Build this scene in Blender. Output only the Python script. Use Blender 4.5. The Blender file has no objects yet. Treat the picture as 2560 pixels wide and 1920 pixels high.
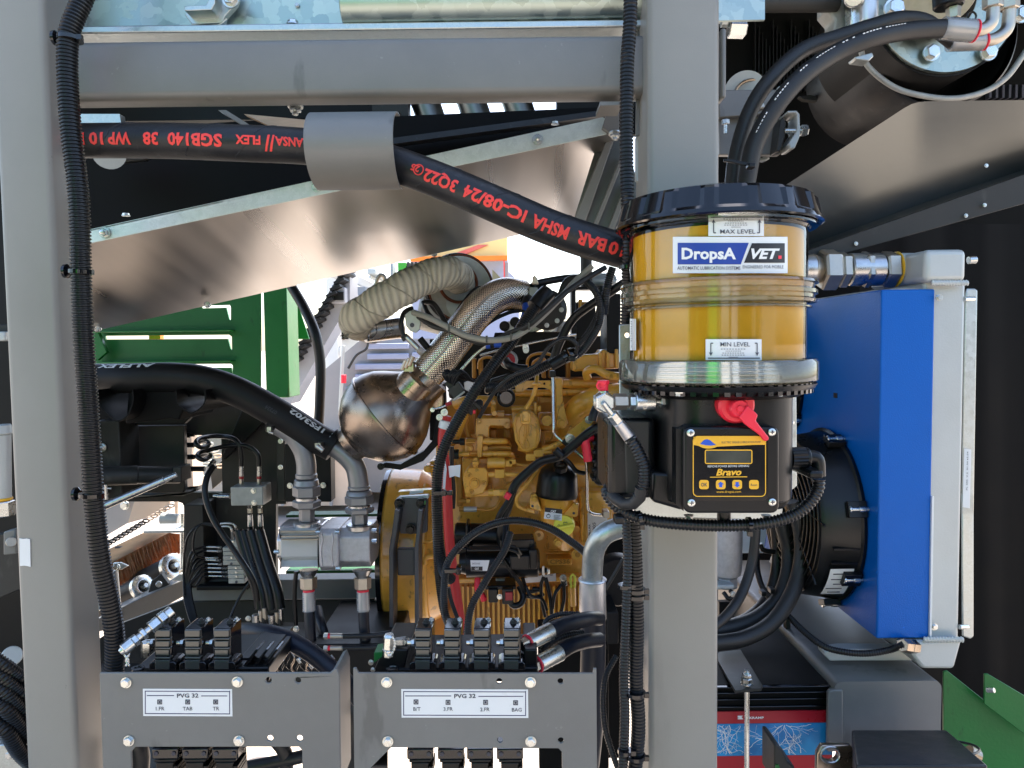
import bpy, bmesh, math, random
from mathutils import Vector, Matrix
from mathutils.geometry import tessellate_polygon
random.seed(7)
V = Vector
SC = bpy.context.scene
COL = SC.collection
# ---------------------------------------------------------------- camera
F = 1849.0
CAMR = Matrix.Rotation(math.radians(87), 3, 'X') @ Matrix.Rotation(math.radians(-0.7), 3, 'Z')
CAMC = V((0, 0, 1.5))
cd = bpy.data.cameras.new('camera'); cam = bpy.data.objects.new('camera', cd); COL.objects.link(cam)
cam.matrix_world = Matrix.Translation(CAMC) @ CAMR.to_4x4()
cd.sensor_width = 36; cd.lens = 36 * F / 2560; cd.clip_start = 0.05; cd.clip_end = 2000
SC.camera = cam
# ---------------------------------------------------------------- sky and sun
SUN_EL, SUN_AZ = math.radians(58), math.radians(22)     # the sun stands behind the machine, to the right
w = bpy.data.worlds.new('World'); SC.world = w; w.use_nodes = True
nt = w.node_tree; bgn = nt.nodes['Background']
sky = nt.nodes.new('ShaderNodeTexSky'); sky.sky_type = 'NISHITA'; sky.sun_disc = False
sky.sun_elevation = SUN_EL; sky.sun_rotation = SUN_AZ; sky.dust_density = 2.0; sky.ozone_density = 1.0
nt.links.new(sky.outputs[0], bgn.inputs[0]); bgn.inputs[1].default_value = 0.15
sl = bpy.data.lights.new('sun', 'SUN'); sl.energy = 5.0; sl.angle = math.radians(0.5); sl.color = (1, 0.94, 0.84)
so = bpy.data.objects.new('sun', sl); COL.objects.link(so); so.location = (3, 8, 12)
sd = V((math.sin(SUN_AZ) * math.cos(SUN_EL), math.cos(SUN_AZ) * math.cos(SUN_EL), math.sin(SUN_EL)))
so.rotation_euler = sd.to_track_quat('Z', 'Y').to_euler()
SC.view_settings.view_transform = 'Standard'; SC.view_settings.look = 'None'
SC.view_settings.exposure = 1.9; SC.view_settings.gamma = 1
cy = SC.cycles; cy.max_bounces = 8; cy.diffuse_bounces = 4; cy.glossy_bounces = 5; cy.transmission_bounces = 8
cy.transparent_max_bounces = 8; cy.caustics_reflective = False; cy.caustics_refractive = False; cy.sample_clamp_indirect = 6
# ---------------------------------------------------------------- measuring: a point of the photo at a depth in metres
FR = {'S': (0, 0, 1), 'A': (0, 0, 2.4578), 'B': (830, 0, 2.4578), 'C': (1660, 0, 2.4578), 'D': (0, 620, 2.4578), 'E': (830, 620, 2.4578),
      'G': (1660, 620, 2.4578), 'H': (0, 1245, 2.4578), 'I': (830, 1245, 2.4578), 'J': (1660, 1245, 2.4578), 'K': (820, 620, 5.53),
      'L': (1180, 620, 5.53), 'M': (1080, 880, 5.53), 'N': (1200, 1120, 5.53), 'O': (900, 1150, 5.53), 'Q': (240, 1200, 5.53), 'R': (440, 1050, 5.53)}
_f = [FR['S']]
def fr(k): _f[0] = FR[k]
def P(x, y, d):
    ox, oy, k = _f[0]
    l = V(((x / k + ox - 1280) / F, -(y / k + oy - 960) / F, -1))
    r = CAMR @ l
    return CAMC + r * (d / r.y)
def S(p, d): return p / _f[0][2] * d / F
# ---------------------------------------------------------------- mesh building
class B:
    def __init__(s): s.v = []; s.f = []; s.uv = []
    def add(s, vs, fs, uv=None):
        n = len(s.v); s.v += [tuple(a) for a in vs]; s.uv += uv or [(0, 0)] * len(vs); s.f += [tuple(i + n for i in q) for q in fs]; return s
    def box(s, c, sz, R=None):
        c = V(c); h = V(sz) / 2
        vs = [V((x * h.x, y * h.y, z * h.z)) for x in (-1, 1) for y in (-1, 1) for z in (-1, 1)]
        if R: vs = [R @ q for q in vs]
        return s.add([c + q for q in vs], [(0, 1, 3, 2), (4, 6, 7, 5), (0, 4, 5, 1), (2, 3, 7, 6), (0, 2, 6, 4), (1, 5, 7, 3)])
    def bx(s, x0, y0, x1, y1, d0, d1):
        a = P(x0, (y0 + y1) / 2, d0); b = P(x1, (y0 + y1) / 2, d0); t = P((x0 + x1) / 2, y0, d0); u = P((x0 + x1) / 2, y1, d0)
        return s.box(((a.x + b.x) / 2, (d0 + d1) / 2, (t.z + u.z) / 2), (abs(b.x - a.x), abs(d1 - d0), abs(t.z - u.z)))
    def prism(s, pts, vec, holes=()):
        loops = [list(pts)] + [list(h) for h in holes]
        flat = [p for l in loops for p in l]; n = len(flat)
        vec = V(vec)
        nrm = V((0, 0, 0))
        for i in range(len(pts)): nrm += V(pts[i]).cross(V(pts[(i + 1) % len(pts)]))
        if not holes and len(pts) < 40:
            back = tuple(range(n)); tris = [back]
        else:
            q = nrm.normalized().to_track_quat('Z', 'Y').inverted()
            tris = [tuple(t) for t in tessellate_polygon([[(q @ V(p)).to_2d().to_3d() for p in l] for l in loops])]
        fs = list(tris) + [tuple(i + n for i in reversed(t)) for t in tris]
        o = 0
        for l in loops:
            m = len(l)
            for i in range(m):
                a, b = o + i, o + (i + 1) % m
                fs.append((a, a + n, b + n, b))
            o += m
        return s.add([V(p) for p in flat] + [V(p) + vec for p in flat], fs)
    def pl(s, pts, d, th, holes=()):                    # a plate drawn on the photo at depth d, th metres thick
        f = lambda l: [P(p[0], p[1], p[2] if len(p) > 2 else d) for p in l]
        return s.prism(f(pts), (0, th, 0), [f(h) for h in holes])
    def tube(s, pts, r, seg=14, cap=True, closed=False):
        n = len(pts); rs = r if isinstance(r, (list, tuple)) else [r] * n
        pts = [V(p) for p in pts]
        tg = []
        for i in range(n):
            a = pts[max(0, i - 1)]; b = pts[min(n - 1, i + 1)]
            if closed: a = pts[i - 1]; b = pts[(i + 1) % n]
            t = (b - a); tg.append(t.normalized() if t.length > 1e-9 else V((0, 0, 1)))
        up = V((0, -1, 0)) if abs(tg[0].y) < 0.9 else V((0, 0, 1))
        nx = (up - tg[0] * up.dot(tg[0])).normalized()
        vs, uv, L = [], [], 0
        for i in range(n):
            nx = (nx - tg[i] * nx.dot(tg[i])).normalized(); ny = tg[i].cross(nx)
            if i: L += (pts[i] - pts[i - 1]).length
            for k in range(seg):
                a = 2 * math.pi * k / seg
                vs.append(pts[i] + (nx * math.cos(a) + ny * math.sin(a)) * rs[i]); uv.append((L, k / seg))
        fs = [(i * seg + k, i * seg + (k + 1) % seg, (i + 1) % n * seg + (k + 1) % seg, (i + 1) % n * seg + k) for i in range(n if closed else n - 1) for k in range(seg)]
        if cap and not closed: fs += [tuple(reversed(range(seg))), tuple((n - 1) * seg + k for k in range(seg))]
        return s.add(vs, fs, uv)
    def lathe(s, a, b, prof, seg=24, rot=0.0, cap=True):    # prof: (fraction from a to b, radius in metres)
        a = V(a); b = V(b); ax = (b - a); t = ax.normalized()
        up = V((0, -1, 0)) if abs(t.y) < 0.9 else V((0, 0, 1))
        nx = (up - t * up.dot(t)).normalized(); ny = t.cross(nx)
        vs, uv = [], []
        for fr_, r in prof:
            for k in range(seg):
                g = 2 * math.pi * k / seg + rot
                vs.append(a + ax * fr_ + (nx * math.cos(g) + ny * math.sin(g)) * max(r, 1e-5)); uv.append((fr_ * ax.length, k / seg))
        m = len(prof)
        fs = [(i * seg + k, i * seg + (k + 1) % seg, (i + 1) * seg + (k + 1) % seg, (i + 1) * seg + k) for i in range(m - 1) for k in range(seg)]
        if cap: fs += [tuple(reversed(range(seg))), tuple((m - 1) * seg + k for k in range(seg))]
        return s.add(vs, fs, uv)
    def cyl(s, a, b, r, r2=None, seg=20, ch=0.12, rot=0.0):
        r2 = r if r2 is None else r2; L = (V(b) - V(a)).length; c = min(ch * min(r, r2), L * .3) / max(L, 1e-6)
        e = ch * min(r, r2)
        return s.lathe(a, b, [(0, r - e), (c, r), (1 - c, r2), (1, r2 - e)], seg, rot)
    def ball(s, c, r, seg=20, sq=(1, 1, 1)):
        n = seg // 2; vs = []; c = V(c)
        for i in range(n + 1):
            t = math.pi * i / n
            for k in range(seg):
                a = 2 * math.pi * k / seg
                vs.append(c + V((math.sin(t) * math.cos(a) * r * sq[0], math.sin(t) * math.sin(a) * r * sq[1], math.cos(t) * r * sq[2])))
        return s.add(vs, [(i * seg + k, (i + 1) * seg + k, (i + 1) * seg + (k + 1) % seg, i * seg + (k + 1) % seg) for i in range(n) for k in range(seg)])
def cat(pts, step):                                     # smooth curve through points, resampled every step metres
    p = [V(q) for q in pts]; p = [p[0] * 2 - p[1]] + p + [p[-1] * 2 - p[-2]]
    out = []
    for i in range(1, len(p) - 2):
        n = max(4, int((p[i + 1] - p[i]).length / step * 2))
        for k in range(n):
            t = k / n; a, b, c, d = p[i - 1:i + 3]
            out.append(0.5 * ((2 * b) + (c - a) * t + (2 * a - 5 * b + 4 * c - d) * t * t + (3 * b - a - 3 * c + d) * t ** 3))
    out.append(p[-2])
    L = [0]
    for i in range(1, len(out)): L.append(L[-1] + (out[i] - out[i - 1]).length)
    m = max(2, int(L[-1] / step)); res = []; j = 0
    for k in range(m + 1):
        s_ = L[-1] * k / m
        while j < len(L) - 2 and L[j + 1] < s_: j += 1
        t = (s_ - L[j]) / max(1e-9, L[j + 1] - L[j]); res.append(out[j].lerp(out[j + 1], min(1, t)))
    return res
def path(pts): return [P(*p) for p in pts]
def link(o, parent):
    COL.objects.link(o)
    if parent is not None:
        o.parent = parent; o.location = -parent.matrix_world_loc if False else -V(parent.get('_b', (0, 0, 0)))
    return o
def ob(name, b, m, parent=None, bev=0, ang=35, label=None, kind=None, bseg=2):
    me = bpy.data.meshes.new(name); me.from_pydata(b.v, [], b.f)
    if any(u != (0, 0) for u in b.uv[:50]):
        ul = me.uv_layers.new(name='UVMap'); li = [0] * len(me.loops); me.loops.foreach_get('vertex_index', li)
        ul.data.foreach_set('uv', [c for i in li for c in b.uv[i]])
    bm = bmesh.new(); bm.from_mesh(me)
    if b.uv and len(b.v) < 6000: bmesh.ops.recalc_face_normals(bm, faces=bm.faces)
    bm.to_mesh(me); bm.free()
    me.materials.append(m)
    me.shade_smooth(); me.set_sharp_from_angle(angle=math.radians(ang))
    o = bpy.data.objects.new(name, me); COL.objects.link(o)
    if parent is not None: o.parent = parent; o.location = -V(BASE.get(parent.name, (0, 0, 0)))
    if bev:
        q = o.modifiers.new('bevel', 'BEVEL'); q.width = bev; q.segments = bseg; q.limit_method = 'ANGLE'; q.angle_limit = math.radians(40)
    if label: o['label'] = label
    if kind: o['kind'] = kind
    return o
BASE = {}
def T(name, label, cat_, base=(0, 1, 1), group=None):
    o = bpy.data.objects.new(name, None); COL.objects.link(o); o.location = base; BASE[o.name] = tuple(base)
    o.empty_display_size = 0.02
    o['label'] = label; o['category'] = cat_
    if group: o['group'] = group
    return o
def tag(o, label, cat_, group=None):
    o['label'] = label; o['category'] = cat_
    if group: o['group'] = group
    return o
# ---------------------------------------------------------------- materials
MT = {}
def rgb(h): return tuple((c / 255 / 12.92 if c / 255 <= .04045 else ((c / 255 + .055) / 1.055) ** 2.4) for c in (int(h[i:i + 2], 16) for i in (0, 2, 4)))
def mat(n, c, rough=.5, metal=0, bump=0, bs=150, var=0.12, vs=6, rv=.08, coat=0, trans=0, ior=1.45, spec=.5, stretch=None, uv=False, emis=0):
    m = bpy.data.materials.new(n); m.use_nodes = True; t = m.node_tree; p = t.nodes['Principled BSDF']; N = t.nodes.new; L = t.links.new
    p.inputs['Base Color'].default_value = (*c, 1); p.inputs['Roughness'].default_value = rough; p.inputs['Metallic'].default_value = metal
    p.inputs['Coat Weight'].default_value = coat; p.inputs['Coat Roughness'].default_value = .06; p.inputs['Transmission Weight'].default_value = trans
    p.inputs['IOR'].default_value = ior; p.inputs['Specular IOR Level'].default_value = spec
    tc = N('ShaderNodeTexCoord'); mp = N('ShaderNodeMapping'); L(tc.outputs['UV' if uv else 'Object'], mp.inputs[0])
    if stretch: mp.inputs['Scale'].default_value = stretch
    if var or rv:
        a = N('ShaderNodeTexNoise'); a.inputs['Scale'].default_value = vs; a.inputs['Detail'].default_value = 6; a.inputs['Roughness'].default_value = .65; L(mp.outputs[0], a.inputs['Vector'])
        if var:
            r = N('ShaderNodeMapRange'); r.inputs[1].default_value = .3; r.inputs[2].default_value = .7; r.inputs[3].default_value = 1 - var; r.inputs[4].default_value = 1 + var; L(a.outputs[0], r.inputs[0])
            x = N('ShaderNodeVectorMath'); x.operation = 'SCALE'; x.inputs[0].default_value = c; L(r.outputs[0], x.inputs['Scale']); L(x.outputs[0], p.inputs['Base Color'])
        if rv:
            r2 = N('ShaderNodeMapRange'); r2.inputs[1].default_value = .3; r2.inputs[2].default_value = .7; r2.inputs[3].default_value = max(.03, rough - rv); r2.inputs[4].default_value = min(1, rough + rv); L(a.outputs[0], r2.inputs[0]); L(r2.outputs[0], p.inputs['Roughness'])
    if bump:
        b = N('ShaderNodeTexNoise'); b.inputs['Scale'].default_value = bs; b.inputs['Detail'].default_value = 3; L(mp.outputs[0], b.inputs['Vector'])
        u = N('ShaderNodeBump'); u.inputs['Strength'].default_value = bump; u.inputs['Distance'].default_value = .001; L(b.outputs[0], u.inputs['Height']); L(u.outputs[0], p.inputs['Normal'])
    if emis: p.inputs['Emission Color'].default_value = (*c, 1); p.inputs['Emission Strength'].default_value = emis
    MT[n] = m; return m
mat('grey', (.165, .164, .154), .42, bump=.15, bs=500, var=.1, rv=.05, spec=.6)
mat('grey_lit', (.25, .242, .215), .38, bump=.15, bs=500, var=.05, rv=.05, spec=.6)  # frame paint again, lightened and warmed for sheen and ground bounce
mat('void', (.004, .004, .004), .6, var=.3, spec=.15)
mat('bandm', (.50, .53, .50), .12, .85, var=.05, rv=.03)
mat('greyd', (.034, .033, .030), .45, bump=.1, bs=400, var=.15, spec=.35)
mat('mount', (.075, .075, .077), .45, bump=.2, var=.08)
mat('elb', (.25, .252, .255), .38, .55, bump=.25, bs=500, var=.08)
mat('rib_sheen', (.05, .052, .045), .2, coat=.6, var=.1)  # black cover plastic, greyed in colour for reflections on the ribs
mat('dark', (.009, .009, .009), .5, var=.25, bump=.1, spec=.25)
mat('black', (.006, .0065, .007), .32, var=.1, bump=.08, bs=500, spec=.4)
mat('blackg', (.004, .0045, .006), .13, var=.1, rv=.04, coat=.3)
mat('conduit', (.006, .0065, .0075), .36, var=.2, vs=30, spec=.55)
mat('rubber', (.012, .0125, .014), .42, var=.25, vs=25, bump=.3, bs=300)
mat('rubberm', (.019, .019, .019), .5, var=.2, vs=25, bump=.3, bs=300)
mat('rubberb', (.006, .009, .017), .45, var=.2, vs=25, bump=.2)
mat('zinc', (.62, .64, .62), .28, 1, bump=.1, bs=600, var=.15, vs=60)
mat('steel', (.5, .5, .49), .3, 1, bump=.15, bs=400, var=.2, vs=40)
mat('nickel', (.50, .455, .385), .42, 1, bump=.2, bs=500, var=.12, vs=30)
mat('alu', (.62, .62, .63), .42, 1, bump=.25, bs=500, var=.12, vs=20)
mat('cast', (.52, .52, .53), .5, .85, bump=.9, bs=900, var=.15, vs=80)
mat('alup', (.5, .52, .5), .38, .15, var=.05, bump=.25, bs=350)
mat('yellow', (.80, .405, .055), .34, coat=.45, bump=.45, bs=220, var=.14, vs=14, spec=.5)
mat('yellow_shade', (.45, .205, .025), .45, coat=.1, bump=.5, bs=200, var=.2, vs=14)  # engine yellow darkened in colour; stands for shade in the deeper gaps
mat('red', (.55, .03, .03), .4, bump=.3, bs=300)
mat('redcap', (.85, .03, .06), .35, var=.06, bump=.1)
mat('redp', (.8, .05, .04), .5, var=.1)
mat('redband', (.36, .01, .02), .3, var=.05)
mat('blue', (.0, .11, .46), .4, bump=.5, bs=420, var=.04, spec=.3)
mat('bluep', (.02, .1, .55), .4)
mat('bluem', (.015, .05, .30), .4, var=.02, rv=0)
mat('green', (.006, .135, .024), .4, coat=.1, bump=.3, bs=160, var=.1)
mat('greend', (.004, .08, .014), .5)
mat('white', (.78, .78, .76), .5, var=.03)
mat('label', (.74, .76, .76), .3, var=.03, coat=.3)
mat('lblack', (.02, .02, .025), .35, var=0, rv=0)
mat('navy', (.03, .03, .10), .4, var=0, rv=0)
mat('ink', (.06, .06, .08), .5, var=0, rv=0)
mat('oilcap', (.92, .84, .10), .38, var=.04, bump=.1)
mat('orange', (.85, .22, .02), .5, var=.1)
mat('amber', (.85, .45, .03), .4, var=.05)
mat('silverg', (.40, .40, .37), .55, .3, var=.2, vs=30, bump=.3)
mat('wood', (.55, .40, .27), .6, stretch=(1, 1, 6), vs=12, var=.15)
mat('wire', (.33, .32, .29), .5, var=.1, vs=40)
mat('screen', (.05, .055, .045), .2, coat=.5, var=.2, vs=30)
mat('clear', (.92, .97, .95), .05, trans=1, ior=1.46, var=0, rv=0)
def glassy(n, c, a, rough=.06):
    m = bpy.data.materials.new(n); m.use_nodes = True; t = m.node_tree; p = t.nodes['Principled BSDF']
    p.inputs['Base Color'].default_value = (*c, 1); p.inputs['Alpha'].default_value = a; p.inputs['Roughness'].default_value = rough; p.inputs['Coat Weight'].default_value = 1; p.inputs['Coat Roughness'].default_value = .04
    MT[n] = m
def clearp(n, c, dif, rough, ior=1.5, bump=0):            # clear plastic: see-through with glossy skin and a little body
    m = bpy.data.materials.new(n); m.use_nodes = True; t = m.node_tree; N = t.nodes.new; L = t.links.new; o = t.nodes['Material Output']; t.nodes.remove(t.nodes['Principled BSDF'])
    tr = N('ShaderNodeBsdfTransparent'); gl = N('ShaderNodeBsdfGlossy'); gl.inputs['Roughness'].default_value = rough; df = N('ShaderNodeBsdfDiffuse'); df.inputs[0].default_value = (*c, 1); fz = N('ShaderNodeFresnel'); fz.inputs[0].default_value = ior
    a = N('ShaderNodeMixShader'); a.inputs[0].default_value = dif; L(tr.outputs[0], a.inputs[1]); L(df.outputs[0], a.inputs[2]); b = N('ShaderNodeMixShader'); L(fz.outputs[0], b.inputs[0]); L(a.outputs[0], b.inputs[1]); L(gl.outputs[0], b.inputs[2]); L(b.outputs[0], o.inputs[0]); MT[n] = m
clearp('shell', (.8, .8, .75), .0, .03)
clearp('rim', (.85, .80, .62), .10, .05, 1.6)
glassy('sleeve', (.5, .53, .55), .45)
def nodes(n): m = MT[n]; return m, m.node_tree, m.node_tree.nodes['Principled BSDF'], m.node_tree.nodes.new, m.node_tree.links.new
def voro(n, c1, c2, rough, scale, metal=1, rr=.12):     # galvanised spangle
    m = bpy.data.materials.new(n); m.use_nodes = True; MT[n] = m; m, t, p, N, L = nodes(n)
    tc = N('ShaderNodeTexCoord'); a = N('ShaderNodeTexVoronoi'); a.inputs['Scale'].default_value = scale; a.inputs['Randomness'].default_value = 1
    w_ = N('ShaderNodeTexNoise'); w_.inputs['Scale'].default_value = scale * 1.5; mx = N('ShaderNodeVectorMath'); mx.operation = 'MULTIPLY_ADD'; mx.inputs[1].default_value = (.02, .02, .02)
    L(tc.outputs['Object'], w_.inputs['Vector']); L(w_.outputs['Color'], mx.inputs[0]); L(tc.outputs['Object'], mx.inputs[2]); L(mx.outputs[0], a.inputs['Vector'])
    r = N('ShaderNodeValToRGB'); r.color_ramp.elements[0].color = (*c1, 1); r.color_ramp.elements[1].color = (*c2, 1); L(a.outputs['Color'], r.inputs[0]); L(r.outputs[0], p.inputs['Base Color'])
    q = N('ShaderNodeMapRange'); q.inputs[3].default_value = rough - rr; q.inputs[4].default_value = rough + rr; L(a.outputs['Color'], q.inputs[0]); L(q.outputs[0], p.inputs['Roughness'])
    p.inputs['Metallic'].default_value = metal
voro('galv', (.30, .36, .33), (.54, .62, .57), .42, 50)
voro('galv_lit', (.62, .70, .66), (.74, .82, .78), .45, 160, .5)  # galvanised angle, colour raised to look brightly lit
voro('galvf', (.45, .49, .48), (.58, .62, .61), .42, 160)
# rolled stainless sheet: streaks of roughness down the sheet, fine hairline scratches
mat('inox', (.60, .56, .52), .24, 1, var=0, rv=0)
mat('inoxd', (.17, .175, .165), .38, 1, var=.1, vs=3, rv=.07, stretch=(1, 1, 4))
mat('pipe', (.62, .60, .55), .22, 1, var=.05)
mat('bulb', (.31, .25, .20), .3, 1, var=.28, vs=9, rv=.1, bump=.2, bs=60)
mat('exh', (.45, .36, .27), .3, 1, var=.3, vs=30, bump=.2)
def rolled():
    m, t, p, N, L = nodes('inox'); tc = N('ShaderNodeTexCoord'); mp = N('ShaderNodeMapping'); mp.inputs['Scale'].default_value = (14, .6, .6); L(tc.outputs['Object'], mp.inputs[0])
    a = N('ShaderNodeTexNoise'); a.inputs['Scale'].default_value = 1.0; a.inputs['Detail'].default_value = 2; L(mp.outputs[0], a.inputs['Vector'])
    r = N('ShaderNodeMapRange'); r.inputs[1].default_value = .3; r.inputs[2].default_value = .7; r.inputs[3].default_value = .26; r.inputs[4].default_value = .40; L(a.outputs[0], r.inputs[0]); L(r.outputs[0], p.inputs['Roughness'])
    c = N('ShaderNodeValToRGB'); c.color_ramp.elements[0].color = (.50, .475, .45, 1); c.color_ramp.elements[0].position = .35; c.color_ramp.elements[1].color = (.64, .60, .565, 1); c.color_ramp.elements[1].position = .65; L(a.outputs[0], c.inputs[0]); L(c.outputs[0], p.inputs['Base Color'])
    u = N('ShaderNodeBump'); u.inputs['Strength'].default_value = .04; u.inputs['Distance'].default_value = .01; L(a.outputs[0], u.inputs['Height']); L(u.outputs[0], p.inputs['Normal'])
rolled()
def perf():                                             # dimpled heat-shield foil
    mat('perf', (.6, .54, .45), .17, 1, var=0, rv=0); m, t, p, N, L = nodes('perf')
    tc = N('ShaderNodeTexCoord'); mp = N('ShaderNodeMapping'); L(tc.outputs['UV'], mp.inputs[0]); mp.inputs['Scale'].default_value = (150, 36, 1)
    sp = N('ShaderNodeSeparateXYZ'); L(mp.outputs[0], sp.inputs[0]); outs = []
    for k in 'XY':
        a = N('ShaderNodeMath'); a.operation = 'MULTIPLY'; a.inputs[1].default_value = 2 * math.pi; L(sp.outputs[k], a.inputs[0])
        b = N('ShaderNodeMath'); b.operation = 'SINE'; L(a.outputs[0], b.inputs[0]); outs.append(b)
    c = N('ShaderNodeMath'); c.operation = 'MULTIPLY'; L(outs[0].outputs[0], c.inputs[0]); L(outs[1].outputs[0], c.inputs[1])
    u = N('ShaderNodeBump'); u.inputs['Strength'].default_value = 1; u.inputs['Distance'].default_value = .0003; L(c.outputs[0], u.inputs['Height']); L(u.outputs[0], p.inputs['Normal'])
    r = N('ShaderNodeMapRange'); r.inputs[1].default_value = -.9; r.inputs[2].default_value = .1; r.inputs[3].default_value = .1; r.inputs[4].default_value = 1.1; L(c.outputs[0], r.inputs[0])
    x = N('ShaderNodeVectorMath'); x.operation = 'SCALE'; x.inputs[0].default_value = (.66, .59, .49); L(r.outputs[0], x.inputs['Scale']); L(x.outputs[0], p.inputs['Base Color'])
perf()
def weave():                                            # woven fibreglass wrap
    mat('wrap', (.52, .48, .38), .85, var=0, rv=0); m, t, p, N, L = nodes('wrap')
    tc = N('ShaderNodeTexCoord'); mp = N('ShaderNodeMapping'); L(tc.outputs['UV'], mp.inputs[0]); mp.inputs['Scale'].default_value = (150, 9, 1)
    ns = N('ShaderNodeTexNoise'); ns.inputs['Scale'].default_value = 18; L(tc.outputs['Object'], ns.inputs['Vector'])
    wv = N('ShaderNodeTexWave'); wv.wave_type = 'BANDS'; wv.bands_direction = 'DIAGONAL'; wv.inputs['Scale'].default_value = .32; wv.inputs['Distortion'].default_value = 4.5; wv.inputs['Detail'].default_value = 3; wv.inputs['Detail Scale'].default_value = .6; L(mp.outputs[0], wv.inputs['Vector'])
    fn = N('ShaderNodeTexNoise'); fn.inputs['Scale'].default_value = 500; L(tc.outputs['Object'], fn.inputs['Vector'])
    ad = N('ShaderNodeMath'); ad.operation = 'MULTIPLY_ADD'; ad.inputs[1].default_value = .5; L(fn.outputs[0], ad.inputs[0]); L(wv.outputs['Fac'], ad.inputs[2])
    u = N('ShaderNodeBump'); u.inputs['Strength'].default_value = 1; u.inputs['Distance'].default_value = .003; L(ad.outputs[0], u.inputs['Height']); L(u.outputs[0], p.inputs['Normal'])
    r = N('ShaderNodeMapRange'); r.inputs[3].default_value = .62; r.inputs[4].default_value = 1.15; L(ad.outputs[0], r.inputs[0])
    x = N('ShaderNodeVectorMath'); x.operation = 'SCALE'; x.inputs[0].default_value = (.52, .48, .38); L(r.outputs[0], x.inputs['Scale']); L(x.outputs[0], p.inputs['Base Color'])
weave()
def stain(n, scale, stretch, thr, k, soft=.05):          # smears, drips and dust lying on the paint
    m, t, p, N, L = nodes(n); tc = N('ShaderNodeTexCoord'); mp = N('ShaderNodeMapping'); mp.inputs['Scale'].default_value = stretch; L(tc.outputs['Object'], mp.inputs[0])
    a = N('ShaderNodeTexNoise'); a.inputs['Scale'].default_value = scale; a.inputs['Detail'].default_value = 5; a.inputs['Roughness'].default_value = .55; L(mp.outputs[0], a.inputs['Vector'])
    r = N('ShaderNodeMapRange'); r.inputs[1].default_value = thr; r.inputs[2].default_value = thr + soft; r.inputs[3].default_value = 1; r.inputs[4].default_value = k; L(a.outputs[0], r.inputs[0])
    s = p.inputs['Base Color'].links[0].from_socket; x = N('ShaderNodeVectorMath'); x.operation = 'SCALE'; L(s, x.inputs[0]); L(r.outputs[0], x.inputs['Scale']); L(x.outputs[0], p.inputs['Base Color'])
stain('grey', 14, (1, 1, .35), .62, .72); stain('grey', 90, (1, 1, 1), .70, 1.25, .03); stain('grey_lit', 9, (1, 1, .3), .64, .86, .08); stain('grey_lit', 120, (1, 1, .6), .72, .75, .02)
stain('blue', 120, (1, 1, 1), .70, 1.5, .03); stain('yellow', 45, (1, 1, .6), .60, .6, .06); stain('yellow', 160, (1, 1, 1), .68, .5, .03); stain('rubber', 60, (1, 1, 1), .62, 2.2, .08); stain('greyd', 30, (1, 1, .4), .62, 1.6, .08); stain('green', 30, (1, 1, .5), .62, .7, .05)
# ---------------------------------------------------------------- text as thin mesh
def text(s, bold=0, shear=0, align='CENTER'):
    c = bpy.data.curves.new('t', 'FONT'); c.body = s; c.size = 1; c.offset = bold; c.shear = shear; c.align_x = align; c.resolution_u = 2
    o = bpy.data.objects.new('t', c); me = bpy.data.meshes.new_from_object(o)
    vs = [v.co.copy() for v in me.vertices]; fs = [tuple(p.vertices) for p in me.polygons]
    bpy.data.objects.remove(o); bpy.data.meshes.remove(me); bpy.data.curves.remove(c)
    return vs, fs
def textcut(s, bold, levels, shear=0):
    vs, fs = text(s, bold, shear); me = bpy.data.meshes.new('t'); me.from_pydata([tuple(v) for v in vs], [], fs)
    bm = bmesh.new(); bm.from_mesh(me); bpy.data.meshes.remove(me)
    for y in levels: bmesh.ops.bisect_plane(bm, geom=bm.verts[:] + bm.edges[:] + bm.faces[:], plane_co=(0, y, 0), plane_no=(0, 1, 0))
    bm.verts.ensure_lookup_table(); r = ([v.co.copy() for v in bm.verts], [tuple(v.index for v in f.verts) for f in bm.faces]); bm.free(); return r
def flattext(b, s, x, y, d, h, wd=None, bold=0, shear=0, rot=0, align='CENTER'):    # cap height h and width wd in picture units, centred at x, y (baseline)
    vs, fs = text(s, bold, shear, align); k = S(h, d) / .70; xs = [v.x for v in vs]
    kx = k if wd is None else S(wd, d) / max(1e-6, (max(xs) - min(xs)))
    o = P(x, y, d); cr, sr = math.cos(rot), math.sin(rot)
    b.add([o + V((v.x * kx * cr - v.y * k * sr, 0, v.x * kx * sr + v.y * k * cr)) for v in vs], fs); return b
def textwidth_fit(vs): xs = [v.x for v in vs]; return min(xs), max(xs)
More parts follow.
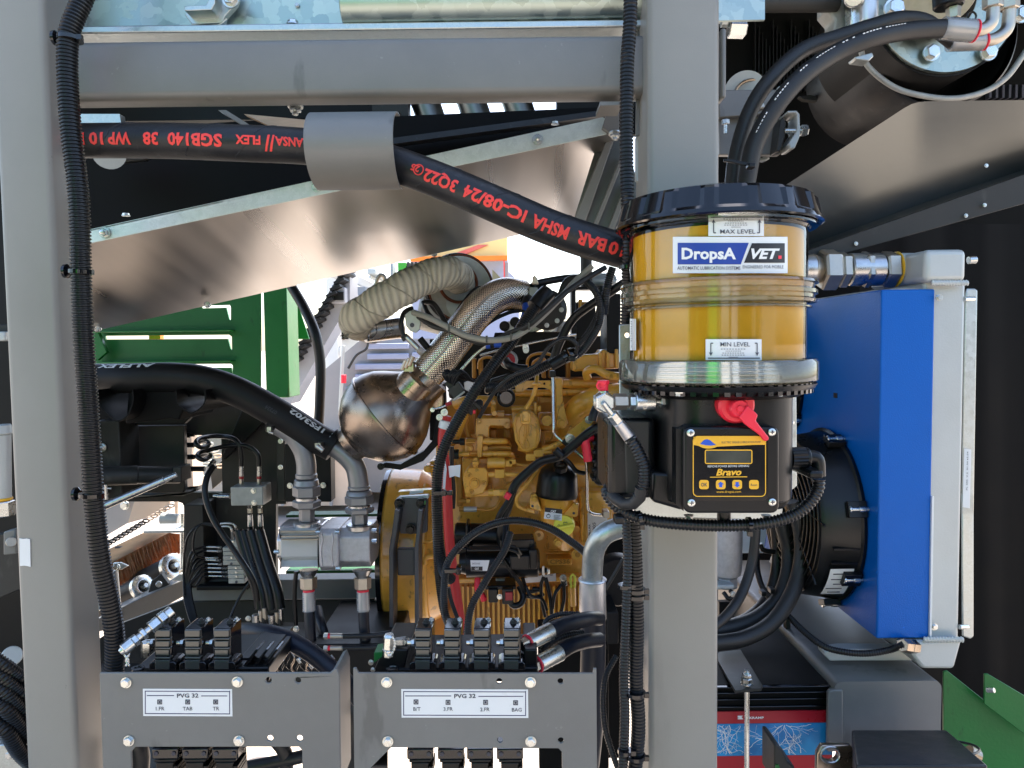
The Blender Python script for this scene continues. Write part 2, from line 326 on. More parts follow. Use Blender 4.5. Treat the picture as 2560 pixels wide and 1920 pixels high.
# ---------------------------------------------------------------- small hardware
def _hexmesh():
    b = B(); z = V((0, 0, 0)); y = V((0, -1, 0))
    b.lathe(z, y * .25, [(0, 1.25), (1, 1.22)], 20); b.lathe(y * .25, y * .95, [(0, .98), (.8, .98), (1, .84)], 6); b.lathe(y * .9, y * .97, [(0, .6), (1, .55)], 12)
    return b
def _nutmesh():
    b = _hexmesh(); b.lathe(V((0, -.9, 0)), V((0, -1.5, 0)), [(0, .5), (.9, .5), (1, .4)], 12); return b
HW = {}
def hw(kind, m):
    k = kind + m
    if k not in HW:
        o = ob('bolt', _hexmesh() if kind == 'hex' else _nutmesh(), MT[m]); HW[k] = o.data; bpy.data.objects.remove(o)
    return HW[k]
def bolt(par, p, r, m='zinc', kind='hex', dr=(0, -1, 0), name='bolt', rot=None):
    o = bpy.data.objects.new(name, hw(kind, m)); COL.objects.link(o); o.parent = par
    q = V((0, -1, 0)).rotation_difference(V(dr).normalized()); a = Matrix.Rotation(random.random() * 2 if rot is None else rot, 4, 'Y')
    o.matrix_local = Matrix.Translation(V(p) - V(BASE.get(par.name, (0, 0, 0)))) @ q.to_matrix().to_4x4() @ a @ Matrix.Scale(r, 4); return o
def bolts(par, pts, d, rpx, m='zinc', kind='hex'):
    for x, y in pts: bolt(par, P(x, y, d), S(rpx, d), m, kind)
def corrpath(pts, r, pitch, seg=14):
    c = cat(pts, pitch / 4); rs = [r if i % 4 in (0, 1) else r * .84 for i in range(len(c))]; return c, rs
def conduit(pts, rpx, pitch=.0042, m='conduit', par=None, name='conduit', seg=14, split=False):
    p3 = path(pts); r = S(rpx, sum(q[2] for q in pts) / len(pts)); c, rs = corrpath(p3, r, pitch, seg)
    b = B(); b.tube(c, rs, seg); return ob(name, b, MT[m], par, ang=50)
def hose(pts, rpx, m='rubber', par=None, name='hose', seg=18, step=.012):
    p3 = path(pts); r = S(rpx, sum(q[2] for q in pts) / len(pts)); c = cat(p3, step); b = B(); b.tube(c, r, seg); return ob(name, b, MT[m], par, ang=60)
def segs(par, a, b, lst):        # coaxial fittings: (name, from, to, r0, r1, 'h'|'c', material) in metres
    a = V(a); b = V(b)
    for n, f0, f1, r0, r1, k, m in lst:
        q = B(); q.cyl(a.lerp(b, f0), a.lerp(b, f1), r0, r1, 6 if k == 'h' else 22, .1 if k == 'h' else .08, rot=.35 if k == 'h' else 0); ob(n, q, MT[m], par, ang=30)
def tie(par, x, y, d, rpx, ax, name='cable_tie', head=True):
    a = P(x, y, d); t = V(ax).normalized(); r = S(rpx, d); w_ = S(9 if _f[0][2] < 2 else 9 * _f[0][2] * .8, d) / 2
    b = B(); b.lathe(a - t * w_, a + t * w_, [(0, r * 1.02), (0, r * 1.12), (1, r * 1.12), (1, r * 1.02)], 20)
    if head:
        sd_ = t.cross(V((0, -1, 0))).normalized(); b.box(a + sd_ * r * 1.15 + V((0, -r * .45, 0)), (w_ * 2.6, w_ * 2.4, w_ * 2.6))
    return ob(name, b, MT['blackg'], par)
# ================================================================ the frame nearest the camera
def roundrect(x0, x1, z0, z1, r, n=4):
    o = []
    for cx_, cz, a0 in ((x1 - r, z1 - r, 0), (x0 + r, z1 - r, 90), (x0 + r, z0 + r, 180), (x1 - r, z0 + r, 270)):
        for k in range(n + 1):
            a = math.radians(a0 + 90 * k / n); o.append((cx_ + r * math.cos(a), cz + r * math.sin(a)))
    return o
def rrpx(x0, y0, x1, y1, r, n=4): return roundrect(x0, x1, y0, y1, r, n)
def post(name, label, xl, xr, d0, dep, z0, z1, lean=0):
    # square tube with rounded edges standing upright
    b = B(); q = roundrect(xl, xr, d0, d0 + dep, .009)
    b.prism([(x, y, z0) for x, y in q], (lean, 0, z1 - z0)); o = ob(name, b, MT['grey_lit'], None, ang=40); return o
fr('S')
pl0 = P(61, 1920, 1.0).x; pr0 = P(193, 1920, 1.0).x
a0 = P(-14, 0, 1.0).x; a1 = P(110, 0, 1.0).x
lp = post('frame_post', '', pr0 - .072, pr0, 1.0, .075, .35, 2.6)
tag(lp, 'grey painted square steel post at the left, with ribbed conduit running down its edge', 'frame post')
# lean of the left post is the camera's own perspective
rp = post('frame_post', '', P(1620, 900, 1.0).x, P(1799, 900, 1.0).x, 1.0, .1, .35, 2.6)
tag(rp, 'wide grey painted square steel post behind the grease pump', 'frame post')
b = B(); L0 = P(205, 190, 1.03); R0 = P(1600, 165, 1.03)
q = roundrect(1.03, 1.076, P(900, 240, 1.03).z, P(900, 92, 1.03).z, .011)
b.prism([(pr0 - .0, y, z) for y, z in q], (P(1622, 160, 1.03).x - pr0, 0, 0))
tag(ob('frame_beam', b, MT['grey'], None, ang=40), 'grey horizontal box beam joining the two front posts', 'frame beam')
b = B(); b.pl([(1500, 254), (1556, 254), (1556, 262), (1500, 264)], 1.034, .05); 
tag(ob('weld_plate', b, MT['grey']), 'thin grey plate welded under the right end of the top beam', 'plate')
# rivet holes and tape on the left post
t = T('tape_piece', 'small torn piece of white tape stuck low on the left post', 'tape', P(62, 1380, 1.0))
fr('H'); b = B(); b.pl([(118, 248), (140, 252), (163, 249), (184, 254), (187, 424), (172, 419), (150, 416), (122, 418)], .9985, .0008); ob('tape_strip', b, MT['white'], t)
fr('A')
pb = T('plug_screws', 'two small domed plugs in the side of the left post above the tie', 'plug', P(330, 800, 1.02))
for x, y in ((330, 592), (349, 1024)):
    b = B(); c = P(x, y, 1.035); c.x = pr0; b.lathe(c, c + V((.002, 0, 0)), [(0, .0045), (1, .0025)], 12); ob('plug', b, MT['greyd'], pb)
# top galvanised channel
g = T('galvanised_channel', 'mottled galvanised steel channel lying on top of the beam', 'channel', P(900, 20, 1.06))
fr('A'); b = B(); b.pl([(440, -420), (4700, -420), (4700, 190 - 70), (2300, 170), (440, 215)], 1.09, .006); ob('web', b, MT['galv'], g)
b = B(); zt = P(1300, 200, 1.075).z; zb = P(1300, 246, 1.075).z
b.box(((pr0 + P(4060, 150, 1.05).x) / 2, 1.085, (zt + zb) / 2 + .001), (P(4060, 150, 1.05).x - pr0, .07, (zt - zb))); ob('flange', b, MT['galvf'], g, bev=.002)
fr('B'); b = B(); b.cyl(P(68, 40, 1.06), P(1910, 10, 1.06), S(115, 1.06), ch=.04, seg=48); ob('drum_tube', b, MT['galv'], g)
fr('A'); b = B(); b.pl([(1130, 38), (1150, 35), (1265, 30), (1280, 0), (1282, -60), (1320, -60), (1320, 20), (1300, 60), (1160, 66), (1134, 66)], 1.045, .035); ob('hook_bracket', b, MT['galvf'], g, bev=.001)
b = B(); b.pl([(1150, 66), (1300, 60), (1330, -60), (1470, -60), (1450, 20), (1380, 100), (1370, 140), (1180, 150), (1135, 90)], 1.07, .012); ob('hook_plate', b, MT['galvf'], g, bev=.001)
b = B(); b.tube(cat(path([(1180, 148, 1.07), (1260, 160, 1.07), (1350, 150, 1.07), (1395, 115, 1.07)]), .004), .0016, 8); ob('weld_bead', b, MT['galvf'], g)
bolt(g, P(1420, -2, 1.06), S(42, 1.06), 'zinc', 'nut')
bolt(g, P(1800, 155, 1.065), S(32, 1.065), 'zinc', 'hex', (0, 0, 1)); bolt(g, P(1825, 32, 1.088), S(12, 1.06), 'steel', 'hex')
t = T('beam_bolt', 'zinc hex bolt under the beam left of the curved sleeve', 'bolt', P(1815, 660, 1.08))
bolt(t, P(1815, 650, 1.08), S(38, 1.08), 'zinc', 'nut', (0, -.15, -1), name='bolt_head')
# ---------------------------------------------------------------- left conduit with ties
fr('S')
t = T('ribbed_conduit', 'black ribbed conduit running the full height of the left post', 'conduit', P(240, 1690, .97))
conduit([(262, -300, 1.0), (222, -60, .985), (206, 0, .98), (186, 45, .975), (170, 100, .972), (169, 200, .972), (178, 330, .972), (193, 450, .972), (200, 560, .972), (203, 680, .972), (209, 840, .972), (220, 1000, .972), (229, 1150, .972), (236, 1260, .972), (252, 1400, .972), (275, 1510, .975), (287, 1600, .98), (284, 1700, .99)], 24.5, .0046, par=t)
for x, y in ((176, 97), (203, 680), (228, 1237)):
    tie(t, x, y, .972, 26, (.06, 0, 1)); b = B(); c = P(x - 38, y - 2, .985); b.lathe(c + V((.006, 0, 0)), c - V((.004, 0, 0)), [(0, .005), (.4, .0095), (.8, .009), (1, .004)], 18); ob('tie_anchor', b, MT['blackg'], t)
# centre conduit, upper half
t = T('ribbed_conduit', 'black ribbed conduit running down between top beam and wide post', 'conduit', P(1575, 560, .97))
conduit([(1590, -400, .98), (1578, -60, .975), (1575, 60, .975), (1568, 160, .975), (1566, 300, .975), (1567, 420, .975), (1570, 560, .975), (1570, 700, 1.0), (1567, 820, 1.02)], 17.5, .0048, par=t)
tie(t, 1568, 668, .985, 19, (0, 0, 1))
for lab, pts, r in (('slimmer of the two ribbed conduits hanging below the grease pump', [(1566, 1290, .95), (1570, 1400, .95), (1565, 1560, .955), (1560, 1700, .96), (1562, 1800, .96), (1556, 1960, .96)], 13),
                    ('thicker of the two ribbed conduits hanging below the grease pump', [(1583, 1295, .955), (1588, 1400, .955), (1592, 1560, .96), (1590, 1700, .965), (1596, 1820, .965), (1584, 1960, .965)], 18.5)):
    t = T('ribbed_conduit', lab, 'conduit', P(*pts[-1])); conduit(pts, r, .0045, par=t)
    if r > 15:
        for y in (1475, 1490, 1733, 1890): tie(t, 1589, y, .96, 23, (0, 0, 1))
    else:
        for y in (1465, 1878): tie(t, 1563, y, .955, 17, (0, 0, 1))
t = T('ribbed_conduit', 'thin ribbed conduit in the dark gap left of the wide post base', 'conduit', P(1530, 1900, 1.1))
conduit([(1540, 1640, 1.12), (1512, 1700, 1.1), (1510, 1800, 1.08), (1530, 1880, 1.07), (1560, 1960, 1.06)], 8, .004, par=t)
# side strip brackets left of the wide post
b = B(); b.pl([(1594, 60), (1622, 60), (1622, 338), (1590, 338)], 1.06, .006, [[(1604, 105), (1610, 100), (1610, 140), (1604, 136)], [(1602, 282), (1609, 278), (1609, 320), (1602, 316)]]); tag(ob('slotted_strip', b, MT['grey'], None), 'narrow slotted grey strip along the upper left edge of the wide post', 'bracket')
b = B(); b.pl([(1590, 342), (1621, 342), (1621, 470), (1590, 450)], 1.075, .01); tag(ob('pale_bracket', b, MT['alup'], None), 'pale vertical bracket between conduit and wide post above pump lid', 'bracket')
# ---------------------------------------------------------------- printed suction hose through the sleeve
HP = [(120, 352, 1.08), (210, 352, 1.06), (400, 352, 1.03), (600, 358, 1.0), (760, 366, 1.01), (880, 382, 1.02), (980, 408, 1.02), (1120, 460, 1.01), (1260, 520, .99), (1400, 578, 1.0), (1560, 628, 1.01), (1700, 660, 1.04)]
t = T('rubber_hose', 'thick black rubber hose with red printing passing through the curved sleeve', 'hose', P(980, 450, .98))
hc = cat(path(HP), .004); hr = S(44, 1.0)
b = B(); b.tube(hc, hr, 36); ho = ob('hose_tube', b, MT['rubber'], t, ang=60)
def tubeprint(b, c, r, s, s0, s1, h, m, ang0, ph=0, bold=.035):       # printing that reads upside down, running from right (s1) to left (s0)
    vs, fs = textcut(s, bold, [.1 * i for i in range(-1, 8)]); x0, x1 = textwidth_fit(vs)
    L = [0]
    for i in range(1, len(c)): L.append(L[-1] + (c[i] - c[i - 1]).length)
    out = []
    for v in vs:
        u = s1 - (v.x - x0) / (x1 - x0) * (s1 - s0); i = 0
        while i < len(L) - 2 and L[i + 1] < u: i += 1
        f_ = (u - L[i]) / (L[i + 1] - L[i]); p_ = c[i].lerp(c[i + 1], f_)
        t_ = (c[min(i + 4, len(c) - 1)] - c[max(0, i - 4)]).normalized(); fw = V((0, -1, 0)); fw = (fw - t_ * fw.dot(t_)).normalized(); up = t_.cross(fw).normalized()
        if up.z < 0: up = -up
        a = ang0 - (v.y / .7) * h / r
        out.append(p_ + (fw * math.cos(a) + up * math.sin(a)) * (r + .0006))
    b.add(out, fs)
LL = [0]
for i in range(1, len(hc)): LL.append(LL[-1] + (hc[i] - hc[i - 1]).length)
def s_at(x):
    best = min(range(len(hc)), key=lambda i: abs((CAMR.transposed() @ (hc[i] - CAMC)).x / -(CAMR.transposed() @ (hc[i] - CAMC)).z * F + 1280 - x)); return LL[best]
b = B()
for s, xa, xb, h in (('WP 10 BAR', 178, 358, 34), ('38', 391, 428, 34), ('SGB140', 452, 583, 34), ('FLEX', 605, 665, 27), ('SEMPERTRANSA', 695, 885, 27)) if False else (('10 BAR', 172, 288, 28), ('WP', 303, 357, 28), ('38', 391, 428, 28), ('SGB140', 452, 583, 28), ('FLEX', 605, 665, 20), ('TRANSA', 695, 795, 20),
    ('25', 1041, 1058, 15), ('3Q22', 1075, 1158, 28), ('IC-08/24', 1178, 1310, 28), ('MSHA', 1324, 1416, 29), ('BAR', 1434, 1508, 29), ('10', 1516, 1548, 29)):
    b = B(); tubeprint(b, hc, hr, s, s_at(xa), s_at(xb), S(h, 1.0), 'redp', .17); ob('printed_word', b, MT['redp'], t)
b = B()
tubeprint(b, hc, hr, '//', s_at(669), s_at(690), S(36, 1.0), 'redp', .22, bold=.03)
a = s_at(1049); i = min(range(len(LL)), key=lambda k: abs(LL[k] - a)); t_ = (hc[i + 2] - hc[i - 2]).normalized(); up = t_.cross(V((0, -1, 0))).normalized(); up = up if up.z > 0 else -up
ring = [hc[i] + t_ * math.cos(k / 20 * 2 * math.pi) * S(12, 1) + (V((0, -1, 0)) * math.cos(-.02 + math.sin(k / 20 * 2 * math.pi) * .28) + up * math.sin(-.02 + math.sin(k / 20 * 2 * math.pi) * .28)) * (hr + .0003) for k in range(20)]
b.tube(ring, .0009, 6, closed=True); ob('printed_mark', b, MT['redp'], t)
b = B()
for xx in (300, 520, 650, 1100, 1240, 1370, 1520):
    u = s_at(xx); i = min(range(8, len(LL) - 8), key=lambda k: abs(LL[k] - u)); pts = []
    for k in range(15):
        an = -1.2 + k * .19; j = i - 6 + k * 12 // 14; t_ = (hc[j + 1] - hc[j - 1]).normalized(); fw = V((0, -1, 0)); fw = (fw - t_ * fw.dot(t_)).normalized(); up = t_.cross(fw); up = up if up.z > 0 else -up
        pts.append(hc[j] + (fw * math.cos(an) + up * math.sin(an)) * hr)
    b = B(); b.tube(pts, .0006, 5); ob('wrap_seam', b, MT['rubberb'], t)
# curved guard sleeve hanging from the beam
fr('S'); sx0, sx1 = P(762, 350, .955).x, P(984, 350, .955).x; zc = (P(870, 262, .97).z + P(870, 456, .97).z) / 2; R_ = (P(870, 262, .97).z - P(870, 456, .97).z) / 2
q = []
for k in range(33):
    a = math.radians(-200 + 400 * k / 32 * .72 + 40) ; 
arc = [(.955 + .055 - math.cos(math.radians(a)) * .062 + 0, zc + math.sin(math.radians(a)) * R_) for a in range(-110, 100, 7)]
outer = arc; inner = [(y + .0035 if True else y, z * 1.0) for y, z in arc]
inner = [(1.01 + (y - 1.01) * .95, zc + (z - zc) * .96) for y, z in arc]
b = B(); b.prism([(sx0, y, z) for y, z in outer + inner[::-1]], (sx1 - sx0, 0, 0), [])
b = B(); n = len(outer); vs = [(x, y, z) for x in (sx0, sx1) for y, z in outer + inner]; m = 2 * n; fs = []
for i in range(n - 1):
    fs += [(i, i + 1, m + i + 1, m + i), (n + i, m + n + i, m + n + i + 1, n + i + 1), (i, n + i, n + i + 1, i + 1), (m + i, m + i + 1, m + n + i + 1, m + n + i)]
fs += [(0, m, m + n, n), (n - 1, n + n - 1, m + 2 * n - 1, m + n - 1)]
b.add(vs, fs); tag(ob('guard_sleeve', b, MT['grey'], None), 'curved grey sheet metal sleeve hung under the beam around the printed hose', 'hose guard')
# ---------------------------------------------------------------- stainless chute side and its galvanised angle
fr('S')
t = T('chute_panel', 'shiny stainless sheet sloping up to the right under a galvanised angle', 'chute panel', P(700, 700, 1.4))
up_ = [P(190, 612, 1.30), P(1545, 318, 1.30)]; lo_ = [P(190, 838, 1.66), P(1475, 547, 1.86)]
b = B(); n = 60; vs = []; fs = []
for j in range(13):
    for i in range(n + 1):
        u = i / n; vv = j / 12; p_ = up_[0].lerp(up_[1], u).lerp(lo_[0].lerp(lo_[1], u), vv)
        wob = .004 * math.sin(u * 9.0 + vv * .6) + .0035 * math.sin(u * 26 + 1 + vv * .5) + .0009 * math.sin(u * 61 + vv * .4)
        vs.append(p_ + V((0, wob * .35 * math.sin(math.pi * min(1, vv * 1.1)), 0)))
fs = [(j * (n + 1) + i, (j + 1) * (n + 1) + i, (j + 1) * (n + 1) + i + 1, j * (n + 1) + i + 1) for j in range(12) for i in range(n)]
m = len(vs); vs2 = vs + [v + V((0, .003, .001)) for v in vs]; fs2 = fs + [tuple(reversed([i + m for i in f_])) for f_ in fs]
b.add(vs2, fs2); ob('steel_sheet', b, MT['inox'], t, ang=60)
b = B(); b.pl([(222, 574), (1505, 293), (1518, 297), (1519, 330), (1515, 336), (222, 609)], 1.285, .003); ob('angle_face', b, MT['galv_lit'], t, bev=.0008)
b = B(); v0 = P(222, 574, 1.285); v1 = P(1508, 293, 1.285); b.prism([v0, v1, v1 + V((0, .035, .006)), v0 + V((0, .035, .006))], (0, 0, -.003)); ob('angle_top', b, MT['galv_lit'], t)
for x, y in ((262, 582), (793, 467), (1344, 349)): bolt(t, P(x, y, 1.283), S(11, 1.28), 'zinc', 'nut')
bolt(t, P(315, 540, 1.30), S(8, 1.3), 'zinc', 'hex', (0, 0, 1)); bolt(t, P(1388, 311, 1.30), S(8, 1.3), 'zinc', 'hex', (0, 0, 1))
for x, y, d_ in ((519, 761, 1.68), (245, 821, 1.65), (1085, 634, 1.80), (1458, 549, 1.88)): bolt(t, P(x, y, d_), S(8, 1.49), 'zinc', 'nut', (0, -.8, -.6))
# ribbed grey chute end at the right
t = T('ribbed_side_panel', 'brownish grey folded panels slanting down right of the stainless chute', 'panel', P(1500, 560, 1.35))
b = B(); b.pl([(1500, 338), (1560, 330), (1600, 480), (1560, 640), (1430, 565), (1440, 530)], 1.40, .004); ob('panel_sheet', b, MT['inoxd'], t)
b = B(); b.pl([(1528, 320), (1552, 300), (1462, 560), (1436, 545)], 1.36, .02); ob('panel_rib', b, MT['grey'], t, bev=.002)
b = B(); b.pl([(1560, 370), (1568, 380), (1490, 575), (1480, 567)], 1.36, .02); ob('panel_rib', b, MT['grey'], t, bev=.002)
b = B(); b.pl([(1570, 440), (1580, 450), (1530, 590), (1515, 585)], 1.36, .02); ob('panel_rib', b, MT['grey'], t, bev=.002)
b = B(); b.pl([(1522, 268), (1548, 265), (1548, 345), (1506, 318)], 1.27, .02); ob('end_tab', b, MT['grey'], t, bev=.001); bolt(t, P(1537, 333, 1.25), S(12, 1.27), 'zinc', 'nut', (0, -.3, -1))
# ---------------------------------------------------------------- dark belt interior seen under the beam
t = T('conveyor_underside', 'dark rubber belt and steel rollers seen in the gap under the top beam', 'conveyor', P(900, 400, 1.9))
b = B(); b.pl([(150, 330), (1000, 280), (1000, 290), (1640, 262), (1640, 340), (1500, 330), (222, 640), (150, 640)], 1.72, .02); ob('belt', b, MT['void'], t)
b = B(); b.pl([(980, 345), (1560, 268), (1560, 282), (980, 360)], 1.66, .03); ob('belt_edge', b, MT['rubber'], t)
for x0 in (1046, 1162, 1275):
    b = B(); b.lathe(P(x0 + 38 - 30, 230, 1.9), P(x0 + 42 - 5, 312, 1.9), [(0, S(36, 1.9)), (1, S(35, 1.9))], 26); ob('roller', b, MT['inoxd'], t)
b = B(); b.bx(930, 225, 1020, 300, 1.85, 1.9); ob('end_plate', b, MT['greyd'], t)
b = B(); b.bx(1392, 200, 1660, 300, 1.86, 1.9); ob('end_plate', b, MT['dark'], t)
b = B(); b.bx(140, 200, 935, 300, 1.95, 2.0); ob('back_plate', b, MT['dark'], t)
b = B(); b.bx(990, 288, 1660, 330, 1.97, 2.0); ob('lower_rail', b, MT['dark'], t)
b = B(); b.pl([(545, 275), (565, 275), (640, 322), (620, 322)], 1.6, .02); ob('strut', b, MT['grey'], t)
b = B(); b.pl([(610, 285), (770, 300), (770, 325), (680, 318)], 1.65, .02); ob('strut', b, MT['wood'], t)
fr('A'); b = B(); b.pl([(485, 700), (735, 700), (745, 770), (485, 770)], 1.5, .02); ob('galvanised_bar', b, MT['galvf'], t)
b = B(); b.lathe(P(670, 940, 1.5), P(670, 940, 1.6), [(0, S(85, 1.5)), (0, S(95, 1.5)), (1, S(95, 1.5))], 26); ob('pulley_end', b, MT['alup'], t)
b = B(); b.cyl(P(600, 960, 1.62), P(900, 930, 1.62), S(60, 1.6)); ob('roller', b, MT['inoxd'], t)
# ================================================================ chassis plates, pump and hoses left of the engine
def bxp(name, m, par, x0, y0, x1, y1, d0, d1, bev=.003): b = B(); b.bx(x0, y0, x1, y1, d0, d1); return ob(name, b, MT[m], par, bev=bev)
def plp(name, m, par, pts, d, th, bev=.002, holes=()): b = B(); b.pl(pts, d, th, holes); return ob(name, b, MT[m], par, bev=bev)
def cyp(name, m, par, a, z, r, r2=None, seg=24, ch=.1): b = B(); A_ = P(*a); Z_ = P(*z); d = (a[2] + z[2]) / 2; b.cyl(A_, Z_, S(r, d), S(r2 or r, d), seg, ch); return ob(name, b, MT[m], par)
def pip(name, m, par, pts, r, seg=14, step=.006): b = B(); d = sum(p[2] for p in pts) / len(pts); b.tube(cat(path(pts), step), S(r, d), seg); return ob(name, b, MT[m], par, ang=60)
fr('S')
C_ = T('chassis_plate', 'dark grey chassis plate with two cut-outs behind the gear pump', 'chassis plate', P(600, 1720, 2.1))
b = B(); b.pl([(150, 1040), (610, 1010), (655, 1010), (715, 1045), (715, 1260), (690, 1260), (690, 1500), (860, 1500), (860, 1760), (150, 1760)], 2.1, .02, [[(460, 1088), (553, 1088), (556, 1231), (460, 1231)], [(215, 1254), (445, 1254), (456, 1258), (460, 1266), (458, 1450), (458, 1500), (300, 1560), (215, 1620)]]); ob('plate_sheet', b, MT['greyd'], C_)
plp('folded_lip', 'grey', C_, [(300, 1240), (458, 1240), (490, 1228), (495, 1215), (478, 1228), (300, 1246)], 2.06, .04); bxp('box_section', 'greyd', C_, 462, 1262, 510, 1470, 2.0, 2.09)
bxp('cross_beam', 'grey', C_, 478, 1450, 960, 1500, 2.02, 2.08); bxp('beam_face', 'greyd', C_, 478, 1500, 1000, 1640, 2.05, 2.09); bxp('shelf_edge', 'dark', C_, 490, 1465, 620, 1476, 1.98, 2.08)
plp('upright_rail', 'greyd', C_, [(692, 1100), (712, 1100), (712, 1252), (692, 1252)], 2.0, .08); plp('side_cover', 'dark', C_, [(712, 1110), (826, 1118), (828, 1255), (712, 1255)], 1.95, .05)
plp('corner_gusset', 'dark', C_, [(610, 1012), (700, 1040), (665, 1050), (560, 1150), (556, 1140)], 2.05, .02)
for x, y in ((725, 1214), (808, 1213)): bolt(C_, P(x, y, 1.94), S(6, 1.94), 'zinc')
for x, y in ((701, 1103), (701, 1168)): bolt(C_, P(x, y, 1.98), S(5, 1.98), 'zinc')
fr('D'); bxp('inner_column', 'greyd', C_, 600, 1060, 740, 1540, 1.9, 2.0); plp('flap', 'greyd', C_, [(740, 1095), (1130, 1090), (1135, 1480), (1120, 1505), (760, 1505)], 2.03, .02)
bolt(C_, P(628, 1225, 1.89), S(22, 1.9), 'zinc', 'nut'); bolt(C_, P(648, 1500, 1.88), S(20, 1.9), 'black')
t = T('hydraulic_cylinder', 'dark hydraulic cylinder lying behind the ribbed conduit', 'hydraulic cylinder', P(850, 1400, 1.85)); cyp('cylinder_barrel', 'greyd', t, (560, 1405, 1.85), (850, 1395, 1.9), 60, 60, 30); cyp('cylinder_sleeve', 'greyd', t, (840, 1395, 1.9), (1110, 1395, 1.95), 56, 52, 30); bxp('end_clevis', 'greyd', t, 1060, 1345, 1115, 1440, 1.92, 1.98, .003)
t = T('gas_strut', 'polished rod slanting from lower left to the clevis', 'gas strut', P(640, 1600, 1.8)); cyp('strut_body', 'steel', t, (560, 1620, 1.8), (1010, 1425, 1.85), 24, 22); cyp('strut_rod', 'zinc', t, (1000, 1430, 1.85), (1085, 1392, 1.86), 18, 15)
t = T('wing_bolt', 'small bolt with cross pin at the conduit above the strut', 'bolt', P(650, 1500, 1.7)); cyp('pin_shaft', 'steel', t, (620, 1475, 1.7), (685, 1478, 1.7), 5); cyp('pin_shaft', 'steel', t, (652, 1455, 1.7), (655, 1545, 1.7), 9)
# rubber scrapers
for lab_, x0, w_ in (('left curled black rubber skirt hanging below the thick hose', 598, 222), ('right curled black rubber skirt hanging below the thick hose', 1078, 186)):
    t = T('rubber_skirt', lab_, 'rubber skirt', P(x0, 1050, 1.7)); pts = [P(x0, 870, 1.7), P(x0 + 5, 960, 1.7), P(x0 + w_ * .3, 1035 if w_ > 200 else 1000, 1.7), P(x0 + w_ * .55, 1068 if w_ > 200 else 1018, 1.7), P(x0 + w_ * .85, 1030 if w_ > 200 else 985, 1.7), P(x0 + w_, 940, 1.7), P(x0 + w_ - 3, 870, 1.7)]
    c = cat(pts, .006); b = B(); n = len(c); th = S(9, 1.7); cen = sum((V(q) for q in c), V()) / n; inn = [q + (cen - q).normalized() * th for q in c]
    vs = c + inn + [q + V((0, .25, 0)) for q in c] + [q + V((0, .25, 0)) for q in inn]; fs = []
    for i in range(n - 1): fs += [(i, i + 1, n + i + 1, n + i), (i, 2 * n + i, 2 * n + i + 1, i + 1), (n + i, n + i + 1, 3 * n + i + 1, 3 * n + i), (2 * n + i, 3 * n + i, 3 * n + i + 1, 2 * n + i + 1)]
    b.add(vs, fs); ob('skirt_sheet', b, MT['void'], t, ang=50)
t = T('skirt_backing', 'black rubber sheet between the two curled skirts', 'rubber sheet', P(900, 1060, 1.75)); plp('sheet', 'void', t, [(790, 860), (1180, 860), (1100, 1060), (1050, 1050), (960, 1060), (770, 1080)], 1.76, .2, .004); plp('sheet', 'dark', t, [(596, 860), (1270, 860), (1260, 960), (1130, 1080), (700, 1090), (596, 1080)], 1.98, .02)
# thick hose
HB = [(480, 790, 1.82), (600, 800, 1.8), (800, 800, 1.77), (1050, 795, 1.77), (1250, 815, 1.77), (1450, 880, 1.77), (1650, 985, 1.77), (1800, 1075, 1.77), (1950, 1170, 1.77), (2040, 1215, 1.77)]
t = T('rubber_hose', 'thick black hose with white printing curving down to the grey elbow', 'hose', P(1400, 960, 1.77)); hb = cat(path(HB), .005); rb_ = S(92, 1.77); b = B(); b.tube(hb, rb_, 36); ob('hose_tube', b, MT['dark'], t, ang=60)
LB = [0]
for i in range(1, len(hb)): LB.append(LB[-1] + (hb[i] - hb[i - 1]).length)
def sB(x):
    best = min(range(len(hb)), key=lambda i: abs((CAMR.transposed() @ (hb[i] - CAMC)).x / -(CAMR.transposed() @ (hb[i] - CAMC)).z * F + 1280 - x)); return LB[best]
b = B()
for s, xa, xb, a0 in (('ALFLEX', 265, 398, 1.25), ('1FS3/02', 717, 800, 1.15), ('C', 822, 840, 1.1)):
    tubeprint(b, hb, rb_, s, sB(xa), sB(xb), S(36, 1.77), 'white', a0 - .05)
ob('white_printing', b, MT['white'], t, kind='stuff'); b = B(); tubeprint(b, hb, rb_, '07324', sB(670), sB(697), S(22, 1.77), 'grey', .35); ob('date_print', b, MT['rubberm'], t, kind='stuff')
def clamp(t, a, z, r, m='nickel'):
    b = B(); b.cyl(a, z, r, r, 40, .02); o = ob('hose_clamp', b, MT['dark'], t); return o
clamp(t, P(2020, 1195, 1.77), P(2060, 1220, 1.77), S(100, 1.77)); b = B(); b.cyl(P(1945, 1215, 1.7), P(1985, 1245, 1.7), S(16, 1.72)); b.bx(1935, 1200, 1970, 1230, 1.7, 1.73); ob('clamp_screw', b, MT['steel'], t)
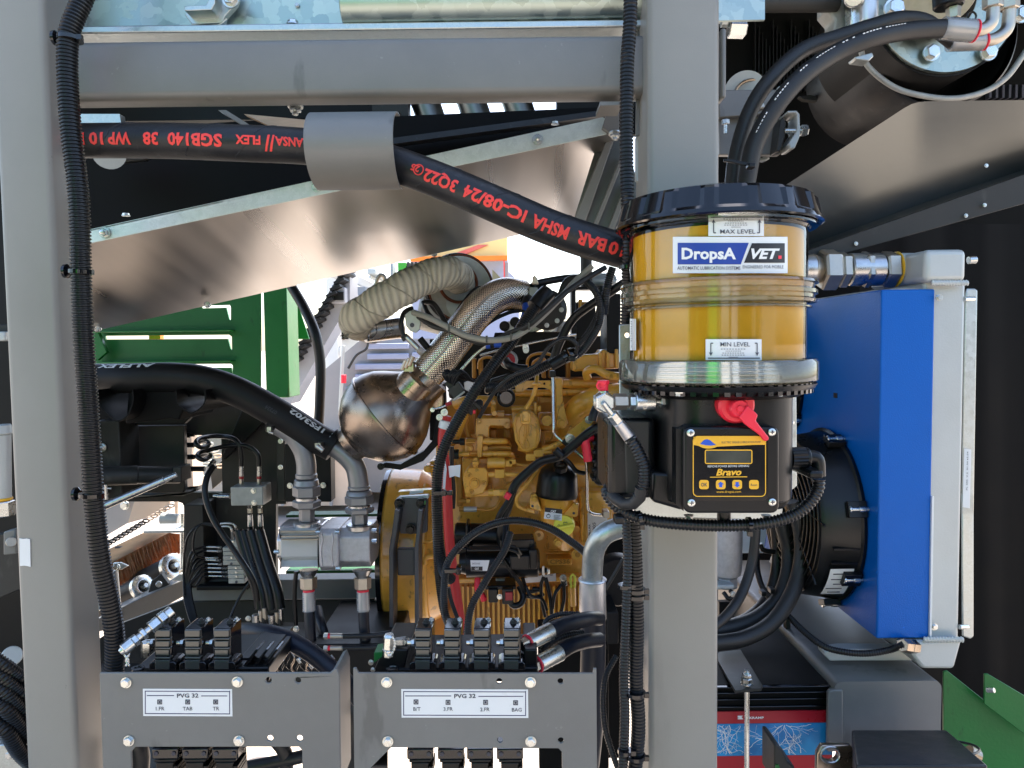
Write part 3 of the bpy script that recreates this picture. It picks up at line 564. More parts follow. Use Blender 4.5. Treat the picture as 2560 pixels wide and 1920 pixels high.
def elbow(label, pts, r, hexs):
    t = T('grey_elbow_pipe', label, 'pipe elbow', P(*pts[-1]), 'grey elbows on top of the gear pump'); pip('elbow_tube', 'elb', t, pts, r, 32, .004); a, z = hexs; a = P(*a); z = P(*z); r = S(r, 1.77)
    segs(t, a, z, [('collar', 0, .09, r * 1.1, r * 1.1, 'c', 'elb'), ('collar', .1, .22, r * 1.2, r * 1.3, 'c', 'elb'), ('hex_nut', .22, .42, r * 1.42, r * 1.42, 'h', 'elb'), ('joint_ring', .42, .5, r * 1.1, r * 1.1, 'c', 'steel'), ('hex_nut', .48, .62, r * 1.45, r * 1.42, 'h', 'elb'), ('hex_neck', .62, .87, r * .8, r * .8, 'h', 'elb'), ('port_flange', .87, 1, r * 1.35, r * 1.35, 'c', 'steel')]); return t
t = elbow('left grey painted elbow pipe rising from the gear pump', [(1690, 1085, 1.77), (1750, 1115, 1.77), (1810, 1160, 1.77), (1860, 1240, 1.77), (1880, 1320, 1.77), (1882, 1400, 1.77)], 60, ((1882, 1385, 1.77), (1886, 1722, 1.77)))
b = B(); b.cyl(P(1655, 1080, 1.77), P(1720, 1070, 1.77), S(66, 1.77), S(64, 1.77)); o = ob('hose_stub', b, MT['black'], t); b = B(); b.cyl(P(1665, 1060, 1.77), P(1715, 1090, 1.77), S(72, 1.77)); ob('hose_clamp', b, MT['dark'], t); b = B(); b.bx(1640, 1100, 1665, 1130, 1.71, 1.73); b.cyl(P(1650, 1130, 1.71), P(1680, 1140, 1.71), S(9, 1.72)); ob('clamp_screw', b, MT['steel'], t)
t = elbow('right grey painted elbow pipe joining the thick printed hose', [(2050, 1220, 1.77), (2120, 1270, 1.77), (2180, 1340, 1.77), (2200, 1420, 1.77), (2205, 1480, 1.77)], 62, ((2205, 1460, 1.77), (2212, 1730, 1.77)))
fr('H')
# gear pump
G_ = T('gear_pump', 'bare aluminium twin gear pump joined to the engine flywheel housing', 'gear pump', P(1900, 460, 1.77)); z0, z1 = .0, 1
def oct_(x0, x1, y0, y1, c, d, th, name, m, xv=None):
    zt, zb = P(x0, y0, d).z, P(x0, y1, d).z; xa, xb = P(x0, (y0 + y1) / 2, d).x, P(x1, (y0 + y1) / 2, d).x; h = zt - zb; k = h * c
    pr = [(d, zb + k), (d, zt - k), (d + k, zt), (d + th - k, zt), (d + th, zt - k), (d + th, zb + k), (d + th - k, zb), (d + k, zb)]
    b = B(); b.prism([(xa, y, z) for y, z in pr], (xb - xa, 0, 0)); return ob(name, b, MT[m], G_, bev=.003)
oct_(1700, 1965, 185, 435, .3, 1.74, .125, 'pump_end', 'alu'); oct_(1722, 1955, 195, 425, .26, 1.733, .02, 'end_face', 'alup'); oct_(1958, 2080, 195, 455, .12, 1.725, .14, 'middle_flange', 'cast'); oct_(2080, 2272, 195, 440, .2, 1.735, .125, 'second_body', 'cast')
for y in (205, 235, 255): bxp('body_groove', 'nickel', G_, 1725, y, 1955, y + 4, 1.71, 1.72, 0)
for x, y in ((1955, 208), (2072, 208), (2078, 432), (1700, 330)): cyp('flange_bolt', 'zinc', G_, (x - 15, y, 1.7), (x + 15, y, 1.7), 13, seg=8)
for x in (1975, 2040): pip('cast_seam', 'cast', G_, [(x, 215, 1.7), (x + 8, 260, 1.7), (x - 2, 320, 1.7), (x + 6, 420, 1.7)], 6, 6)
fr('I'); 
for y in (200, 265): cyp('flange_bolt', 'zinc', G_, (245, y, 1.71), (275, y, 1.71), 14, seg=6)

fr('H')
for lab_, x, xx in (('left pressure hose with red collar hanging from the gear pump', 1895, 1920), ('right pressure hose with red collar hanging from the gear pump', 2228, 2260)):
    t = T('hydraulic_hose', lab_, 'hose', P(x, 1050, 1.72), 'pressure hoses under the gear pump'); r = S(36, 1.75)
    segs(t, P(x, 440, 1.75), P(x + 5, 690, 1.74), [('port_neck', 0, .2, r * 1.7, r * 1.0, 'c', 'steel'), ('hex_nut', .18, .48, r * 1.45, r * 1.4, 'h', 'nickel'), ('red_collar', .48, .55, r * 1.0, r * 1.0, 'c', 'redcap'), ('crimp_ferrule', .54, 1, r * 1.0, r * 1.05, 'c', 'steel')])
    b = B(); b.cyl(P(x + 1, 575, 1.745), P(x + 6, 695, 1.74), r * 1.12, r * 1.15, 24, .03); ob('clear_sleeve', b, MT['sleeve'], t)
    hose([(x + 5, 680, 1.74), (x + 10, 800, 1.73), (xx, 1000, 1.72), (xx + 10, 1200, 1.71)], 33, 'rubberb', t, 'hose_tube')
t = T('rubber_hose', 'blue black hose crossing behind the left pressure hose', 'hose', P(2000, 1000, 1.77)); hose([(1950, 680, 1.82), (1980, 800, 1.77), (2040, 960, 1.77), (2150, 1140, 1.75)], 30, 'rubberb', t, 'hose_tube')
for y, lab_ in ((848, 'upper of two short horizontal hoses with ferrules behind the pump hoses'), (922, 'lower of two short horizontal hoses with ferrules behind the pump hoses')):
    t = T('hydraulic_hose', lab_, 'hose', P(2100, y, 1.7)); hose([(2100, y, 1.7), (2300, y - 5, 1.7), (2420, y - 25, 1.7), (2520, y - 60, 1.72)], 17, 'rubber', t, 'hose_tube'); cyp('crimp_ferrule', 'nickel', t, (2030, y, 1.7), (2110, y, 1.7), 17); cyp('red_collar', 'redcap', t, (2015, y, 1.7), (2032, y, 1.7), 16); cyp('hose_nut', 'nickel', t, (1990, y, 1.7), (2016, y, 1.7), 20, seg=6)
t = T('grey_side_block', 'dark grey block behind the lower left corner of the engine', 'block', P(1050, 1640, 1.75)); fr('S'); bxp('block_body', 'greyd', t, 885, 1500, 1010, 1690, 2.3, 2.4, .006); bxp('block_foot', 'dark', t, 780, 1610, 990, 1700, 1.7, 2.0)
# valve manifold
fr('R'); t = T('manifold_block', 'square plated manifold block with two bolts and a side valve', 'manifold', P(970, 1185, 1.95)); bxp('block_body', 'silverg', t, 755, 925, 1200, 1185, 1.93, 2.0, .002)
for x, y in ((1070, 980), (1078, 1145)): bolt(t, P(x, y, 1.93), S(30, 1.93), 'zinc')
cyp('side_valve', 'steel', t, (750, 1055, 1.96), (590, 1055, 1.96), 40, 36); cyp('valve_tip', 'zinc', t, (590, 1055, 1.96), (515, 1050, 1.96), 24, 22)
for x in (905, 1150): segs(t, P(x, 925, 1.96), P(x, 630, 1.96), [('base_nut', 0, .12, S(42, 1.96), S(42, 1.96), 'h', 'zinc'), ('hex_nut', .12, .38, S(33, 1.96), S(33, 1.96), 'h', 'nickel'), ('red_collar', .38, .5, S(34, 1.96), S(34, 1.96), 'c', 'redband'), ('crimp_ferrule', .5, 1, S(30, 1.96), S(30, 1.96), 'c', 'steel')])
for x in (1020, 1160): segs(t, P(x, 1185, 1.96), P(x + 8, 1470, 1.96), [('neck', 0, .15, S(32, 1.96), S(18, 1.96), 'c', 'zinc'), ('hex_nut', .12, .35, S(35, 1.96), S(35, 1.96), 'h', 'nickel'), ('crimp_ferrule', .42, 1, S(34, 1.96), S(38, 1.96), 'c', 'steel')])
for lab_, pts, r in (('left hose rising from the manifold block and curling through the cut-out', [(905, 640, 1.96), (905, 480, 1.96), (870, 330, 1.96), (780, 250, 1.97), (620, 225, 1.99), (450, 230, 1.97), (320, 260, 1.93), (275, 320, 1.9), (330, 375, 1.9), (420, 365, 1.93), (450, 320, 1.98), (380, 290, 2.05), (240, 345, 2.1)], 32),
                     ('right hose rising from the manifold block and curling below the first', [(1150, 640, 1.96), (1140, 500, 1.96), (1060, 400, 1.96), (930, 350, 1.96), (700, 360, 1.97), (480, 410, 1.97), (330, 450, 1.93), (300, 510, 1.9), (370, 550, 1.9), (450, 520, 1.93), (470, 480, 1.98), (400, 480, 2.05), (250, 510, 2.1)], 32),
                     ('left hose hanging from the manifold block', [(1030, 1460, 1.96), (1035, 1600, 1.96), (1060, 1800, 1.96)], 36), ('right hose hanging from the manifold block', [(1170, 1460, 1.96), (1180, 1600, 1.96), (1220, 1800, 1.96)], 36),
                     ('long black hose curving down past the left of the manifold block', [(520, 640, 1.9), (440, 760, 1.88), (400, 950, 1.86), (430, 1150, 1.85), (520, 1380, 1.84), (660, 1600, 1.83), (800, 1800, 1.82), (1000, 2100, 1.8), (1090, 2300, 1.8), (1120, 2500, 1.8)], 42)):
    t = T('hydraulic_hose', lab_, 'hose', P(*pts[0])); pip('hose_tube', 'black', t, pts, r, 14)
    if 'long' in lab_: cyp('crimp_ferrule', 'steel', t, (530, 560, 1.92), (450, 670, 1.9), 36)
for i, y in enumerate((210, 345, 510, 675)):
    t = T('plug_fitting', ('topmost', 'second', 'third', 'lowest')[i] + ' black plug fitting on the left edge of the upper cut-out', 'plug', P(170, y, 2.08)); cyp('plug_hex', 'black', t, (140, y, 2.08), (200, y, 2.08), 38, seg=6); cyp('plug_body', 'dark', t, (200, y, 2.08), (255 if i < 3 else 400, y, 2.08), 36 if i else 20)
fr('Q')
t = T('valve_stack', 'stack of small plated valve slices with many thin hoses', 'valve stack', P(1900, 1440, 1.95))
for x0, y0, x1, y1 in ((1840, 830, 1975, 935), (1750, 935, 1975, 990), (1755, 990, 2010, 1050), (1755, 1050, 1985, 1110), (1755, 1110, 1995, 1180), (1820, 1185, 2040, 1240), (1820, 1240, 2045, 1305), (1825, 1305, 2050, 1365), (1830, 1365, 2055, 1435)): s = bxp('valve_slice', 'silverg', t, x0, y0, x1, y1 - 4, 1.95, 2.03, .001)
for x, y in ((1870, 1160), (1940, 1410)): b = B(); c = P(x, y, 1.949); b.lathe(c, c + V((0, -.001, 0)), [(0, S(18, 1.95)), (1, S(18, 1.95))], 14); ob('port_hole', b, MT['ink'], t)
for x, y in ((1895, 850), (1875, 1075), (1935, 1215), (1937, 1275), (1943, 1330)): bolt(t, P(x, y, 1.948), S(12, 1.95), 'zinc')
ysL = [(1530, 930), (1535, 985), (1490, 1080), (1520, 1110), (1550, 1165), (1550, 1220), (1555, 1275), (1560, 1332)]
for x, y in ysL: segs(t, P(x + 200 + (60 if y > 1190 else 0), y, 1.96), P(x, y - 5, 1.96), [('thin_nut', 0, .3, S(18, 1.96), S(18, 1.96), 'h', 'zinc'), ('thin_ferrule', .3, 1, S(15, 1.96), S(17, 1.96), 'c', 'steel')])
for y in (910, 950, 1035, 1095, 1155, 1215, 1320): segs(t, P(1990 if y < 1190 else 2050, y, 1.96), P(2190, y - 3, 1.96), [('thin_nut', 0, .35, S(18, 1.96), S(20, 1.96), 'h', 'zinc'), ('thin_ferrule', .35, 1, S(16, 1.96), S(14, 1.96), 'c', 'steel')])
for k in (0, 1): pip('bent_tube', 'steel', t, [(1700 + 20 * k, 650 - 45 * k, 1.93), (1790 + 40 * k, 640 - 42 * k, 1.93), (1860 + 50 * k, 655 - 40 * k, 1.93), (1880 + 55 * k, 720 - 40 * k, 1.93), (1885 + 55 * k, 820 - 50 * k, 1.94)], 16, 10)
H8 = T('thin_hose_bundle', 'bundle of thin black hoses fanning from the left of the valve stack downwards', 'hoses', P(1250, 1650, 1.95))
for i, (x, y) in enumerate(ysL): pip('thin_hose', 'black', H8, [(x, y - 5, 1.96), (x - 90, y + 10, 1.95), (1310 + 6 * i + i % 2 * 20, y + 90 + 8 * i, 1.93), (1230 + 12 * i, 1420 + 8 * i, 1.92), (1225 + 15 * i, 1650, 1.9), (1330 + 14 * i, 2000, 1.85), (1500 + 14 * i, 2240, 1.8)], 17, 8)
pip('thin_hose', 'black', H8, [(1700, 640, 1.93), (1500, 600, 1.93), (1400, 660, 1.92), (1350, 800, 1.92), (1345, 950, 1.92), (1400, 1050, 1.93), (1500, 1080, 1.95)], 14, 8); pip('thin_hose', 'black', H8, [(1700, 650, 1.93), (1450, 620, 1.93), (1290, 750, 1.92), (1230, 950, 1.92), (1210, 1300, 1.92), (1220, 1600, 1.9)], 16, 8)
for i in range(6): pip('thin_hose', 'black', H8, [(2190, 920 + 70 * i, 1.96), (2280, 950 + 60 * i, 1.95), (2330 + 20 * i, 1150 + 40 * i, 1.93), (2360 + 40 * i, 1500 + 20 * i, 1.92), (2400 + 30 * i, 1800, 1.9)], 18, 8)
pip('thin_hose', 'black', H8, [(2150, 1380, 1.93), (2000, 1600, 1.92), (1880, 1850, 1.9), (1840, 2000, 1.88)], 20, 8)
fr('H'); t = T('hose_ferrule_group', 'group of brassy hose ferrules standing left of the blue black hose', 'hose fittings', P(1650, 780, 1.9))
for x, y0, r, m in ((1573, 715, 26, 'steel'), (1670, 715, 26, 'steel'), (1600, 690, 14, 'nickel'), (1625, 675, 14, 'nickel'), (1700, 700, 14, 'nickel'), (1725, 680, 14, 'steel')):
    cyp('ferrule', m, t, (x, y0, 1.85), (x + 3, y0 + 70, 1.85), r); cyp('ferrule_nut', 'greyd', t, (x, y0 + 60, 1.85), (x, y0 + 100, 1.85), r * 1.2, seg=6)
for x, r in ((1575, 30), (1605, 30), (1650, 34), (1700, 34)): pip('ferrule_hose', 'black', t, [(x + 20, 680, 1.86), (x, 560, 1.87), (x - 60, 380, 1.9), (x - 110, 200, 1.92)], r, 10)
pip('ferrule_hose', 'black', t, [(1820, 450, 1.8), (1810, 600, 1.8), (1818, 780, 1.8)], 14, 8); bolt(t, P(1525, 740, 1.84), S(14, 1.84), 'zinc'); bolt(t, P(1820, 805, 1.8), S(16, 1.8), 'zinc')
t = T('blue_wire_tangle', 'small valves and wires in the dark behind the arching hose', 'valve', P(1750, 980, 1.6)); random.seed(11)
bxp('valve_body', 'dark', t, 1560, 900, 2200, 1100, 1.75, 1.9, .004); bxp('blue_body', 'bluep', t, 1700, 930, 1735, 1000, 1.55, 1.6, .003); cyp('valve_tip', 'amber', t, (1650, 905, 1.5), (1690, 912, 1.5), 20, seg=8)
for k in range(9): x, y = 1640 + random.random() * 420, 900 + random.random() * 150; cyp('small_cap', ('zinc', 'steel', 'black')[k % 3], t, (x, y, 1.5), (x + 20, y + 26, 1.5), 14, seg=10)
for k in range(10): x, y = 1650 + 30 * k, 900 + 20 * (k % 3); pip('thin_wire', ('black', 'exh', 'black')[k % 3], t, [(x, y, 1.55), (x + 40, y + 60, 1.54), (x + 20, y + 130, 1.54), (x + 90, y + 180, 1.55)], 7, 6)
# far left margin
fr('S'); t = T('filter_canister', 'silver filter canister with brass ring cut by the left edge of the picture', 'filter', P(10, 1290, 1.2))
cyp('canister_body', 'alup', t, (0, 1085, 1.2), (4, 1245, 1.2), 24, 22); cyp('brass_ring', 'amber', t, (5, 1243, 1.2), (5, 1250, 1.2), 24); cyp('hex_base', 'zinc', t, (6, 1252, 1.2), (8, 1290, 1.2), 27, seg=6, ch=.1); cyp('top_cap', 'alup', t, (-2, 1062, 1.2), (0, 1086, 1.2), 26, 28)
t = T('side_plate', 'dark bolted plate at the left margin above the conduit bundle', 'plate', P(20, 1600, 1.3)); plp('plate_sheet', 'greyd', t, [(-60, 1340), (60, 1330), (60, 1470), (-60, 1520)], 1.35, .02); plp('dark_backing', 'dark', t, [(-200, -60), (70, -60), (90, 1000), (120, 1960), (-200, 1960)], 1.7, .02); plp('plate_sheet', 'grey', t, [(8, 1330), (38, 1322), (40, 1385), (8, 1388)], 1.3, .02); cyp('pin_head', 'nickel', t, (28, 1355, 1.25), (28, 1355, 1.3), 12); cyp('roller_end', 'alup', t, (30, 1640, 1.4), (30, 1640, 1.45), 24)  # tall dark backing added at the margin to close a bright gap
bxp('side_rail', 'greyd', t, -60, 810, 20, 850, 1.5, 1.55); bxp('side_rail', 'alup', t, -60, 829, 12, 853, 1.48, 1.5)
for i, (y0, y1, r) in enumerate(((1640, 1700, 16), (1672, 1745, 17), (1706, 1790, 18), (1745, 1850, 20), (1800, 1920, 20))):
    t = T('ribbed_conduit', ('uppermost', 'second', 'middle', 'fourth', 'lowest')[i] + ' conduit of the bundle at the lower left corner', 'conduit', P(30, y1, 1.1)); conduit([(-50, y0 - 20, 1.08), (10, y0 + 20, 1.08), (50, (y0 + y1) / 2 + 20, 1.1), (90, y1, 1.12), (130, y1 + 60, 1.14)], r, .0045, par=t)
t = T('galvanised_anchor_plate', 'galvanised plate with a bolt at the bottom left corner', 'plate', P(30, 1900, 1.25)); plp('foot_sheet', 'galvf', t, [(-30, 1862), (52, 1862), (60, 1885), (68, 1980), (-30, 1980)], 1.2, .02, .002, ); bolt(t, P(26, 1886, 1.19), S(10, 1.19), 'zinc')
# ================================================================ the engine
fr('S')
E = T('diesel_engine', 'yellow painted diesel engine with black oil filter in the middle of the bay', 'engine', P(1250, 1600, 2.0))
def bxp(name, m, par, x0, y0, x1, y1, d0, d1, bev=.003): b = B(); b.bx(x0, y0, x1, y1, d0, d1); return ob(name, b, MT[m], par, bev=bev)
def plp(name, m, par, pts, d, th, bev=.002, holes=()): b = B(); b.pl(pts, d, th, holes); return ob(name, b, MT[m], par, bev=bev)
def cyp(name, m, par, a, z, r, r2=None, seg=24, ch=.1): b = B(); A_ = P(*a); Z_ = P(*z); d = (a[2] + z[2]) / 2; b.cyl(A_, Z_, S(r, d), S(r2 or r, d), seg, ch); return ob(name, b, MT[m], par)
def pip(name, m, par, pts, r, seg=14, step=.006): b = B(); d = sum(p[2] for p in pts) / len(pts); b.tube(cat(path(pts), step), S(r, d), seg); return ob(name, b, MT[m], par, ang=60)
def disc(name, m, par, x, y, d, r, th=.01, r2=None, seg=28): b = B(); c = P(x, y, d); b.lathe(c + V((0, th, 0)), c, [(0, S(r, d)), (.8, S(r, d)), (1, S(r2 or r * .9, d))], seg); return ob(name, b, MT[m], par)
Y, YD = 'yellow', 'yellow_shade'
# block, sump, head
bxp('cylinder_block', Y, E, 1095, 1160, 1565, 1475, 2.02, 2.5, .01)
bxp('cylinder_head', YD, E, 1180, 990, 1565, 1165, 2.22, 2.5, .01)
bxp('valve_cover', 'dark', E, 1120, 890, 1565, 995, 2.24, 2.45, .01)  # black cover; its dark colour also stands for the shaded gap behind pipes
# flywheel housing
cz = P(1020, 1372, 2.12); fy = 2.12; Rf = .232
b = B(); xa = P(947, 1372, 1.885).x; xb = P(1100, 1372, 1.885).x; c0 = V((xa, fy, cz.z))
b.lathe(c0, V((xb, fy, cz.z)), [(0, Rf), (.05, Rf + .003), (.55, Rf - .004), (.75, Rf - .03), (1, Rf - .05)], 64); ob('flywheel_housing', b, MT[Y], E, ang=25)
b = B(); b.lathe(c0 - V((.012, 0, 0)), c0 + V((.001, 0, 0)), [(0, Rf + .002), (1, Rf + .004)], 72); ob('flywheel_plate', b, MT['blackg'], E)
for an in (-60, -20, 25, 65, 115): bolt(E, c0 + V((-.012, -math.cos(math.radians(an)) * (Rf - .01), math.sin(math.radians(an)) * (Rf - .01))), .006, 'zinc', 'hex', (-1, 0, 0))
b = B(); b.tube([V((xb - .05, fy - math.cos(math.radians(a)) * (Rf - .02), cz.z + math.sin(math.radians(a)) * (Rf - .02))) for a in range(-60, 70, 8)], .012, 10); ob('housing_rib', b, MT[Y], E, ang=60)
fr('O')
plp('housing_bulge', Y, E, [(950, 20), (1100, 10), (1120, 400), (1010, 430), (1000, 300), (985, 230), (950, 120)], 1.93, .1, .006)
cyp('housing_plug', Y, E, (905, 120, 1.9), (1020, 125, 1.92), 45, 60, 18); bxp('housing_plug', Y, E, 905, 75, 965, 165, 1.89, 1.93, .002)
plp('housing_pad', Y, E, [(520, 440), (1010, 410), (1010, 500), (560, 510)], 1.92, .03)
b = B(); b.pl([(690, 435), (880, 415), (870, 455), (680, 475)], 1.915, .002); ob('data_sticker', b, MT['label'], E)
pip('housing_rib', Y, E, [(900, 1440, 1.9), (900, 1360, 1.9), (960, 1330, 1.9), (1050, 1330, 1.92)], 40); pip('housing_rib', Y, E, [(870, 1160, 1.9), (880, 1240, 1.9), (860, 1700, 1.9)], 22); pip('housing_rib', Y, E, [(890, 1130, 1.9), (980, 1125, 1.9), (1020, 1060, 1.9)], 20)
# dark mount bracket on the flywheel housing
mb = T('engine_mount', 'dark grey two-legged engine mount bolted with three black bolts', 'engine mount', P(700, 1700, 1.82))
plp('mount_plate', 'mount', mb, [(485, 560), (510, 530), (920, 530), (935, 560), (930, 990), (890, 1010), (850, 1010), (850, 1020), (560, 1020), (480, 640)], 1.86, .02)
plp('top_strip', 'alup', mb, [(495, 545), (540, 510), (950, 485), (950, 540), (700, 545)], 1.865, .02)
plp('mount_leg', 'mount', mb, [(480, 690), (550, 710), (510, 1000), (460, 1260), (460, 1750), (462, 2500), (405, 2500), (400, 1240), (440, 1010)], 1.80, .07)
plp('mount_leg', 'mount', mb, [(800, 700), (870, 700), (830, 1010), (810, 1230), (818, 2400), (758, 2400), (750, 1230), (780, 1010)], 1.80, .07)
bxp('cross_web', 'mount', mb, 515, 1230, 760, 1600, 1.84, 1.86)
for x, y in ((545, 595), (845, 595), (700, 955)): disc('washer', 'black', mb, x, y, 1.855, 72, .008); bolt(mb, P(x, y, 1.85), S(58, 1.85), 'black', 'hex')
b = B(); b.pl([(890, 565), (910, 565), (905, 620), (888, 618)], 1.822, .001); ob('paint_mark', b, MT['green'], mb)
# ---- front gear / fuel pump group (left centre)
fr('M')
plp('l_bracket', Y, E, [(605, 930), (640, 912), (1060, 912), (1085, 935), (1085, 1050), (1040, 1070), (1000, 1025), (810, 1020), (790, 1040), (790, 1180), (600, 1160)], 1.93, .012)
bxp('bracket_foot', Y, E, 600, 1080, 790, 1300, 1.94, 1.99)
for x, y, r in ((655, 960, 38), (1035, 1010, 50)): disc('bolt_boss', Y, E, x, y, 1.93, r, .008); bolt(E, P(x, y, 1.92), S(r * .62, 1.92), Y, 'hex')
bxp('pump_flange', Y, E, 460, 1200, 790, 1445, 1.93, 2.05, .004); plp('pump_spine', Y, E, [(625, 1160), (705, 1160), (690, 1460), (625, 1460)], 1.9, .05)
pip('pump_rib', Y, E, [(470, 1250, 1.92), (600, 1250, 1.92)], 16); pip('pump_rib', Y, E, [(470, 1400, 1.92), (760, 1400, 1.92)], 20)
for x, y in ((525, 1330), (735, 1330)): disc('bolt_boss', Y, E, x, y, 1.925, 50, .01); bolt(E, P(x, y, 1.915), S(32, 1.9), Y, 'hex')
for y in (1235, 1410):
    pip('fuel_pipe', Y, E, [(700, y, 1.91), (960, y, 1.91), (1030, y + 8, 1.93), (1060, y + 60, 2.0)] if y < 1300 else [(700, y, 1.91), (1000, y, 1.91), (1090, y + 10, 1.93), (1130, y + 110, 1.99)], 42)
    b = B(); b.cyl(P(760, y, 1.91), P(830, y, 1.91), S(50, 1.91)); ob('pipe_clamp', b, MT[Y], E)
cyp('drain_tube', Y, E, (370, 1410, 1.91), (520, 1410, 1.91), 34); cyp('black_cap', 'black', E, (300, 1415, 1.9), (370, 1415, 1.9), 70, seg=16); cyp('black_plug', 'black', E, (385, 1240, 1.9), (450, 1240, 1.9), 50, seg=16); cyp('black_plug', 'black', E, (280, 1240, 1.9), (390, 1240, 1.9), 32)
pip('cooling_pipe', Y, E, [(430, 870, 1.95), (390, 960, 1.94), (330, 1120, 1.95), (240, 1260, 2.0)], 80, 20)
pip('small_pipe', YD, E, [(500, 880, 1.97), (470, 1000, 1.96), (500, 1150, 1.96), (540, 1200, 1.96)], 34)
pip('water_pipe', Y, E, [(430, 700, 1.98), (880, 700, 1.98)], 60, 18); plp('clip', Y, E, [(820, 680), (890, 680), (885, 850), (830, 850)], 1.93, .02); disc('bolt_boss', Y, E, 862, 850, 1.92, 36, .01)
b = B()
for k in range(10): b.cyl(P(815, 740 + k * 11, 1.925), P(885, 738 + k * 11, 1.925), S(6, 1.9), seg=8)
ob('coil_spring', b, MT[Y], E, kind='stuff')
cyp('rail_tube', Y, E, (640, 960, 2.0), (1130, 960, 2.0), 100, seg=28)
plp('rail_block', Y, E, [(900, 830), (1000, 830), (1000, 930), (900, 930)], 1.96, .05); plp('rail_block', Y, E, [(1110, 780), (1190, 780), (1190, 1000), (1100, 1000)], 1.95, .06)
disc('round_cap', 'black', E, 1025, 640, 1.9, 130, .05, 126); disc('round_cap', 'blackg', E, 1025, 632, 1.885, 95, .01); b = B(); c = P(1025, 640, 1.897); b.tube([c + V((math.cos(k / 12 * 3.1416), 0, math.sin(k / 12 * 3.1416))) * S(112, 1.9) for k in range(25)], S(9, 1.9), 6, closed=True); ob('cap_rim', b, MT['black'], E)
for x, y in ((845, 1120), (1040, 1110)): bxp('bolt_pad', YD, E, x - 45, y - 45, x + 50, y + 80, 1.98, 2.05); bolt(E, P(x, y, 1.975), S(34, 1.97), YD, 'hex')
# oval cover with connector
plp('oval_cover', Y, E, [(1225, 835), (1320, 820), (1400, 840), (1470, 920), (1505, 1100), (1490, 1230), (1450, 1330), (1320, 1390), (1230, 1370), (1150, 1230), (1115, 1000), (1140, 900)], 1.88, .06, .004)
b = B(); pts = [(1245, 870), (1320, 850), (1380, 870), (1440, 940), (1475, 1100), (1455, 1220), (1420, 1310), (1320, 1352), (1240, 1330), (1180, 1210), (1150, 1000), (1170, 920)]
b.tube([P(x, y, 1.879) for x, y in pts], S(10, 1.88), 8, closed=True); b.tube(cat(path([(1200, 1120, 1.879), (1240, 1020, 1.879), (1340, 990, 1.879), (1430, 1050, 1.879), (1450, 1150, 1.879), (1420, 1290, 1.879), (1320, 1340, 1.879), (1220, 1250, 1.879), (1200, 1120, 1.879)]), .004), S(6, 1.88), 6); ob('cover_moulding', b, MT[Y], E, kind='stuff', ang=60)
cv = bxp('cover_plug', Y, E, 1220, 840, 1370, 980, 1.83, 1.88, .004); bxp('plug_ridge', Y, cv, 1250, 820, 1335, 960, 1.825, 1.84, .002); bxp('plug_lip', Y, cv, 1240, 960, 1355, 1000, 1.83, 1.87, .002)
for xx in (1278, 1300, 1322, 1342): pip('pin_wire', Y, cv, [(xx, 1000, 1.87), (xx - 2, 1100, 1.872), (xx - 15 + (xx - 1300) * .4, 1160, 1.875)], 8, 6)
pip('pin_wire', Y, E, [(1330, 1120, 1.872), (1300, 1180, 1.872), (1335, 1260, 1.872), (1345, 1320, 1.875)], 10, 6); pip('pin_wire', Y, E, [(1290, 1180, 1.872), (1270, 1310, 1.875)], 10, 6)
plp('cover_mark', Y, E, [(1395, 1080), (1440, 1080), (1438, 1125), (1393, 1122)], 1.877, .003, 0)
for x in (1270, 1330): plp('cover_foot', Y, E, [(x, 1240), (x + 30, 1320), (x - 30, 1320)], 1.875, .005, .001)
# yellow braided loom
pip('yellow_loom', Y, E, [(1290, 790, 1.87), (1350, 700, 1.87), (1400, 600, 1.86), (1435, 480, 1.86), (1450, 340, 1.88), (1440, 250, 1.92)], 30); bxp('loom_clamp', Y, E, 1385, 430, 1515, 465, 1.84, 1.87, .002)
plp('coil_bracket', Y, E, [(1150, 440), (1230, 440), (1290, 400), (1640, 395), (1660, 560), (1620, 520), (1560, 495), (1330, 495), (1260, 550), (1150, 550)], 1.93, .012, .002, [[(1553 + 16 * math.cos(a), 440 + 16 * math.sin(a)) for a in [k * .785 for k in range(8)]]])
pip('inlet_rail', Y, E, [(1080, 570, 1.99), (1400, 570, 1.99), (1800, 560, 1.99)], 52, 20); pip('inlet_rail', Y, E, [(1800, 440, 1.98), (2000, 440, 1.98), (2300, 450, 1.98)], 60, 20); pip('inlet_rail', Y, E, [(1800, 560, 1.98), (2000, 550, 1.98), (2300, 560, 1.98)], 50, 20)
bxp('rail_column', Y, E, 1705, 360, 1810, 960, 1.93, 2.02, .004); pip('fuel_rail', Y, E, [(1100, 785, 1.95), (1500, 785, 1.95)], 44, 18); bxp('rail_nut', Y, E, 1455, 745, 1510, 825, 1.93, 1.97); bxp('rail_nut', Y, E, 1405, 700, 1450, 870, 1.93, 1.97)
disc('core_plug', Y, E, 1590, 950, 1.93, 80, .04); disc('core_plug', Y, E, 1588, 948, 1.925, 32, .01)
cyp('head_tube', Y, E, (1470, 960, 2.0), (1760, 960, 2.0), 130, seg=28); bxp('side_boss', YD, E, 1470, 625, 1660, 710, 1.97, 2.02); bolt(E, P(1520, 665, 1.96), S(36, 1.96), YD, 'hex'); bxp('side_boss', YD, E, 1500, 1090, 1560, 1280, 1.97, 2.02)
pip('small_pipe', YD, E, [(1560, 1230, 1.95), (1640, 1220, 1.95), (1670, 1150, 1.95), (1670, 1060, 1.95)], 13, 8)
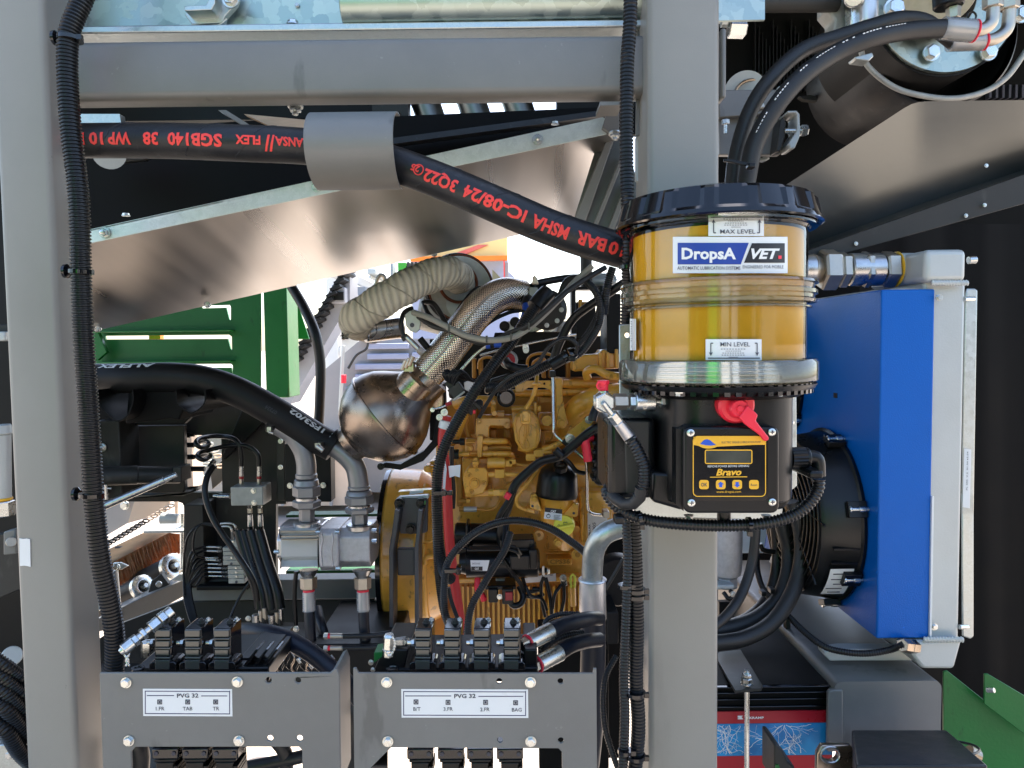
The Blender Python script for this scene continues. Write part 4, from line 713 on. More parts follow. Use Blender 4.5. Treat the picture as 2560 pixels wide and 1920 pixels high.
# big intake elbow
fr('E')
pip('intake_elbow', Y, E, [(1440, 1120, 2.02), (1470, 1030, 1.98), (1540, 960, 1.95), (1640, 920, 1.93), (1760, 900, 1.95)], 72, 28)
plp('elbow_flange', Y, E, [(1390, 1000), (1420, 940), (1450, 1080), (1420, 1110), (1375, 1090)], 1.92, .03); bolt(E, P(1412, 1078, 1.915), S(26, 1.9), Y, 'hex')
pip('block_rail', Y, E, [(1180, 1125, 2.03), (1640, 1130, 2.03)], 60, 18)
pip('coolant_pipe', Y, E, [(1570, 800, 1.93), (1565, 760, 1.92), (1620, 742, 1.9), (1680, 775, 1.9), (1760, 790, 1.92)], 26, 16)
plp('thermostat_house', Y, E, [(1480, 690), (1520, 660), (1650, 650), (1660, 620), (1720, 640), (1770, 650), (1770, 740), (1480, 760)], 1.95, .12, .006)
for x in (1640, 1685, 1740): bxp('house_rib', Y, E, x, 640 if x < 1700 else 620, x + 20, 740, 1.935, 1.96, .003)
pip('injector_pipe', YD, E, [(1200, 760, 2.0), (1205, 680, 1.98), (1260, 650, 1.97), (1340, 655, 1.97), (1360, 700, 2.0)], 9, 8); pip('injector_pipe', YD, E, [(900, 740, 2.0), (910, 690, 1.98), (960, 670, 1.97), (1020, 690, 1.99)], 9, 8); pip('injector_pipe', YD, E, [(1230, 770, 2.0), (1240, 700, 1.99), (1300, 680, 1.98), (1330, 740, 2.0)], 9, 8)
for x in (860, 900, 1290, 1330, 1440): bxp('injector_stub', YD, E, x, 680, x + 25, 800, 2.05, 2.1)
bxp('cover_ledge', YD, E, 1410, 800, 1760, 830, 2.0, 2.1); pip('inlet_runner', Y, E, [(760, 960, 2.0), (840, 940, 1.98), (1000, 940, 1.98)], 34, 16)
b = B(); b.cyl(P(1150, 1070, 1.9), P(1180, 1070, 1.9), S(12, 1.9)); ob('pin', b, MT[Y], E)
# injection pump with bolts
plp('injection_pump', Y, E, [(840, 1350), (940, 1350), (960, 1380), (955, 1460), (930, 1510), (870, 1525), (815, 1510), (803, 1420), (815, 1380)], 1.88, .08, .003)
disc('pump_hub', Y, E, 876, 1447, 1.875, 34, .02); disc('pump_hub', Y, E, 876, 1447, 1.865, 20, .01)
for x, y in ((842, 1398), (933, 1448), (856, 1502)): disc('bolt_boss', Y, E, x, y, 1.875, 17, .01); disc('bolt_socket', YD, E, x, y, 1.871, 9, .004)
bxp('pump_neck', Y, E, 868, 1290, 896, 1350, 1.88, 1.92, .002); bxp('pump_hex', Y, E, 862, 1312, 902, 1335, 1.87, 1.92, .002)
bxp('pump_back', Y, E, 800, 1290, 965, 1420, 1.95, 2.05); bxp('pump_back', YD, E, 765, 1290, 800, 1590, 1.98, 2.05); bxp('pump_base', Y, E, 820, 1490, 975, 1530, 1.89, 2.0)
cyp('solenoid', Y, E, (955, 1320, 1.89), (1062, 1320, 1.89), 33, seg=24, ch=.05); bxp('solenoid_plug', Y, E, 1062, 1305, 1110, 1345, 1.88, 1.91, .002); bxp('solenoid_plug', Y, E, 1085, 1300, 1130, 1330, 1.88, 1.91, .002); pip('solenoid_wire', YD, E, [(1130, 1328, 1.89), (1200, 1335, 1.89), (1245, 1310, 1.89), (1235, 1260, 1.9), (1200, 1230, 1.93)], 10, 8)
bxp('banjo_nut', Y, E, 1000, 1362, 1060, 1415, 1.87, 1.9, .002); cyp('banjo_neck', Y, E, (960, 1392, 1.88), (1000, 1392, 1.88), 18); pip('return_pipe', Y, E, [(1060, 1390, 1.88), (1120, 1392, 1.88), (1160, 1400, 1.9), (1170, 1440, 1.93)], 14, 12)
bxp('sensor_plug', Y, E, 990, 1485, 1075, 1525, 1.87, 1.9, .002); cyp('sensor_neck', Y, E, (960, 1505, 1.88), (995, 1505, 1.88), 22); pip('ribbed_loom', YD, E, [(1060, 1480, 1.9), (1100, 1450, 1.9), (1150, 1410, 1.92)], 14, 10)
for y in (1555, 1605): cyp('bolt_stud', YD, E, (780, y, 1.93), (830, y, 1.93), 14); bxp('bolt_head', Y, E, 825, y - 12, 850, y + 12, 1.92, 1.94, .001)
cyp('sensor_body', 'silverg', E, (810, 1605, 1.9), (890, 1605, 1.9), 17); pip('sensor_wire', YD, E, [(890, 1605, 1.9), (960, 1612, 1.9), (1010, 1590, 1.9), (1030, 1550, 1.91)], 9, 8)
pip('sensor_lead', YD, E, [(1100, 1230, 1.93), (1040, 1225, 1.93), (960, 1232, 1.93)], 18, 10)
for i, (x, y) in enumerate(((1190, 1300), (1240, 1275), (1290, 1255))): bxp('inline_plug', Y, E, x, y - 35, x + 60, y + 10, 1.88, 1.92, .003)
pip('ribbed_loom', Y, E, [(1150, 1230, 1.93), (1250, 1250, 1.9), (1340, 1225, 1.88), (1430, 1180, 1.87), (1480, 1110, 1.88)], 18, 10)
plp('yellow_strap', Y, E, [(1440, 1140), (1565, 1040), (1605, 1065), (1600, 1085), (1500, 1180), (1470, 1190)], 1.86, .01, .002); bolt(E, P(1578, 1055, 1.855), S(20, 1.85), 'zinc', 'nut')
# filter housing with label
fr('N')
b = B(); a, z = P(1085, 560, 1.86), P(1090, 900, 1.9)
b.lathe(P(1065, 530, 1.87), P(1050, 1040, 1.92), [(0, S(285, 1.87)), (.28, S(278, 1.87)), (.5, S(262, 1.87)), (.8, S(235, 1.87)), (1, S(190, 1.87))], 48); fh = ob('filter_housing', b, MT[Y], E, ang=30)
plp('housing_ear', Y, E, [(705, 655), (780, 640), (860, 885), (690, 830), (685, 740)], 1.84, .03); plp('housing_ear', Y, E, [(1300, 760), (1370, 770), (1350, 940), (1320, 960), (1150, 930)], 1.84, .03)
for x, y, r in ((748, 712, 45), (1318, 805, 45)): disc('bolt_boss', Y, E, x, y, 1.835, r, .01); bolt(E, P(x, y, 1.83), S(32, 1.83), Y, 'hex')
for x, y in ((726, 805), (1297, 903)): disc('bolt_hole', 'ink', E, x, y, 1.8385, 18, .004)
OF = T('oil_filter', 'black domed oil filter cap on the yellow housing in the engine centre', 'oil filter', P(1070, 700, 1.82))
b = B(); b.lathe(P(1062, 670, 1.86), P(1090, 195, 1.86), [(0, S(282, 1.86)), (.04, S(292, 1.86)), (.12, S(292, 1.86)), (.42, S(280, 1.86)), (.62, S(268, 1.86)), (.78, S(238, 1.86)), (.92, S(160, 1.86)), (1, S(60, 1.86))], 56); ob('filter_dome', b, MT['black'], OF, ang=40)
b = B(); c = P(1110, 262, 1.80); ax = V((0, -.6, .8)); b.lathe(c - ax * .005, c + ax * .007, [(0, S(105, 1.82)), (1, S(98, 1.82)), (1, S(62, 1.82)), (.4, S(58, 1.82))], 8, cap=False); b.box(c + ax * .004, (S(130, 1.8), .006, .004)); ob('filter_hex', b, MT['black'], OF)
def lab(par, pts, d, name='label', m='label', th=.0012): b = B(); b.pl(pts, d, th); return ob(name, b, MT[m], par)
s = lab(E, [(903, 822), (1138, 850), (1130, 1005), (883, 975)], 1.775, 'filter_label'); 
lab(s, [(903, 822), (1138, 850), (1135, 912), (895, 882)], 1.774, 'label_header', 'lblack')
b = B(); flattext(b, 'CAT', 1012, 893, 1.773, 32, 75, .05, rot=-.08); ob('header_word', b, MT['white'], s)
b = B(); b.tube([P(945 + math.cos(k * .628) * 26, 940 + math.sin(k * .628) * 26, 1.7735) for k in range(10)], S(4, 1.78), 4, closed=True); b.pl([(920, 930), (945, 905), (970, 930), (945, 925)], 1.7735, .0004); ob('oil_symbol', b, MT['ink'], s, kind='stuff')
b = B()
for k in range(6): b.pl([(1020, 925 + k * 12), (1115 - k % 3 * 14, 933 + k * 12), (1115 - k % 3 * 14, 937 + k * 12), (1020, 929 + k * 12)], 1.7735, .0003)
ob('small_print', b, MT['ink'], s, kind='stuff')
b = B(); c = P(1162, 1075, 1.83); b.lathe(c + V((.004, .04, -.006)), c, [(0, S(150, 1.83)), (.9, S(148, 1.83)), (1, S(138, 1.83))], 40); OC = ob('oil_cap', b, MT['oilcap'], E, label='bright yellow round oil filler cap below the black filter')
b = B(); b.pl([(1020, 1110), (1290, 1050), (1300, 1080), (1030, 1145)], 1.815, .02); ob('cap_grip', b, MT['oilcap'], OC, bev=.002)
b = B(); b.tube(path([(1160, 1060, 1.8285), (1155, 1030, 1.8285), (1175, 1025, 1.8285), (1180, 1032, 1.8285), (1200, 1022, 1.8285), (1205, 1052, 1.8285)]), S(4, 1.83), 4, closed=True); b.tube([P(1090 + math.cos(k) * 14, 1075 + math.sin(k) * 16, 1.8285) for k in range(6)], S(4, 1.83), 4, closed=True); ob('cap_symbol', b, MT['ink'], OC, kind='stuff')
cyp('filler_neck', Y, E, (1180, 1330, 1.9), (1165, 1090, 1.85), 120); bolt(E, P(1078, 1305, 1.86), S(50, 1.86), Y, 'hex'); disc('bolt_boss', Y, E, 1078, 1305, 1.87, 60, .02)
disc('bolt_boss', Y, E, 815, 1210, 1.92, 80, .05); disc('bolt_socket', YD, E, 815, 1205, 1.918, 26, .004); bxp('boss_block', Y, E, 735, 1140, 890, 1230, 1.93, 1.98); disc('bolt_boss', Y, E, 1340, 1470, 1.9, 85, .06); disc('bolt_socket', YD, E, 1350, 1480, 1.898, 36, .004)
disc('bolt_boss', Y, E, 1340, 1120, 1.94, 50, .05); pip('block_rib', Y, E, [(880, 1450, 2.01), (1240, 1450, 2.01)], 14, 8); pip('block_rib', Y, E, [(930, 1220, 2.01), (930, 1400, 2.01), (1220, 1405, 2.01)], 10, 8)
s = bxp('cast_plate', Y, E, 930, 1528, 1275, 1628, 1.98, 2.02, .004); b = B(); flattext(b, 'CPS36', 1105, 1600, 1.977, 62, 280, .03); b2 = B(); b2.v = b.v; b2.f = b.f; ob('cast_letters', b, MT[YD], s)
plp('oil_pipe_pad', Y, E, [(650, 830), (760, 850), (760, 910), (660, 890)], 1.86, .04); pip('oil_pipe', Y, E, [(790, 280, 1.9), (720, 420, 1.88), (600, 560, 1.87), (510, 690, 1.87), (520, 790, 1.87), (590, 840, 1.87), (690, 865, 1.87)], 26, 14)
plp('serial_backing', Y, E, [(1410, 600), (1830, 600), (1830, 1330), (1430, 1330)], 1.95, .06, .006); plp('serial_backing', Y, E, [(1370, 590), (1430, 570), (1450, 1310), (1400, 1330)], 1.93, .05, .006)
s = lab(E, [(1485, 905), (1760, 905), (1760, 1300), (1495, 1300)], 1.945, 'serial_plate', 'alu'); b = B(); flattext(b, 'CATERPILLAR', 1527, 1215, 1.944, 26, 330, .02, rot=math.pi / 2); flattext(b, 'C3.6 3005', 1600, 1190, 1.944, 44, 330, .01, rot=math.pi / 2); ob('plate_words', b, MT['ink'], s)
for x, y in ((1390, 630), (1550, 835), (1700, 815), (1430, 1310)): bolt(E, P(x, y, 1.925), S(24, 1.93), Y, 'hex')
disc('round_pad', Y, E, 1790, 1310, 1.94, 70, .04)
# lower ribs of the sump
fr('I')
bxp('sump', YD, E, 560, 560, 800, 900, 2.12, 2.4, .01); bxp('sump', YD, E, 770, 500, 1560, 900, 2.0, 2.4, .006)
b = B(); x = 800
while x < 1520: b.bx(x, 545, x + 14, 900, 1.985, 2.0); x += 31
ob('sump_rib', b, MT[Y], E, kind='stuff', ang=30); bxp('sump_ledge', Y, E, 775, 490, 1530, 520, 1.97, 2.01)
s = lab(E, [(1180, 492), (1375, 463), (1378, 510), (1185, 522)], 1.965, 'tag_plate', 'alu'); b = B(); flattext(b, 'CAT', 1350, 478, 1.964, 8, 18, .03); ob('plate_word', b, MT['ink'], s)
# starter and ancillaries
ST = T('starter_motor', 'black starter motor, the larger lower cylinder with a white CAT sticker', 'starter motor', P(1000, 480, 1.85)) if False else T('starter_motor', 'large black starter motor with a white part sticker, low on the engine', 'starter motor', P(1000, 480, 1.85))
b = B(); b.lathe(P(785, 402, 1.85), P(1275, 392, 1.85), [(0, S(60, 1.85)), (.08, S(70, 1.85)), (.085, S(88, 1.85)), (.62, S(88, 1.85)), (.63, S(92, 1.85)), (.97, S(92, 1.85)), (1, S(70, 1.85))], 40); ob('motor_body', b, MT['black'], ST)
bxp('motor_endcap', 'black', ST, 1210, 318, 1262, 440, 1.77, 1.85, .004); bxp('end_flange', 'black', ST, 1095, 355, 1215, 440, 1.76, 1.8, .003); bxp('top_ridge', 'greyd', ST, 830, 318, 1205, 326, 1.79, 1.83, .001)
plp('motor_top', 'black', ST, [(1030, 260), (1240, 255), (1255, 330), (1030, 330)], 1.8, .06)
s = lab(ST, [(850, 383), (968, 383), (953, 448), (855, 448)], 1.758, 'part_sticker'); lab(s, [(855, 422), (925, 422), (925, 447), (856, 447)], 1.757, 'sticker_block', 'lblack'); b = B(); flattext(b, 'CAT', 890, 441, 1.756, 13, 26, .04); ob('sticker_word', b, MT['white'], s); b = B(); flattext(b, '3472163', 885, 408, 1.757, 10, 48, .0); ob('sticker_number', b, MT['ink'], s)
b = B(); b.cyl(P(755, 225, 1.92), P(1040, 235, 1.92), S(75, 1.92)); al = T('solenoid_unit', 'black cylinder just above the large starter motor', 'solenoid', P(900, 300, 1.92)); ob('unit_body', b, MT['black'], al); bxp('unit_band', 'black', al, 820, 165, 838, 305, 1.83, 1.9); bxp('unit_cap', 'black', al, 1010, 150, 1090, 300, 1.84, 1.95, .006); bxp('unit_base', 'black', al, 760, 300, 860, 350, 1.85, 1.95, .006)
b = B(); b.cyl(P(1262, 445, 1.84), P(1320, 445, 1.84), S(16, 1.84)); ob('terminal_stud', b, MT['black'], ST); plp('terminal_tab', 'zinc', ST, [(1290, 418), (1306, 418), (1308, 480), (1288, 480)], 1.82, .004); bolt(ST, P(1322, 448, 1.82), S(18, 1.82), 'zinc', 'hex', (1, 0, 0))
# wiring at the bottom
def wire(label, pts, r, m='black', par=None, cat_='cable', name='cable', seg=10, tag_=None):
    t = T(name, label, cat_, P(*pts[-1])); pip('sheath', m, t, pts, r, seg); return t
W = T('engine_loom', 'tangle of thin black cables with small plugs below the starter motor', 'wiring', P(1150, 650, 1.85))
for pts, r in (([(1300, 485, 1.83), (1285, 540, 1.83), (1290, 640, 1.83), (1310, 730, 1.83)], 11), ([(1312, 490, 1.825), (1330, 560, 1.82), (1345, 640, 1.82), (1350, 710, 1.82)], 13), ([(1412, 530, 1.83), (1370, 590, 1.82), (1355, 680, 1.82)], 11), ([(1425, 535, 1.83), (1425, 620, 1.83), (1408, 700, 1.83)], 12),
               ([(1190, 540, 1.83), (1220, 600, 1.82), (1290, 620, 1.82), (1320, 690, 1.82)], 10), ([(1050, 560, 1.84), (1090, 560, 1.84), (1110, 600, 1.84)], 9), ([(1080, 600, 1.83), (1110, 660, 1.82), (1160, 650, 1.82), (1175, 600, 1.83), (1150, 540, 1.84)], 20), ([(1060, 380, 1.8), (1110, 460, 1.8), (1160, 530, 1.82), (1180, 580, 1.83)], 14), ([(1180, 600, 1.83), (1250, 610, 1.83), (1300, 590, 1.84)], 12), ([(1170, 490, 1.84), (1200, 570, 1.84), (1260, 570, 1.84)], 12)): pip('cable', 'black', W, pts, r, 8)
bxp('relay_body', 'black', W, 960, 560, 1020, 645, 1.82, 1.88, .003); bxp('relay_body', 'black', W, 1045, 560, 1115, 655, 1.81, 1.87, .003); bxp('relay_mark', 'redband', W, 1065, 580, 1110, 630, 1.805, 1.812, .001); bxp('relay_body', 'black', W, 940, 540, 1130, 565, 1.83, 1.9, .003); bolt(W, P(1030, 606, 1.82), S(14, 1.82), 'zinc'); bxp('relay_plate', 'silverg', W, 1005, 495, 1063, 545, 1.87, 1.9)
cyp('plug_body', 'black', W, (1230, 560, 1.84), (1275, 562, 1.84), 16); lug = plp('cable_lug', 'zinc', W, [(1405, 475), (1440, 475), (1445, 540), (1405, 540)], 1.85, .006, .001); bolt(W, P(1420, 490, 1.845), S(18, 1.84), 'zinc')
t = T('red_sleeve', 'small red plastic cap under the left end of the starter motor', 'cap', P(915, 560, 1.86)); pip('cap_body', 'redcap', t, [(895, 490, 1.87), (895, 560, 1.86), (925, 600, 1.86), (935, 630, 1.86)], 20, 14)
t = T('dipstick', 'yellow looped dipstick handle right of the cable lugs', 'dipstick', P(1478, 560, 1.85)); pip('ring_handle', 'oilcap', t, [(1470, 550, 1.85), (1466, 490, 1.85), (1480, 468, 1.85), (1492, 490, 1.85), (1490, 550, 1.85)], 8, 8); cyp('stick_tube', Y, t, (1480, 545, 1.86), (1482, 660, 1.88), 18)
# ---- exhaust
fr('E')
X = T('exhaust_canister', 'heat-tinted round steel exhaust canister left of the engine', 'exhaust canister', P(320, 1320, 1.8))
ca, cb = P(175, 1150, 1.76), P(420, 925, 1.76); axn = (cb - ca).normalized(); cm = P(326, 1032, 1.76); rs = S(278, 1.76)
b = B(); prof = [(0, S(60, 1.76)), (0.004, S(104, 1.76)), (0.06, S(120, 1.76)), (0.085, S(124, 1.76)), (0.11, S(150, 1.76)), (0.17, S(200, 1.76)), (0.29, S(255, 1.76)), (0.41, S(286, 1.76)), (0.49, S(293, 1.76)), (0.495, S(303, 1.76)), (0.512, S(303, 1.76)), (0.517, S(293, 1.76)), (0.6, S(284, 1.76)), (0.7, S(258, 1.76)), (0.78, S(222, 1.76)), (0.86, S(178, 1.76)), (0.93, S(142, 1.76)), (1, S(126, 1.76)), (1.15, S(118, 1.76))]
axc = (P(560, 830, 1.76) - P(120, 1190, 1.76)).normalized(); L_ = S(600, 1.76); axc = (P(470, 1190, 1.76) - P(180, 880, 1.76)).normalized() * 0 + axc
b.lathe(cm - axc * L_ * .5, cm + axc * L_ * .5, prof, 64); ob('canister_shell', b, MT['bulb'], X, ang=25)
fr('E')
segs(X, P(420, 930, 1.73), P(640, 700, 1.72), [('neck_pipe', -.1, .35, S(115, 1.73), S(108, 1.73), 'c', 'exh'), ('neck_weld', .02, .06, S(122, 1.73), S(120, 1.73), 'c', 'bulb'), ('band_clamp', .3, .55, S(112, 1.73), S(108, 1.73), 'c', 'exh')])
b = B()
for k in range(3): b.cyl(P(430 + k * 22, 730 - k * 12 + 20, 1.66), P(455 + k * 22, 690 - k * 12, 1.66), S(14, 1.66), seg=8)
b.bx(440, 700, 500, 760, 1.66, 1.69); ob('clamp_bolt', b, MT['exh'], X, bev=.001)
H_ = T('heat_shield_pipe', 'dimpled foil heat shield wrapped around the exhaust downpipe', 'heat shield', P(600, 780, 1.72))
pip('shield_tube', 'perf', H_, [(585, 770, 1.70), (700, 640, 1.70), (860, 430, 1.71), (960, 330, 1.73), (1060, 285, 1.75), (1165, 295, 1.78)], 104, 40)
b = B(); a = P(1160, 292, 1.78); b.cyl(a, P(1180, 292, 1.785), S(98, 1.78)); ob('end_ring', b, MT['zinc'], H_)
pip('shield_seam', 'dark', H_, [(690, 790, 1.70), (830, 610, 1.70), (950, 470, 1.71), (1080, 400, 1.74), (1160, 385, 1.76)], 12, 8)
b = B(); b.cyl(P(1185, 300, 1.8), P(1290, 330, 1.8), S(90, 1.8), S(120, 1.8)); tb = T('turbocharger', 'dark metal turbocharger behind hoses at the top of the engine', 'turbocharger', P(1250, 400, 1.9)); ob('inlet_neck', b, MT['dark'], tb)
b = B(); b.cyl(P(1320, 380, 1.78), P(1325, 380, 1.95), S(120, 1.85), ch=.25, seg=36); ob('compressor_housing', b, MT['greyd'], tb)
for a in range(0, 360, 45): bolt(tb, P(1320 + 90 * math.cos(math.radians(a)), 380 + 95 * math.sin(math.radians(a)), 1.775), S(12, 1.78), 'steel')
bxp('clamp_plate', 'silverg', tb, 1210, 240, 1265, 300, 1.74, 1.76); pip('vent_pipe', 'black', tb, [(1230, 240, 1.76), (1270, 215, 1.77), (1440, 185, 1.8), (1560, 180, 1.85)], 22, 14)
plp('lift_bracket', 'exh', tb, [(1232, 180), (1245, 165), (1262, 185), (1270, 225), (1230, 225)], 1.75, .02, .002)
# wrapped pipe and its round plate
WP = T('wrapped_exhaust_pipe', 'exhaust pipe wrapped in woven beige insulation tape', 'exhaust pipe', P(100, 520, 1.7))
wpts = cat(path([(790, 190, 1.82), (700, 150, 1.72), (560, 190, 1.68), (400, 270, 1.65), (250, 360, 1.65), (150, 430, 1.68), (160, 470, 1.8), (200, 480, 1.85)]), .0035); random.seed(3)
rw = [S(101, 1.7) * (1 + .035 * math.sin(i * .33) + .018 * math.sin(i * 1.7) - (.05 if i < 4 else 0)) for i in range(len(wpts))]
b = B(); b.tube(wpts, rw, 40); ob('tape_wrap', b, MT['wrap'], WP, ang=70)
b = B()
for k in range(6):
    i0 = 8 + k * (len(wpts) - 40) // 6; pts = []
    for j in range(16):
        an = -1.5 + j * .2; i = min(len(wpts) - 3, max(2, i0 + j - 4)); t_ = (wpts[i + 1] - wpts[i - 1]).normalized(); fw = V((0, -1, 0)); fw = (fw - t_ * fw.dot(t_)).normalized(); up = t_.cross(fw); up = up if up.z > 0 else -up
        pts.append(wpts[i] + (fw * math.cos(an) + up * math.sin(an)) * (rw[i] - .0006))
    b.tube(pts, .0016, 6)
ob('tape_edge', b, MT['wrap'], WP, kind='stuff', ang=60)
b = B()
for k in range(16): a = P(70 + random.random() * 40, 520 + random.random() * 20, 1.66); b.tube([a, a + V((-.004 - random.random() * .008, 0, -.004 - random.random() * .006))], .0006, 4)
ob('frayed_thread', b, MT['wrap'], WP, kind='stuff')
RP = T('silencer_end', 'rusty rimmed pale round plate behind the wrapped exhaust pipe', 'silencer', P(850, 320, 1.9))
c = P(790, 245, 1.85); nv = V((.35, -1, .1)).normalized(); rp_ = S(222, 1.85)
b = B(); b.lathe(c - nv * .03, c, [(0, rp_ * .98), (.7, rp_), (1, rp_ * .97)], 56); ob('silencer_drum', b, MT['dark'], RP)
mat('palepl', (.50, .50, .42), .4, var=.2, vs=20); b = B(); b.lathe(c - nv * .004, c + nv * .004, [(0, rp_ * .90), (1, rp_ * .88)], 56); ob('pale_face', b, MT['palepl'], RP)
mat('rust', (.16, .05, .02), .8, var=.5, vs=60); b = B(); q = nv.to_track_quat('Z', 'Y'); b.tube([c + q @ V((math.cos(k / 28 * math.pi) * rp_ * .91, math.sin(k / 28 * math.pi) * rp_ * .91, .003)) for k in range(56)], .0022, 6, closed=True); ob('rust_rim', b, MT['rust'], RP, ang=60)
b = B(); c2 = P(775, 215, 1.83); b.tube([c2 + q @ V((math.cos(k / 24 * math.pi), math.sin(k / 24 * math.pi), .004)) * S(118, 1.83) for k in range(48)], .004, 8, closed=True); ob('inner_ring', b, MT['rust'], RP, ang=60)
b = B(); b.pl([(985, 130), (1035, 180), (1035, 225), (1000, 240), (985, 200)], 1.84, .01); ob('edge_tab', b, MT['exh'], RP)
HS = T('heat_plate', 'pale smooth curved heat plate below the wrapped exhaust pipe', 'heat shield', P(720, 500, 1.9))
b = B(); b.cyl(P(560, 330, 1.9), P(940, 430, 1.9), S(170, 1.9), seg=40); ob('plate_body', b, MT['alup'], HS)
pip('plate_rim', 'black', HS, [(720, 470, 1.72), (790, 360, 1.74), (860, 270, 1.76), (900, 245, 1.78), (950, 250, 1.78)], 12, 8); pip('plate_rim', 'black', HS, [(560, 330, 1.76), (590, 400, 1.74), (680, 490, 1.72), (740, 560, 1.72)], 14, 8); pip('bonded_edge', 'rust', HS, [(575, 350, 1.75), (600, 440, 1.74), (690, 500, 1.72)], 6, 6)
t = T('support_tab', 'pale pierced steel tab hanging under the wrapped pipe', 'bracket', P(495, 500, 1.68)); plp('tab_plate', 'alup', t, [(480, 385), (525, 390), (546, 460), (540, 500), (515, 522), (480, 510), (455, 480), (445, 410)], 1.68, .006); disc('tab_hole', 'ink', t, 492, 474, 1.679, 14, .002); disc('tab_rim', 'alup', t, 492, 474, 1.6795, 24, .002)
t = T('exhaust_branch', 'pinkish polished pipe showing under the wrapped exhaust pipe', 'pipe', P(330, 500, 1.85)); cyp('pipe_body', 'steel', t, (200, 520, 1.8), (425, 490, 1.85), 62, 66, 30); pip('wire_tie', 'ink', t, [(330, 440, 1.75), (338, 500, 1.745), (310, 550, 1.75), (260, 560, 1.76)], 3, 5); pip('wire_tie', 'ink', t, [(270, 480, 1.75), (275, 520, 1.745), (240, 560, 1.75)], 3, 5)
t = T('oxygen_sensor', 'slim steel sensor with black twisted cable above the canister neck', 'sensor', P(545, 640, 1.68)); cyp('sensor_tube', 'steel', t, (455, 545, 1.68), (545, 635, 1.68), 18); cyp('sensor_nut', 'zinc', t, (530, 620, 1.68), (560, 650, 1.68), 24, seg=6); cyp('sensor_collar', 'greyd', t, (430, 560, 1.68), (468, 540, 1.68), 18); pip('sensor_cable', 'black', t, [(445, 545, 1.68), (425, 500, 1.68), (430, 430, 1.68), (450, 390, 1.7), (490, 370, 1.72)], 15, 10)
cyp('sensor_tube', 'dark', t, (540, 555, 1.7), (600, 630, 1.7), 20)
t = T('bent_steel_strap', 'brown strap loop sticking up behind the wrapped pipe', 'strap', P(280, 230, 1.9)); pip('strap_loop', 'exh', t, [(265, 235, 1.9), (280, 185, 1.9), (300, 165, 1.9), (320, 175, 1.9), (330, 210, 1.9)], 12, 8)
# canister bracket under it
t = T('canister_bracket', 'dark cast bracket curving below the round exhaust canister', 'bracket', P(300, 1340, 1.85)); plp('cast_arm', 'dark', t, [(280, 1340), (330, 1318), (420, 1330), (560, 1250), (620, 1180), (650, 1000), (680, 1080), (660, 1200), (560, 1310), (420, 1365), (330, 1352), (290, 1358)], 1.84, .04); bolt(t, P(300, 1342, 1.83), S(18, 1.83), 'black')
t = T('support_plate', 'dull brown vertical bracket behind the canister neck', 'bracket', P(640, 950, 1.85)); plp('support_sheet', 'exh', t, [(610, 860), (680, 830), (680, 970), (640, 990), (605, 960)], 1.80, .02); disc('sheet_hole', 'ink', t, 642, 905, 1.799, 14, .002)
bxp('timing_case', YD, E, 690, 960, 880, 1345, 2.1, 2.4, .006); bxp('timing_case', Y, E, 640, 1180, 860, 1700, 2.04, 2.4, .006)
plp('dark_casting', 'dark', t, [(600, 830), (690, 830), (700, 1060), (660, 1200), (600, 1180)], 1.86, .05)
# ---- top right cluster: dark boxes, brackets, sensors
t = T('air_duct', 'dark plastic air duct and frame in the upper right of the engine bay', 'air duct', P(1700, 600, 2.1)); bxp('duct_body', 'dark', t, 1690, 280, 1775, 650, 1.95, 2.1); bxp('duct_top', 'alup', t, 1540, 150, 1760, 235, 2.0, 2.2, .02); bxp('duct_frame', 'black', t, 1470, 225, 1500, 540, 1.95, 2.0); bxp('duct_frame', 'black', t, 1500, 236, 1700, 256, 1.95, 2.0); bxp('duct_frame', 'dark', t, 1500, 330, 1620, 560, 2.0, 2.05); bxp('duct_clip', Y, t, 1515, 315, 1540, 370, 1.98, 2.0); bxp('duct_clip', Y, t, 1540, 335, 1590, 350, 1.98, 2.0)
b = B(); b.cyl(P(1560, 20, 2.0), P(1565, 250, 2.0), S(36, 2.0)); ob('duct_post', b, MT['greyd'], t)
bxp('back_panel', 'greyd', t, 1420, 540, 1775, 660, 2.2, 2.25); plp('back_panel', 'dark', t, [(600, 560), (1500, 560), (1500, 690), (700, 690), (600, 640)], 2.16, .04)
t = T('hose_clip_bracket', 'pale alloy bracket with round socket bolt right of centre', 'bracket', P(1340, 520, 1.8)); plp('clip_plate', 'alup', t, [(1305, 440), (1325, 430), (1380, 440), (1390, 475), (1380, 515), (1300, 515)], 1.82, .02); bolt(t, P(1345, 482, 1.81), S(26, 1.81), 'zinc'); disc('clip_ring', 'zinc', t, 1345, 482, 1.815, 30, .004)
t = T('small_valve', 'small dull metal sensor block with silver bolt on top', 'sensor', P(1410, 510, 1.85)); cyp('sensor_body', 'silverg', t, (1410, 450, 1.85), (1412, 515, 1.85), 34); bolt(t, P(1422, 440, 1.85), S(16, 1.85), 'zinc', 'hex', (0, 0, 1))
t = T('manifold_support', 'black manifold casting below the hose clip bracket', 'manifold', P(1200, 560, 1.95)); plp('casting', 'dark', t, [(1000, 520), (1440, 510), (1440, 560), (1200, 590), (1080, 620), (980, 600)], 1.9, .06); plp('pale_casting', 'steel', t, [(1040, 470), (1080, 450), (1200, 450), (1290, 500), (1240, 520), (1060, 520)], 1.95, .04)
for x, y in ((1060, 480), (1150, 490), (1125, 455)): bolt(t, P(x, y, 1.93), S(26, 1.93), 'black')
